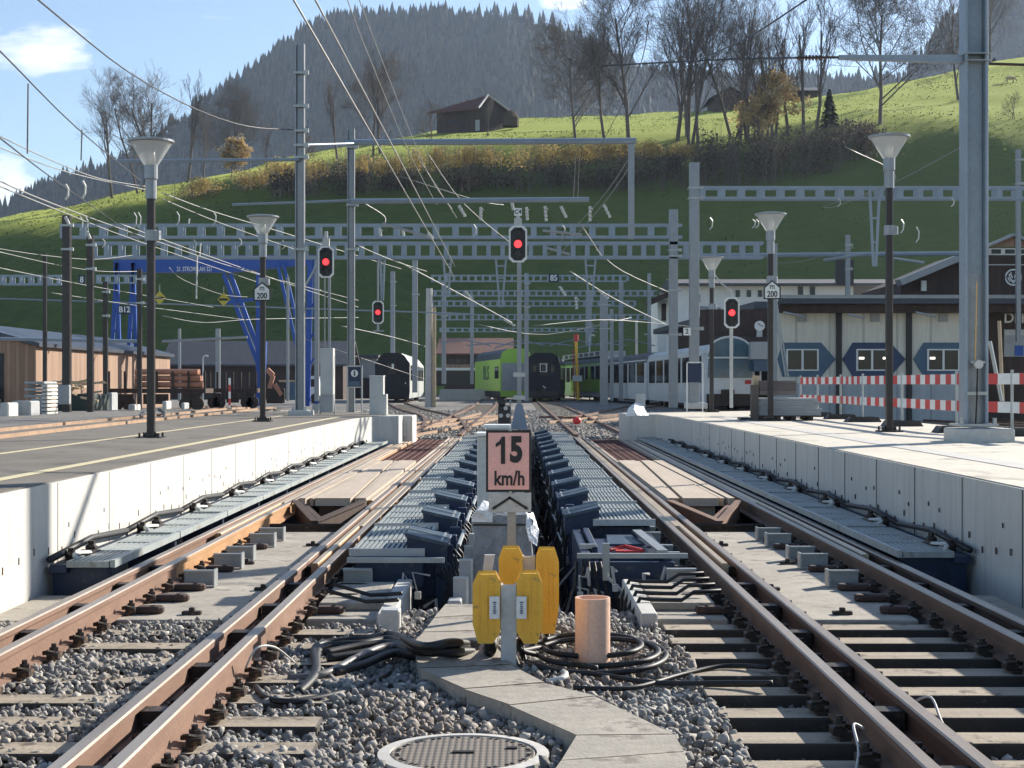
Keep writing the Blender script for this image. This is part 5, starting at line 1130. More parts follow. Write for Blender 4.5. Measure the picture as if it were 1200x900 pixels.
# panoramic railcar and its train
t, a, H, L = train('panoramic_railcar', 'silver panoramic railcar with tall curved windscreen on the right', (11.75, 85.2), (10.75, 110), 2.75, 3.75, m_silver, front='plain', roofm=m_silver, winband=(.42, .82), winpitch=4.0, stripe=(.84, .86, m_white))
def arch(w_, zb, zt, n_=14): return [(-w_, zb)]+[(w_, zb)]+[(w_*math.cos(PI*k/n_), zb+(zt-zb)*(.25+.75*math.sin(PI*k/n_))) if 0 < k < n_ else (w_*math.cos(PI*k/n_), zb+(zt-zb)*.25) for k in range(n_+1)]
MB().prism(arch(a+.02, .35, 4.15), 'y', -.35, 0).build('front_shell', m_silver, t, local=True, bevel=.03)
MB().prism(arch(a*.88, 3.0, 4.02), 'y', -.42, -.36).build('upper_windscreen', M('teal_glass', (.05, .12, .16), .15, .0, .3, 1.5), t, local=True)
MB().prism([(-a*.9, 1.85), (a*.9, 1.85), (a*.88, 2.9), (-a*.88, 2.9)], 'y', -.42, -.36).build('windscreen', bpy.data.materials['teal_glass'], t, local=True)
MB().tube([(u_*.97, -.40, v_) for u_, v_ in arch(a*.93, 2.9, 4.1)[2:]], .06, 6).build('windscreen_arch', m_white, t, local=True)
MB().box(-a*.93, a*.93, -.45, -.37, 2.92, 3.0).build('windscreen_bar', m_white, t, local=True)
m = MB(); m.box(-a*.95, a*.95, -.5, -.3, .3, .95); m.box(-.5, .2, -.55, -.36, .5, 1.2); m.tube([(0, -.8, .8), (0, -.3, .8)], .15, 8); m.build('coupling_skirt', m_bolt, t, local=True)
MB().box(a*.6, a*.85, -.38, -.355, 1.5, 1.72).build('red_light', m_red, t, local=True); m = MB(); m.tube([(a+.05, -.4, 2.4), (a+.3, -.45, 2.6), (a+.3, -.4, 1.5)], .05, 6); m.tube([(-a-.05, -.4, 2.4), (-a-.3, -.45, 2.6), (-a-.3, -.4, 1.7)], .05, 6); m.build('mirror', m_white, t, local=True)
train('passenger_coach', 'grey panoramic coach coupled behind the silver railcar', (10.7, 111), (8.9, 133), 2.75, 3.8, m_silver, winband=(.42, .8), winpitch=4.0, stripe=(.84, .86, m_white))
t, a, H, L = train('passenger_coach', 'lime and white coach with dark windows far right of the black train', (8.75, 134), (4.9, 168), 2.75, 4.0, m_white, winband=(.42, .78), winpitch=3.0, roofm=m_slate)
m = MB(); m.box(-a-.03, -a-.005, 1, 18, .8, 1.9); m.box(-a-.03, -a-.005, .3, 33, 3.2, 3.35); m.box(-a-.03, -a-.022, 6, 7.5, 1.5, 3.1); m.box(-a-.03, -a-.005, 22, 27, .9, 1.9); m.build('lime_panel', m_lime, t, local=True)
m = MB(); m.box(-1.1, 1.1, 2, 26, 4.0, 4.45); m.build('roof_equipment', m_insw, t, local=True); m = MB()
for k in range(7): m.box(-1.13, -1.1, 3+k*3.2, 5+k*3.2, 4.08, 4.38)
m.build('roof_vent', m_roof, t, local=True)
# ---------------------------------------------------------------- buildings
def house(name, lb, x0, x1, y0, y1, zb, ze, zr, wall, roof, ridge='y', over=.6, cat='building', ridge_at=.5):
    t = thing(name, lb, cat, ((x0+x1)/2, y0, zb)); m = MB()
    if ridge == 'y':
        xm = x0+(x1-x0)*ridge_at; m.prism([(x0, zb), (x1, zb), (x1, ze), (xm, zr), (x0, ze)], 'y', y0, y1); m.build('wall', wall, t)
        r = MB(); s1 = (zr-ze)/(xm-x0); s2 = (zr-ze)/(x1-xm); th = .22
        r.prism([(x0-over, ze-s1*over+.03), (xm, zr+.03), (xm, zr+th), (x0-over, ze-s1*over+th)], 'y', y0-over, y1+over)
        r.prism([(xm, zr+.03), (x1+over, ze-s2*over+.03), (x1+over, ze-s2*over+th), (xm, zr+th)], 'y', y0-over, y1+over)
    else:
        ym = (y0+y1)/2; m.prism([(y0, zb), (y1, zb), (y1, ze), (ym, zr), (y0, ze)], 'x', x0, x1); m.build('wall', wall, t)
        r = MB(); s1 = (zr-ze)/(ym-y0); th = .22
        r.prism([(y0-over, ze-s1*over+.03), (ym, zr+.03), (ym, zr+th), (y0-over, ze-s1*over+th)], 'x', x0-over, x1+over)
        r.prism([(ym, zr+.03), (y1+over, ze-s1*over+.03), (y1+over, ze-s1*over+th), (ym, zr+th)], 'x', x0-over, x1+over)
    r.build('roof', roof, t); return t
# larch shed
t = house('wooden_shed', 'brown larch boarded shed with grey roof and an open doorway, far left', -33, -23.5, 75, 104, -.2, 3.35, 4.35, m_woodw, m_roof, 'y', .25, ridge_at=.6)
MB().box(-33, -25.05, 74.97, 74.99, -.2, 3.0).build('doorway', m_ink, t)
for k, (x, z, w_) in enumerate(((-26.8, 1.2, 1.3), (-25.6, 1.1, .7), (-25.9, 2.2, .5), (-26.6, .5, 1.6), (-25.5, .5, .7))): tag(MB().box(x-w_/2, x+w_/2, 74.5, 74.9, z-.28, z+.25).build('storage_crate', m_lum, bevel=.02), 'tan crate in the shed doorway, %s' % ['large one in the middle', 'one on the right', 'small one on top', 'lowest on the left', 'lowest on the right'][k], 'crate')
# far left low roofs and the pale hall behind the left train
house('storehouse', 'dark low storehouse behind the pipe wagon', -34, -17, 150, 158, -.2, 3.6, 5.6, m_woodd, m_slate, 'x', .8)
t = thing('pale_hall', 'long pale flat hall wall behind the crane and left train', 'building', (-20, 160, 0)); MB().box(XX(285, 160), XX(442, 160), 160, 168, -.2, ZZ(420, 160)).build('wall', m_conb, t); MB().box(XX(283, 160)-.4, XX(444, 160), 159.5, 168.5, ZZ(420, 160)+.01, ZZ(416, 160)).build('roof', m_slate, t); MB().box(XX(300, 160), XX(440, 160), 159.9, 159.98, -.2, ZZ(443, 160)).build('dark_opening', m_ink, t)
t = house('farm_building', 'wooden building with red brown roof left of the green train', XX(521, 182), XX(592, 182), 182, 196, -.2, ZZ(414, 182), ZZ(398, 188), m_woodd, m_tile, 'x', 1.)
for k in range(6): MB().box(XX(526+8*k, 181.9), XX(532+8*k, 181.9), 181.85, 181.97, ZZ(426, 182), ZZ(421, 182)).build('window', m_glass, t)
MB().box(XX(521, 181.9), XX(578, 181.9), 181.8, 181.97, ZZ(432, 182), ZZ(427, 182)).build('pale_band', m_woodw, t)
# station office with octagonal windows
Y = 62.; t = thing('station_office', 'low station building with beige panels, dark piers and octagonal blue window surrounds', 'building', P(1050, 495, Y)); X_ = lambda p: XX(p, Y); Z_ = lambda p: ZZ(p, Y)
MB().prism([(X_(909), Y), (X_(1140), Y), (X_(1140), Y+12), (XX(914, Y+12), Y+12)], 'z', -.2, Z_(367)).build('wall', m_panel, t); MB().box(X_(909), X_(1140), Y-.02, Y-.002, -.2, Z_(449)).build('base_panel', m_panelg, t)
MB().prism([(X_(909), Y-.9), (X_(1300), Y-.9), (X_(1300), Y+12.3), (XX(917, Y+12.3), Y+12.3)], 'z', Z_(367)+.003, Z_(358)).build('soffit_beam', m_woodd, t); MB().prism([(X_(905), Y-1.4), (X_(1300), Y-1.4), (X_(1300), Y+12.6), (XX(915, Y+12.6), Y+12.6)], 'z', Z_(358)+.003, Z_(349)).build('roof', m_roof, t)
MB().box(X_(903), X_(1300), Y-1.48, Y-1.405, Z_(352), Z_(348)).build('gutter', m_mast, t)
for px in (982.5, 1064.5): MB().box(X_(px-3.2), X_(px+3.2), Y-.16, Y-.025, -.2, Z_(367)).build('pier', m_ink, t)
for k, (pa, pb, sl, sr, mat) in enumerate(((918, 961, 911, 979, m_octa), (1000, 1042, 987, 1061, m_octb), (1083, 1126, 1070, 1146, m_octa))):
    oc = [(X_(sl), Z_(421)), (X_(pa-1), Z_(441.5)), (X_(pb+1), Z_(441.5)), (X_(sr), Z_(421)), (X_(pb+1), Z_(401.5)), (X_(pa-1), Z_(401.5))]
    o = MB().prism(oc, 'y', Y-.05, Y-.003).build('window_surround', mat, t)
    w_ = MB().box(X_(pa+3), X_(pb-2), Y-.09, Y-.055, Z_(434.5), Z_(409)).build('window', m_white, t)
    m_ = (pa+pb)/2+.5; MB().box(X_(pa+5), X_(m_-1.3), Y-.10, Y-.092, Z_(433), Z_(410.5)).box(X_(m_+1.3), X_(pb-4), Y-.10, Y-.092, Z_(433), Z_(410.5)).build('pane', m_glass, w_)
for px in (940, 1025, 1105): MB().box(X_(px-5), X_(px+5), Y-.12, Y-.01, Z_(377), Z_(368)).build('vent', m_conb, t)
for px, w2 in ((1009, 3), (1037, 3), (1092, 3)): MB().box(X_(px-w2), X_(px+w2), Y-.112, Y-.104, Z_(421), Z_(418.5)).build('strip_light', EM('office_light', (1, .95, .85), 1.3), t)
for px, py, sl_ in ((1003, 372, 10), (930, 370, 12), (1085, 370, 12)):
    tag(MB().tube([P(px-sl_, py-4, Y-2), P(px+sl_, py+1, Y-2)], .045, 6).build('roof_bracket_tube', m_galv), 'pale slanting tube under the station roof, %s' % {1003: 'middle', 930: 'left', 1085: 'right'}[px], 'tube')
# brown station wall with lettering and emblem
Y = 62.6; t = thing('station_building', 'dark brown boarded station gable with white lettering and round emblem', 'building', P(1180, 495, Y))
MB().box(X_(1141), X_(1300), Y, Y+11, -.2, ZZ(358, Y)).build('lower_wall', m_woodd, t); Y3 = 70.
MB().prism([(XX(1056, Y3), ZZ(352, Y3)), (XX(1400, Y3), ZZ(352, Y3)), (XX(1400, Y3), ZZ(290, Y3)), (XX(1153, Y3), ZZ(290, Y3)), (XX(1056, Y3), ZZ(331, Y3))], 'y', Y3, Y3+8).build('gable_wall', m_woodd, t)
m = MB(); m.bar(P(1053, 331.5, Y3-.5), P(1152, 290, Y3-.5), .9, .3); m.build('roof_edge', m_mast, t); 
MB().box(XX(1158, Y3), XX(1300, Y3), Y3-.1, Y3-.02, ZZ(299, Y3), ZZ(291, Y3)).build('window_band', m_white, t)
for k in range(4): MB().box(XX(1161+16*k, Y3), XX(1172+16*k, Y3), Y3-.13, Y3-.105, ZZ(297.5, Y3), ZZ(292.5, Y3)).build('window', m_glass, t)
MB().prism([(XX(1158, Y3), ZZ(289, Y3)), (XX(1240, Y3), ZZ(289, Y3)), (XX(1186, Y3), ZZ(275, Y3))], 'y', Y3-.3, Y3-.05).build('dormer', m_woodw, t); m = MB(); m.bar(P(1155, 289, Y3-.4), P(1186, 275.5, Y3-.4), .5, .12); m.bar(P(1186, 275.5, Y3-.4), P(1222, 289, Y3-.4), .5, .12); m.build('dormer_roof', m_mast, t)
MB().box(XX(1158, Y3), XX(1300, Y3), Y3-.12, Y3-.02, ZZ(311, Y3), ZZ(309.8, Y3)).build('pale_rail', m_offw, t)
MB().box(XX(1079, Y3), XX(1085, Y3), Y3-.12, Y3-.02, ZZ(341, Y3), ZZ(329, Y3)).build('white_notice', m_white, t)
# emblem: ring with a shield shaped head
c_ = P(1187.5, 325, Y3-.12); u_ = Y3/F; e_ = MB()
for k in range(28):
    a1, a2 = 2*PI*k/28, 2*PI*(k+1)/28; e_.bar(c_+Vector((math.cos(a1), 0, math.sin(a1)))*9*u_, c_+Vector((math.cos(a2), 0, math.sin(a2)))*9*u_, .02, .07)
for s_ in (-1, 1):
    q = lambda a_, b_: c_+Vector((s_*a_*u_, 0, b_*u_))
    for (p1, p2) in ((q(0, -7), q(3.6, -1)), (q(3.6, -1), q(5, 3)), (q(5, 3), q(2.2, 3.2)), (q(2.2, 3.2), q(1.3, -1)), (q(5, 3), q(2, 5.5)), (q(6.5, 0), q(3.6, -5)), (q(1.2, -3), q(.2, -5))): e_.bar(p1, p2, .02, .05)
e_.build('emblem', m_white, t)
o = text('DER', 17*Y/F, (XX(1191, Y-.05), Y-.08, ZZ(373, Y)), m_white, t, .012, .95); 
MB().box(XX(1176, Y), XX(1290, Y), Y-.1, Y-.01, ZZ(418, Y), ZZ(386, Y)).build('notice_window', m_conb, t); MB().box(XX(1176, Y), XX(1290, Y), Y-.14, Y-.105, ZZ(393, Y), ZZ(387, Y)).build('window_head', m_offw, t); MB().box(XX(1188, Y), XX(1198, Y), Y-.13, Y-.105, ZZ(417, Y), ZZ(405, Y)).build('blue_poster', m_blue, t)
# canopy hall to the left of the office: dark wall with clock, sloping roof
t = thing('platform_hall', 'dark brown platform hall with clock behind the panoramic railcar', 'building', (14, 100, 0))
m = MB(); m.prism([(14.9, 88), (13.0, 130), (24, 130), (24, 88)], 'z', -.2, 5.7); m.build('wall', m_woodd, t)
m = MB(); m.prism([(13.4, 86.5), (11.6, 131), (24.5, 131), (24.5, 86.5)], 'z', 5.75, 6.15); m.build('roof', m_roof, t)
Yk = 87.9; 
MB().box(XX(903, Yk), XX(940, Yk), Yk, Yk+.3, -.2, 5.7).build('end_wall', m_woodd, t)
ct = MB().tube([(XX(890, 85.8), 85.7, ZZ(382, 85.8)), (XX(890, 85.8), 85.8, ZZ(382, 85.8))], 6*86/F, 24).build('clock', m_white, t); p = (XX(890, 85.8), 85.66, ZZ(381, 85.8)); MB().bar(p, (p[0]+.2, p[1], p[2]-.08), .02, .03).bar(p, (p[0]-.1, p[1], p[2]+.12), .02, .04).build('clock_hands', m_ink, ct)
MB().box(XX(886.5, 85.8), XX(893, 85.8), 85.7, 85.8, ZZ(395, 85.8), ZZ(388, 85.8)).build('notice', m_offw, t); MB().box(XX(820, 86.5), XX(907, 86.5), 86.4, 86.48, 4.2, 5.7).build('fascia', m_woodd, t)
MB().box(XX(880, 84), XX(904, 84), 84, 86, ZZ(421, 84), ZZ(400.5, 84)).build('pale_kiosk', m_panelg, t)
MB().box(XX(884, 84), XX(900, 84), 84.1, 86, ZZ(435, 84), ZZ(422, 84)).build('kiosk_base', m_octa, t)
# white houses behind
def win(t, px, py, Y, w_=5, h_=6, n=1, pitch=10):
    for k in range(n): MB().box(XX(px+k*pitch, Y), XX(px+w_+k*pitch, Y), Y-.08, Y-.01, ZZ(py+h_, Y), ZZ(py, Y)).build('window', m_glass, t)
t = thing('white_house', 'long white house with grey roof above the canopy', 'building', P(900, 400, 140)); Y = 140; MB().box(XX(793, Y), XX(1000, Y), Y, Y+12, 0, ZZ(333, Y)).build('wall', m_plaster, t); MB().prism([(Y-1.5, ZZ(335, Y)), (Y-1.5, ZZ(333, Y)), (Y+6, ZZ(322, Y)), (Y+13.5, ZZ(333, Y)), (Y+13.5, ZZ(335, Y))], 'x', XX(788, Y), XX(1130, Y)).build('roof', m_slate, t); win(t, 862, 340, Y, 5, 8, 3, 13); win(t, 935, 336, Y, 6, 12, 2, 14); MB().box(XX(976, Y), XX(996, Y), Y-1.6, Y-1, ZZ(335, Y), ZZ(306, Y)).build('chimney', m_ink, t)
win(t, 815, 345, Y, 5, 9, 1)
t = thing('white_tower_house', 'white walled chalet end with dark gable roof right of the silver coach', 'building', P(785, 430, 150)); Y = 150; MB().prism([(XX(771, Y), 0), (XX(800, Y), 0), (XX(800, Y), ZZ(350, Y)), (XX(771, Y), ZZ(352, Y))], 'y', Y, Y+10).build('wall', m_plaster, t); m = MB(); m.bar(P(758, 356, Y-1), P(800, 338, Y-1), 2.5, .5); m.build('roof', m_woodd, t); MB().box(XX(775, Y), XX(781, Y), Y-.1, Y-.02, ZZ(376, Y), ZZ(356, Y)).build('shutter', m_woodd, t); MB().box(XX(795, Y), XX(809, Y), Y-.3, Y-.02, ZZ(405, Y), ZZ(386, Y)).build('dark_balcony', m_ink, t)
# ---------------------------------------------------------------- blue gantry crane
t = thing('gantry_crane', 'blue gantry crane with white lettering over the yard tracks', 'crane', (-20, 100, 0)); Y = 100
MB().box(XX(133, Y), XX(270, Y), Y, Y+.8, ZZ(319, Y), ZZ(305, Y)).build('main_girder', m_blue, t); MB().prism([(XX(270, Y), ZZ(319, Y)), (XX(270, Y), ZZ(305, Y)), (XX(372, Y), ZZ(303, Y)), (XX(372, Y), ZZ(309, Y))], 'y', Y, Y+.8).build('jib_girder', m_blue, t)
MB().box(XX(140, 104), XX(378, 104), 104, 104.6, ZZ(306, 104), ZZ(299, 104)).build('rear_girder', m_blue, t)
text('21. STROMPLAN 321', 7.5*Y/F, (XX(228, Y), Y-.02, ZZ(315.5, Y)), m_white, t, .006, .62)
for (top, f1, f2) in ((137, 129, 141), (156, 149, 161)):
    m = MB(); m.bar(P(top, 308, Y), P(f1, 452, Y), .22); m.bar(P(top, 308, Y), P(f2, 452, Y), .22)
    for f_ in (.35, .55, .85): m.bar(P(top+(f1-top)*f_, 308+144*f_, Y), P(top+(f2-top)*f_, 308+144*f_, Y), .14)
    m.bar(P((f1+f2)/2, 452, Y), P((f1+f2)/2, 475, Y), .3); m.build('leg', m_blue, t)
m = MB(); m.bar(P(262, 321, Y), P(302, 425, Y), .26); m.bar(P(270, 321, Y), P(309, 425, Y), .26); m.bar(P(303, 318, Y), P(303, 476, Y), .3); m.bar(P(309, 400, Y), P(306, 476, Y), .4); m.bar(P(266, 355, Y), P(303, 350, Y), .2); m.build('braced_leg', m_blue, t)
m = MB(); m.bar(P(325, 308, Y), P(345, 395, Y), .2); m.bar(P(332, 308, Y), P(352, 395, Y), .2); m.bar(P(364, 300, Y), P(360, 476, Y), .35); m.bar(P(370, 300, Y), P(371, 476, Y), .25)
for py in (330, 365, 400, 430): m.bar(P(361, py, Y), P(371, py-14, Y), .12)
m.bar(P(345, 395, Y), P(363, 470, Y), .2); m.build('far_leg', m_blue, t)
# ---------------------------------------------------------------- wagons and yard things
def wagon(px0, px1, Y, lb, load=None):
    x0, x1 = XX(px0, Y), XX(px1, Y); t = thing('flat_wagon', lb, 'wagon', ((x0+x1)/2, Y, 0)); MB().box(x0, x1, Y, Y+2.4, 1.0, 1.25).build('deck', m_rustd, t)
    for f_ in (.08, .2, .8, .92): MB().tube([(x0+(x1-x0)*f_, Y-.02, .42), (x0+(x1-x0)*f_, Y+.1, .42)], .37, 16).build('wheel', m_bolt, t)
    m = MB(); m.box(x0+(x1-x0)*.05, x0+(x1-x0)*.23, Y+.15, Y+.4, .35, .95); m.box(x0+(x1-x0)*.77, x0+(x1-x0)*.95, Y+.15, Y+.4, .35, .95); m.box(x0+(x1-x0)*.35, x0+(x1-x0)*.6, Y+.1, Y+.5, .4, .95); m.build('bogie', m_bolt, t)
    m = MB()
    for k in range(7): f_ = k/6; m.box(x0+(x1-x0)*f_-.06, x0+(x1-x0)*f_+.06, Y-.1, Y-.0, 1.0, 2.2)
    m.build('stake', m_bolt, t); return t
wagon(128, 240, 84, 'flat wagon with stakes loaded with terracotta pipes'); wagon(246, 300, 90, 'empty flat wagon behind the marker post')
for r_ in range(3):
    for k in range(2 if r_ else 2):
        z = 1.45+.36*r_; tag(MB().tube([(XX(157, 84), 84.3+.4*k, z), (XX(237-3*r_, 84), 84.3+.4*k, z)], .16, 12).build('steel_pipe', m_pipe), 'terracotta pipe on the wagon, %s layer, %s' % (['bottom', 'middle', 'top'][r_], ['front', 'rear'][k]), 'pipe', 'pipes stacked on the flat wagon')
rr = random.Random(3)
def block(px0, px1, py0, py1, Y, mat, lb, name='concrete_block', cat='block', dep=.8, bev=.03):
    tag(MB().box(XX(px0, Y), XX(px1, Y), Y, Y+dep, ZZ(py1, Y), ZZ(py0, Y)).build(name, mat, bevel=bev), lb, cat)
block(13, 36, 470, 491, 41, m_conb, 'rounded grey concrete block at the left, beside the striped stack'); block(0, 10, 472, 494, 40, m_concw, 'pale block cut by the left picture edge')
t = thing('beam_stack', 'stack of grey beams standing on end left of the lumber', 'stack', P(42, 480, 43)); Y = 43; m = MB()
for k in range(5): m.box(XX(28, Y), XX(52, Y), Y+.3*(k % 2), Y+1.2, ZZ(466-4*k, Y), ZZ(463-4*k, Y))
m.box(XX(36, Y), XX(50, Y), Y, Y+.8, ZZ(490, Y), ZZ(467, Y)); m.build('beams', m_conb, t, bevel=.02); m = MB()
for k in range(9): m.box(XX(51, Y), XX(58, Y), Y-.2, Y+.8, ZZ(491-4.6*k, Y), ZZ(487.6-4.6*k, Y))
m.build('pale_blocks', m_concw, t, bevel=.015)
block(3, 9, 478, 490, 42, m_concw, 'small pale slab next to the left edge block'); 
t = thing('lumber_pile', 'untidy pile of broken lumber behind the dark left masts', 'lumber pile', P(80, 480, 48)); Y = 48; m = MB()
for k in range(26):
    a_ = P(62+rr.random()*38, 446+rr.random()*20, Y+rr.random()*2); m.bar(a_, a_+Vector((rr.uniform(-.9, .9), rr.uniform(-.5, .8), rr.uniform(-.15, .15))), .12, .06)
m.build('planks', m_lum, t); MB().box(XX(60, Y), XX(104, Y), Y+.5, Y+2.5, -.1, ZZ(462, Y)).build('dark_bin', M('dark_green_bin', (.02, .035, .03), .7), t, bevel=.05)
t = thing('trackside_cabinet', 'small grey electrical cabinet on the dark left mast', 'cabinet', P(72, 480, 45.8)); MB().box(XX(67, 45.8), XX(81, 45.8), 45.8, 46, ZZ(474, 45.8), ZZ(451, 45.8)).build('box', m_conb, t, bevel=.02)
for k, (a_, b_, c_, d_) in enumerate(((108, 122, 484, 489), (130, 150, 483, 488), (60, 72, 482, 490), (150, 158, 474, 483), (126, 131, 460, 482), (190, 195, 470, 480), (212, 216, 472, 480))): block(a_, b_, c_, d_, 48+k, m_concw if k % 2 else m_conb, 'small concrete piece on the yard ground, %s' % ['by the dark mast foot', 'under the crane leg', 'at the foot of the nearest dark mast', 'left of the near lamp', 'standing upright beside the wagon', 'right of the near lamp', 'below the pipes'][k], 'concrete_piece')
cable([P(145, 505, 33), P(152, 500, 34), P(162, 490, 36), P(168, 484, 38)], .05, 'thick black cable rising by the nearest left lamp'); cable([P(180, 503, 33), P(190, 492, 36), P(192, 484, 38), P(186, 480, 39)], .04, 'black cable arching right of the nearest left lamp')
# road vehicles and small things behind the crane, as seen small
t = thing('works_machine', 'small orange and dark works machine between the crane legs', 'machine', P(318, 470, 95)); Y = 95; m = MB(); m.bar(P(313, 433, Y), P(320, 440, Y), .3); m.bar(P(320, 440, Y), P(316, 455, Y), .25); m.bar(P(322, 450, Y), P(330, 463, Y), .25); m.build('boom', m_pipe, t); MB().box(XX(312, Y), XX(330, Y), Y, Y+1.5, .3, 1.2).build('chassis', m_bolt, t, bevel=.05); MB().box(XX(336, Y), XX(347, Y), Y, Y+1.5, .5, 1.6).build('blue_tank', m_octa, t, bevel=.05); MB().box(XX(326, Y), XX(348, Y), Y+.2, Y+1.3, 1.62, 1.75).build('tan_cover', m_lum, t)
t = thing('van', 'white van roof seen between the crane and the tallest slim mast', 'van', P(365, 470, 110)); Y = 110; MB().prism([(XX(356, Y), .5), (XX(372, Y), .5), (XX(372, Y), 1.2), (XX(370, Y), 2.0), (XX(357, Y), 2.0)], 'y', Y, Y+4).build('body', m_white, t, bevel=.08); MB().box(XX(358.5, Y), XX(369.5, Y), Y-.03, Y-.005, 1.3, 1.85).build('window', m_glass, t)
for px in (358, 369.5): MB().tube([(XX(px, Y), Y-.02, .45), (XX(px, Y), Y+.3, .45)], .38, 12).build('wheel', m_bolt, t)
for k, (px, py, Y, s_, lb) in enumerate(((238, 417, 120, 1, 'curved white street lamp behind the pipe wagon'), (691, 393, 150, 1, 'curved street lamp above the green coach'), (763, 393, 150, 1, 'curved street lamp above the silver coach'))):
    tag(MB().tube([P(px, 470, Y), P(px, py+3, Y), P(px+1, py+.5, Y), P(px+3, py-.5, Y), P(px+6, py+.5, Y)] if px < 700 else [P(px, 450, Y), P(px, py+3, Y), P(px-1, py, Y), P(px-4, py-1.5, Y), P(px-8, py-1, Y)], .07, 6).build('street_lamp', m_insw), lb, 'street lamp')
# ladders at the right
t = thing('ladder', 'thin metal ladder leaning behind the right 200 sign lamp', 'ladder', P(918, 442, 60)); m = MB(); m.bar(P(907, 355, 60), P(921, 442, 60), .06); m.bar(P(910, 355, 60), P(924, 442, 60), .06)
for k in range(12): f_ = k/12+.04; m.bar(P(907+14*f_, 355+87*f_, 60), P(910+14*f_, 355+87*f_, 60), .04)
m.build('ladder_frame', m_galv, t)
tag(MB().tube([P(1171, 376, 50), P(1175, 470, 50)], .06, 6).build('leaning_pole', m_lum), 'yellowish pole leaning right of the thick mast', 'pole'); tag(MB().tube([P(1160, 400, 40), P(1174, 470, 40)], .05, 6).build('leaning_pole', m_galv), 'grey pole slanting right of the thick mast', 'pole')
# ---------------------------------------------------------------- wires
NW = [0]
WS = .75
def wire(pts, lb, r=.016, mat=m_wire, sag=0.):
    p = [Vector(q) for q in pts]; out = []
    if sag and len(p) == 2:
        for k in range(13): s_ = k/12; q = p[0].lerp(p[1], s_); q.z -= sag*4*s_*(1-s_); out.append(q)
    else: out = [Vector(q) for q in smoothp([tuple(q) for q in p], 4)] if len(p) > 2 else p
    tag(MB().tube(out, r*WS, 5).build('overhead_wire', mat, smooth=True), lb, 'wire', 'overhead line wires')
wire([(-2.35, 4, 5.55), (-2.35, 57, 5.5)], 'contact wire above the left track'); wire([(-2.35, 4, 5.95), (-2.2, 30, 5.7), (-2.3, 57, 5.85)], 'catenary wire just above the left contact wire')
wire([P(418, -20, 24), P(432, 30, 27), P(500, 200, 44), P(530, 245, 52)], 'thin wire crossing the barn meadow to the centre, left one', .012); wire([P(405, -20, 24), P(418, 30, 27), P(480, 180, 44), P(512, 240, 52)], 'thin wire crossing the barn meadow to the centre, right one', .012)
wire([P(500, 178, 44), P(545, 240, 50), P(605, 290, 58)], 'thin wire dropping to the centre signal', .015); wire([P(484, 175, 44), P(535, 255, 52)], 'short thin wire left of the centre insulators', .012)
wire([P(-60, -90, 14), P(45, 0, 19), P(150, 84, 28), P(230, 128, 33), P(290, 148, 37), P(345, 152, 39)], 'long dark wire from the top left corner to the tallest slim mast', .018, m_wired)
wire([P(-30, 35, 16), P(0, 60, 17), P(90, 150, 23), P(165, 212, 32)], 'dark wire falling from the left edge behind the near lamp', .014, m_wired)
wire([P(-20, 150, 14), P(0, 162, 15), P(60, 208, 22), P(120, 250, 34), P(165, 283, 50)], 'dark wire low at the left edge', .012, m_wired)
wire([P(-20, 150, 20), P(65, 190, 26), P(120, 210, 32), P(175, 219, 37)], 'pale wire passing the left lamp head, upper', .013); wire([P(-20, 165, 20), P(80, 202, 26), P(170, 222, 34)], 'pale wire passing the left lamp head, lower', .012)
wire([P(-20, 203, 22), P(60, 238, 30), P(170, 278, 44), P(290, 318, 58), P(420, 352, 80)], 'pale contact wire from the left edge, upper of three', .018); wire([P(-20, 210, 22), P(60, 243, 30), P(160, 282, 42), P(300, 330, 60)], 'pale contact wire from the left edge, middle of three', .016); wire([P(140, 262, 40), P(230, 295, 50), P(330, 330, 62), P(420, 360, 85)], 'pale contact wire from the left edge, lowest of three', .02)
wire([P(190, 226, 36), P(250, 248, 42), P(330, 272, 52), P(420, 300, 62), P(470, 315, 75)], 'pale wire from the near lamp to the lattice girder, upper', .018); wire([P(190, 233, 36), P(260, 262, 44), P(345, 292, 56)], 'pale wire from the near lamp to the lattice girder, lower', .015)
wire([P(-10, 290, 40), P(50, 299, 46), P(110, 304, 52), P(155, 299, 56)], 'thin wire across the left masts, top', .014); wire([P(-10, 293, 36), P(70, 311, 46), P(120, 318, 52), P(163, 318, 55)], 'thin wire across the left masts, middle', .014); wire([P(-10, 312, 34), P(100, 334, 48), P(175, 347, 60), P(250, 360, 70)], 'thin wire across the left masts, low', .015)
wire([P(198, 313, 55), P(215, 328, 58), P(260, 345, 70), P(290, 348, 75)], 'thin wire curving over the crane sign', .015); wire([P(190, 370, 60), P(240, 378, 66), P(300, 374, 75), P(420, 372, 85)], 'thin wire behind the diamond signs', .015)
wire([P(420, 288, 48), P(460, 305, 56), P(500, 318, 70)], 'thin wire right of the slim mast, low', .02)
wire([P(468, 307, 62), P(540, 345, 72), P(600, 378, 84)], 'bright wire reaching the centre post', .03, m_insw); wire([P(668, 318, 66), P(720, 350, 76), P(780, 380, 92)], 'bright wire right of the number board', .03, m_insw)
wire([P(698, 292, 56), P(730, 318, 62), P(790, 345, 70)], 'thin wire falling right to the pale mast', .02); wire([P(680, 262, 50), P(705, 300, 54)], 'short wire from the centre insulators right', .02); wire([P(470, 207, 44), P(560, 235, 46), P(590, 240, 48)], 'thin slanting wire above the round beam', .012)
wire([P(420, 235, 46), P(430, 240, 47), P(450, 253, 48), P(451, 262, 48)], 'hooked wire at the slim mast', .02)
wire([P(737, 186, 44), P(700, 238, 52), P(640, 300, 66)], 'pale wire pair from the drop post, left', .016); wire([P(740, 192, 44), P(706, 240, 52), P(650, 305, 66)], 'pale wire pair from the drop post, right', .016)
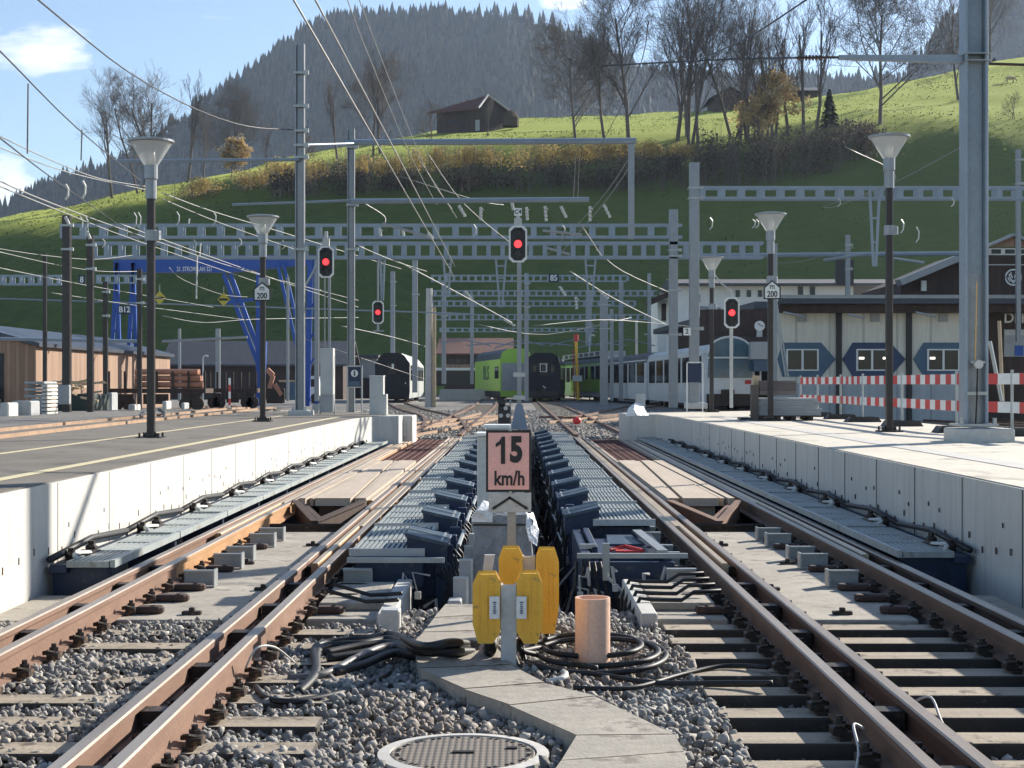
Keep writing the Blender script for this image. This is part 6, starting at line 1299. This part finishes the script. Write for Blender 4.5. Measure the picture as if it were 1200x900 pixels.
wire([P(675, 180, 40), P(672, 235, 50)], 'near upright wire under the yellow hedge', .016); wire([P(679, 182, 40), P(677, 235, 50)], 'second upright wire under the yellow hedge', .014)
wire([P(760, 25, 20), P(745, 90, 26), P(700, 178, 40)], 'thin dark wire through the bare trees', .01, m_wired); wire([P(830, -20, 14), P(800, 60, 20), P(775, 80, 24)], 'dark wire above the bare trees, left', .008, m_wired); wire([P(850, -10, 14), P(836, 45, 18)], 'dark wire above the bare trees, right', .006, m_wired); wire([P(952, -5, 14), P(880, 42, 18), P(833, 64, 21), P(800, 80, 23)], 'dark diagonal wire to the long bracket arm', .013, m_wired)
wire([P(990, 172, 30), P(1050, 210, 40), P(965, 242, 46)], 'thin wire behind the tallest right lamp', .01); wire([P(1130, 170, 38), P(1060, 208, 44), P(985, 240, 46), P(965, 243, 46)], 'thin wire sloping over the right meadow', .014); wire([P(910, 308, 60), P(940, 306, 60), P(1000, 290, 60)], 'thin wire above the canopy', .014)
wire([P(350, 395, 95), P(500, 445, 110)], 'far thin wire left of the concrete pole', .02); wire([P(400, 382, 80), P(460, 395, 90), P(505, 408, 100)], 'far bright wire to the concrete pole', .03); wire([P(625, 382, 85), P(700, 375, 90), P(760, 378, 95), P(860, 388, 100)], 'far thin wire over the green coach', .025); wire([P(560, 380, 90), P(640, 392, 95), P(740, 372, 100)], 'far thin wire over the black train', .025)
wire([P(60, 343, 50), P(160, 358, 60), P(290, 375, 75)], 'thin lower wire behind the left masts', .015)
# droppers, hooks and insulators
for k, (px, py, Y, s_) in enumerate(((95, 262, 46, 8), (101, 262, 46, 8), (158, 258, 50, 9), (163, 258, 50, 9), (208, 256, 50, 8), (251, 256, 50, 8), (121, 285, 50, 5), (228, 286, 55, 5), (281, 284, 55, 5), (332, 287, 58, 5), (833, 262, 50, 7), (883, 262, 50, 5), (887, 262, 50, 5), (1075, 275, 44, 9), (1057, 265, 44, 8), (983, 237, 46, 5), (1116, 237, 46, 5), (556, 270, 55, 7), (660, 270, 55, 6), (78, 225, 24, 9), (98, 222, 24, 10))):
    x, z = XX(px, Y), ZZ(py, Y); u_ = Y/F
    tag(MB().tube([(x-1*u_, Y, z+s_*u_), (x+2*u_, Y, z+s_*.4*u_), (x+1.5*u_, Y, z-s_*.5*u_), (x-1.5*u_, Y, z-s_*u_)], .02, 5).build('wire_hook', m_insw), 'small white curved wire hook, %s' % ('hook near picture column %d, row %d' % (0, 0) if False else ['left pair by the dark masts, first', 'left pair by the dark masts, second', 'pair left of the near lamp, first', 'pair left of the near lamp, second', 'single right of the near lamp', 'single near the second lamp', 'below the dark pale capped mast', 'under the girder, left of the crane text', 'under the girder beside the second lamp', 'left of the left signal', 'over the small right lamp', 'over the long girder end, left', 'over the long girder end, right', 'right of the tall right lamp, lower', 'right of the tall right lamp, upper', 'under the upper right girder, left', 'under the upper right girder, right', 'left of the centre signal', 'right of the centre signal', 'on the wires by the forest edge, left', 'on the wires by the forest edge, right'][k]), 'wire hook', 'white hooks on the overhead line')
for k, (px, py, Y, dx, dy, lb) in enumerate(((541, 247, 48, 6, 10, 'left of the centre signal'), (563, 250, 48, 0, 12, 'second left of the centre signal'), (617, 250, 48, 1, 12, 'just right of the signal top'), (639, 250, 48, 1, 14, 'right of the signal top'), (660, 248, 48, 5, 10, 'white bracket right of the signal'), (691, 250, 48, 0, 14, 'under the round beam end'), (711, 247, 48, 6, 12, 'near the drop post'), (600, 240, 48, 2, 8, 'above the signal plate'), (597, 378, 84, 10, 6, 'bright cluster by the centre post'), (548, 345, 84, 5, 7, 'bright cluster left of centre'), (707, 345, 84, 10, 8, 'bright cluster above the broad dark mast'), (659, 341, 90, 6, 9, 'cluster under the number board'), (675, 355, 90, 1, 12, 'hanging under the girders'), (103, 275, 45, 3, 6, 'on top of the dark mast'), (78, 258, 45, 3, 6, 'on the nearest dark mast'), (445, 272, 58, 1, 6, 'above the small signal'), (472, 272, 58, 1, 6, 'on the girder right of the small signal'), (504, 276, 60, 4, 5, 'where the contact wires meet the girder'))):
    u_ = Y/F; m = MB(); x, z = XX(px, Y), ZZ(py, Y)
    for q in range(4): f_ = q/3-.5; m.tube([(x+dx*u_*f_, Y, z-dy*u_*f_+.03), (x+dx*u_*f_+.02, Y+.02, z-dy*u_*f_-.05)], .05*Y/50, 7)
    m.bar((x-dx*u_*.6, Y, z+dy*u_*.6), (x+dx*u_*.6, Y, z-dy*u_*.6), .035*Y/50); m.bar((x-dx*u_*.6, Y, z+dy*u_*.6), (x-dx*u_*.6+4*u_, Y, z+dy*u_*.3), .03*Y/50)
    tag(m.build('insulator', m_insw), 'white insulator fitting, %s' % lb, 'insulator', 'white insulators of the overhead line')
for k, (px, y0, y1, Y) in enumerate(((33, 98, 180, 22), (96, 152, 188, 25), (231, 300, 350, 55), (222, 256, 262, 50), (235, 285, 300, 52))):
    tag(MB().tube([P(px, y0, Y), P(px-1, y1, Y)], .012 if k < 2 else .03, 5).build('dropper', m_wired if k < 2 else m_insw), 'upright dropper wire, %s' % ['nearest the left picture edge', 'left above the forest edge', 'long white rod below the girder', 'short one above the girder', 'short one crossing the girder'][k], 'dropper')
for k, (x0, y0, x1, y1, Y) in enumerate(((272, 165, 345, 165, 38), (355, 340, 372, 310, 70), (640, 290, 668, 298, 66), (820, 360, 845, 362, 90), (448, 262, 502, 277, 52), (636, 270, 682, 275, 52), (190, 400, 290, 395, 80))):
    if k == 0: continue
    tag(MB().tube([P(x0, y0, Y), P(x1, y1, Y)], .05*Y/55, 6).build('cantilever_tube', m_galv), 'pale cantilever tube, %s' % ['', 'right of the tallest slim mast', 'left of the number board', 'under the canopy roof', 'left of the joining contact wires', 'right of the centre signal', 'behind the diamond signs'][k], 'tube')
# far masts with brackets behind
for k in range(7):
    x0 = 515+k*32; Y = 118+k*3; tag(MB().tube([P(x0, 402+3*(k % 3), Y), P(x0+30, 398+4*(k % 2), Y), P(x0+60, 405, Y)], .05, 5).build('far_wire', m_mastb), 'far sagging wire over the trains, number %s from the left' % ['one', 'two', 'three', 'four', 'five', 'six', 'seven'][k], 'wire', 'far wires over the trains')
# ---------------------------------------------------------------- barn, trees, hedges on the hill
def hp(px, py, Y0=190): return hill_at(px, py, Y0)
def barn(px0, px1, pye, pyr, pyb, Y, lb, name='barn'):
    x0, x1 = XX(px0, Y), XX(px1, Y); zb = ZZ(pyb, Y)-3; ze = ZZ(pye, Y); zr = ZZ(pyr, Y); xm = x0+(x1-x0)*.62; t = thing(name, lb, 'barn', ((x0+x1)/2, Y, zb)); D = 14
    y1 = Y+D
    m = MB(); vs = [(x0, Y+4, zb), (xm, Y, zb), (x1, Y+6, zb), (x1-2, y1, zb), (x0+1, y1, zb)]; m.prism([(v[0], v[1]) for v in vs], 'z', zb, ze); 
    m.add([(xm, Y, ze), (x1, Y+6, ze), ((xm+x1)/2-.3, Y+3, zr-.3)], [(0, 1, 2)]); m.build('wall', m_woodd, t)
    r = MB(); R1 = (x0-2.2, Y+2.0, ze-.8); R2 = (xm-.5, Y-1.5, ze-.3); R3 = ((xm+x1)/2-1.5, Y+2.0, zr); R4 = (x0+2.2, Y+9, zr-1.5); R5 = (x1+1.8, Y+5.5, ze-.9); R6 = (x0+6, Y+14, ze); R7 = (x1, Y+13, ze)
    r.add([R1, R2, R3, R4], [(0, 1, 2, 3)]); r.add([R3, R5, R7, R4], [(0, 1, 2, 3)]); o = r.build('roof', m_tile, t); md = o.modifiers.new('t', 'SOLIDIFY'); md.thickness = .35
    r = MB(); r.bar(R3, R5, .3, .35); r.bar(R2, R3, .3, .35); r.build('barge_board', m_offw, t)
    m = MB()
    for k in range(4): a_ = Vector((x0, Y+4, 0)).lerp(Vector((xm, Y, 0)), .3+.13*k); m.cb((a_.x, a_.y-.1, zb+3+(ze-zb-3)*.45), (.9, .2, .8))
    m.build('window', m_ink, t); MB().cb((xm-.8, Y+.2, zb+4), (1.0, .5, 2.4)).build('pale_door', m_conb, t); return t
barn(511, 596, 126, 109, 152, 345, 'old wooden barn with red brown roof on the bright meadow'); p = P(598, 138, 345); tag(MB().lathe([(1.9, -2), (2.0, 0), (1.2, 1.3), (.2, 1.7)], p, 10).build('round_bush', m_scrub), 'dark round bush at the right end of the old barn', 'bush')
t = house('farmhouse', 'dark chalet half hidden by the tall bare trees', XX(836, 385), XX(875, 385), 385, 397, ZZ(140, 385), ZZ(114, 385), ZZ(103, 385), m_woodd, m_slate, 'y', 1.5); t = house('farmhouse', 'small grey roofed chalet behind the orange leaved tree', XX(935, 385), XX(958, 385), 385, 395, ZZ(120, 385), ZZ(106, 385), ZZ(99, 385), m_woodd, m_slate, 'x', 1.5)
# bare trees -------------------------------------------------------------
def bare_tree(name, seed, H, spread, trunks=1, dens=1., mat=m_bark, leaf=None, upright=.5, base=.22, reach=1., twigs=1.):
    rr = random.Random(seed); root = thing(name, 'x', 'tree', (0, 0, 0)); tr = MB(); br = MB(); lf = MB()
    def grow(p, d, L, r, lev):
        n_ = 3 if lev < 3 else 2; pts = [p]; rs = [r]; q = p; dd = d
        for i in range(n_):
            dd = (dd+Vector((rr.uniform(-1, 1), rr.uniform(-1, 1), rr.uniform(-.3, .8)))*.14).normalized(); q = q+dd*L/n_; pts.append(q); rs.append(r*(1-.55*(i+1)/n_))
        (tr if lev == 0 else br).tube(pts, rs, 8 if lev == 0 else (5 if lev == 1 else 3), False)
        if leaf and lev >= 3 and rr.random() < .5:
            for _ in range(3): a_ = q+Vector((rr.uniform(-.4, .4), rr.uniform(-.4, .4), rr.uniform(-.4, .4))); u_ = Vector((rr.uniform(-1, 1), rr.uniform(-1, 1), rr.uniform(-1, 1))).normalized()*.22; v_ = u_.orthogonal().normalized()*.2; lf.add([a_-u_, a_+v_, a_+u_, a_-v_], [(0, 1, 2, 3)])
        if lev >= 4: return
        k = int({0: 11, 1: 7, 2: 6, 3: 6}[lev]*dens*(twigs if lev > 1 else 1))
        for i in range(k):
            f_ = (.28+.72*(i+rr.random())/k) if lev else (base+(1-base)*(i+.5*rr.random())/k); f_ = min(f_, .98); j = min(int(f_*n_), n_-1); s_ = f_*n_-j; b_ = pts[j].lerp(pts[j+1], s_)
            az = rr.random()*2*PI; ax = (dd.orthogonal().normalized()); side = (Matrix.Rotation(az, 3, dd) @ ax)
            nd = (dd*(upright+.2*rr.random())+side*(spread*(1. if lev else 1.1-.3*f_))).normalized()
            nd = (nd+Vector((0, 0, .18))).normalized()
            ll = L*(.52 if lev else .55*reach*(1.12-.55*f_))*(.7+.5*rr.random()); grow(b_, nd, ll, max(.016, rs[j]*(.5 if lev else .42)), lev+1)
    for k in range(trunks):
        o_ = Vector((rr.uniform(-.6, .6), rr.uniform(-.6, .6), 0))*(trunks > 1); d = Vector((rr.uniform(-.1, .1)*(trunks > 1), rr.uniform(-.1, .1)*(trunks > 1), 1)).normalized(); grow(o_-d*.8, d, H*.82, H*(.010 if trunks > 1 else .013)+.03, 0)
    tr.build('trunk', mat, root, local=True, smooth=True); br.build('crown', mat, root, local=True)
    if leaf: lf.build('leaves', leaf, root, local=True)
    return root
T = {'broad': bare_tree('bare_tree', 2, 17, .85, 1, 1.35, upright=.45, base=.2, reach=1.25), 'tall': bare_tree('bare_tree', 5, 19, .6, 2, .9, upright=.7), 'tall2': bare_tree('bare_tree', 9, 19, .7, 1, 1.25, upright=.55, base=.2, reach=1.1), 'thin': bare_tree('bare_tree', 12, 14, .4, 1, .8, upright=.8, base=.3), 'multi': bare_tree('bare_tree', 21, 18, .42, 3, .6, upright=.9, base=.25), 'gold': bare_tree('autumn_tree', 31, 9, .7, 2, .9, leaf=m_orange, upright=.5), 'shrubby': bare_tree('bare_tree', 41, 9, .75, 2, .8, upright=.5, base=.05, mat=M('tan_bark', (.13, .10, .07), .9))}
used = set()
hts = {'broad': 17, 'tall': 19, 'tall2': 19, 'thin': 14, 'multi': 18, 'gold': 9, 'shrubby': 9}
def tree(kind, px, pyb, pyt, lb, Y=None, rz=0, grp=None):
    p = hp(px, pyb) if Y is None else Vector((XX(px, Y), Y, hillz(XX(px, Y), Y))); H = (ZZ(pyt, p.y)-p.z); s_ = H/(hts[kind]*.97); grp = grp or 'bare trees on the hill'
    if kind not in used: used.add(kind); o = T[kind]; o.location = p; o.scale = (s_,)*3; o.rotation_euler.z = rz; o['label'] = lb; o['group'] = grp
    else: dup(T[kind], p, lb, grp, rz, s_)
tree('broad', 1031, 146, -18, 'largest spreading bare tree right of the orange leaved tree', rz=.4)
tree('tall2', 737, 164, -10, 'tall bare tree standing at the left of the tall group', rz=1.); tree('broad', 675, 166, 42, 'broad low bare tree right of the barn', rz=2.); tree('thin', 709, 164, 40, 'slender bare tree between the broad low one and the tall one'); tree('tall', 806, 160, -25, 'tall twin stemmed bare tree above the pale mast', rz=.6); tree('tall2', 793, 165, -5, 'tall bare tree just left of the twin stemmed one', rz=3)
tree('multi', 812, 172, 0, 'many stemmed bare tree behind the grey mast top', rz=1.); tree('multi', 875, 165, 5, 'many stemmed bare tree before the half hidden chalet', rz=2.2); tree('multi', 905, 160, 15, 'many stemmed bare tree left of the orange leaves', rz=4); tree('tall', 860, 160, -10, 'bare tree over the half hidden chalet', rz=2); tree('thin', 925, 158, 20, 'slender bare tree in the orange leaves'); tree('thin', 942, 158, 10, 'slender bare tree right of the orange leaves', rz=1.); tree('thin', 955, 156, 5, 'slender bare tree by the small dark spruce', rz=2.5); tree('tall2', 890, 168, 30, 'bare tree leaning over the slope hedge', rz=5)
tree('tall', 1125, 118, -30, 'bare tree directly behind the thick right mast', rz=4); tree('tall2', 1160, 100, -20, 'tall bare tree right of the thick mast', Y=395, rz=1.4); tree('shrubby', 1188, 140, 108, 'bare bush on the bright meadow at the right edge', rz=1)
tree('thin', 132, 232, 112, 'slender bare tree at the left of the skyline group', rz=.7); tree('tall', 164, 226, 95, 'rounded bare tree above the nearest left lamp', rz=1.9); tree('tall2', 178, 224, 100, 'bare tree right behind the rounded one', rz=.3); tree('thin', 219, 214, 98, 'slender bare tree between lamp and tallest mast', rz=3.3); tree('thin', 238, 212, 130, 'small slender bare tree before the forest', rz=4.4); tree('broad', 277, 203, 115, 'bare tree with a few yellow leaves before the forest', rz=3.7); tree('thin', 312, 200, 150, 'little bare tree left of the tallest slim mast', rz=1.7)
tree('thin', 396, 186, 95, 'bare tree left of the second slim mast', rz=.2); tree('thin', 446, 180, 60, 'tallest bare tree before the middle forest', rz=5.2); tree('tall2', 437, 182, 80, 'bare tree beside the tallest one before the forest', rz=2.); tree('shrubby', 506, 164, 118, 'small bare tree at the left corner of the barn', rz=.3); tree('thin', 571, 160, 112, 'thin young bare tree before the barn front', rz=2.1); tree('shrubby', 355, 192, 150, 'low bare tree right of the tallest slim mast', rz=4)
tree('gold', 905, 162, 92, 'orange leaved autumn tree among the bare stems', grp='autumn trees on the hill'); tree('gold', 878, 166, 118, 'smaller orange leaved tree left of the main one', rz=2, grp='autumn trees on the hill'); tree('gold', 272, 208, 165, 'little yellow leaved tree on the left skyline', rz=1, grp='autumn trees on the hill')
for k in list(T):
    if k not in used: bpy.data.objects.remove(T[k])
# small spruce
def spruce(px, pyb, pyt, lb, Y=None):
    p = hp(px, pyb) if Y is None else Vector((XX(px, Y), Y, hillz(XX(px, Y), Y))); H = ZZ(pyt, p.y)-p.z; t = thing('spruce_tree', lb, 'tree', p); MB().tube([(0, 0, -.5), (0, 0, H)], [.16, .03], 6).build('trunk', m_bark, t, local=True); m = MB()
    for k in range(420):
        z = H*(.06+.94*RN.random()); r_ = (1-z/H)*H*.27+.1; a_ = RN.random()*2*PI; d = Vector((math.cos(a_), math.sin(a_), 0)); q = d*r_*(.55+.6*RN.random()); q.z = z-r_*.15; n_ = Vector((-d.y, d.x, 0))*.28; m.add([q*.35+Vector((0, 0, z*.68)), q-n_, q+d*.3-Vector((0, 0, .25)), q+n_], [(0, 1, 2, 3)])
    m.build('crown', m_fir, t, local=True)
spruce(972, 152, 105, 'small dark spruce between the orange tree and the largest bare tree'); spruce(1165, 92, 68, 'small spruce on the far right meadow edge', 390)
# golden hedge bushes and scrub
def bush(px, py, wpx, hpx, mat, lb, grp, n=900, Y=None, twig=True, name='hedge_bush', sz=.20):
    p = hp(px, py) if Y is None else Vector((XX(px, Y), Y, hillz(XX(px, Y), Y))); u_ = p.y/F; W = wpx*u_/2; H = hpx*u_; t = thing(name, lb, 'bush', p, grp); m = MB(); b = MB()
    lob = [(RN.uniform(-.75, .75), RN.uniform(-.6, .6), RN.uniform(.35, .8), RN.uniform(.28, .5)) for _ in range(7)]
    for k in range(n):
        lx, ly, lz, lr = lob[k % 7]; v = Vector((RN.gauss(0, 1), RN.gauss(0, 1), RN.gauss(0, 1))).normalized()*(lr*(RN.random()**.4)); q = Vector((lx*W+v.x*W, ly*W*.6+v.y*W*.6, max(.0, lz*H*.75+v.z*H*.9)-.2)); u2 = Vector((RN.uniform(-1, 1), RN.uniform(-1, 1), RN.uniform(-1, 1))).normalized(); w2 = u2.orthogonal().normalized(); s_ = sz*(.6+RN.random()); m.add([q-u2*s_, q+w2*s_*.8, q+u2*s_, q-w2*s_*.8], [(0, 1, 2, 3)])
    m.build('leaves', mat, t, local=True)
    if twig:
        for k in range(60): a_ = Vector((RN.uniform(-.8, .8)*W, RN.uniform(-.4, .4)*W, -.3)); b.tube([a_, a_+Vector((RN.uniform(-.4, .4)*W*.5, RN.uniform(-.3, .3), H*RN.uniform(.6, 1.05)))], [.04, .012], 3, False)
        b.build('twigs', m_bark, t, local=True)
G1 = 'yellow hedge bushes along the slope edge'
for k, (px, py, w_, h_) in enumerate(((375, 212, 60, 32), (415, 208, 44, 34), (455, 206, 50, 28), (500, 204, 40, 34), (535, 200, 48, 34), (568, 198, 44, 30), (622, 200, 46, 36), (655, 198, 44, 34), (690, 192, 48, 28), (725, 190, 40, 26), (760, 188, 44, 24), (800, 186, 40, 22), (230, 232, 60, 26), (300, 222, 50, 26), (335, 216, 44, 30))):
    bush(px, py, w_*1.15, h_*1.1, m_hedge, '%s in the hedge, counted from the left' % ('yellow brown bush number %s' % ['four', 'five', 'six', 'seven', 'eight', 'nine', 'ten', 'eleven', 'twelve', 'thirteen', 'fourteen', 'fifteen', 'one', 'two', 'three'][k]), G1, 1100, sz=.17)
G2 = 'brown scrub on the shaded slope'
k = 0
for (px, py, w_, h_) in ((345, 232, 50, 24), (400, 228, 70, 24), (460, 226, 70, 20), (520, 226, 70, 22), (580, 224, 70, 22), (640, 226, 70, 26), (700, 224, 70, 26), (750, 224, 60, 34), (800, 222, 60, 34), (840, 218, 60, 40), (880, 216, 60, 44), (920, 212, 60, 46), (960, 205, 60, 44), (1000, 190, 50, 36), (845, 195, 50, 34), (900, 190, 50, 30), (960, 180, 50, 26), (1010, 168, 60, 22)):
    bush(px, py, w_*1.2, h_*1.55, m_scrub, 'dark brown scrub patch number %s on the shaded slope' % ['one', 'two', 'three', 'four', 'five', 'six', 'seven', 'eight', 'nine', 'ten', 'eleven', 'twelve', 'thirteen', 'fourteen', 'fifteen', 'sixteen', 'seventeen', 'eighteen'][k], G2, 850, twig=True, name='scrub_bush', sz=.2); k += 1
# trees and roofs at the foot of the slope behind the yard
for k, (px, py, w_, h_, Y) in enumerate(((195, 440, 60, 50, 168), (240, 445, 50, 45, 166), (275, 440, 44, 46, 160), (160, 430, 60, 46, 172), (300, 430, 30, 30, 158))):
    bush(px, 450, w_, h_, m_scrub, 'dark reddish bush behind the pipe wagon, number %s' % ['two', 'three', 'four', 'one', 'five'][k], 'dark bushes behind the yard', 900, Y=Y, name='yard_bush', sz=.25)
# cow on the far meadow
t = thing('cow', 'small pale cow grazing on the far bright meadow at the right edge', 'cow', hp(1184, 97)); m = MB(); m.tube([(-.9, 0, 1.0), (-.4, 0, 1.02), (.3, 0, 1.03), (.8, 0, 1.1), (1.15, 0, .8), (1.4, 0, .35)], [.25, .38, .36, .26, .17, .12], 8)
for dx in (-.75, -.6, .55, .7): m.tube([(dx, .12*(1 if dx > 0 else -1), 1.), (dx, .12, .5), (dx+.05, .12, 0)], [.13, .07, .06], 6)
m.build('body', m_lum, t, local=True, smooth=True)
bpy.context.view_layer.update()
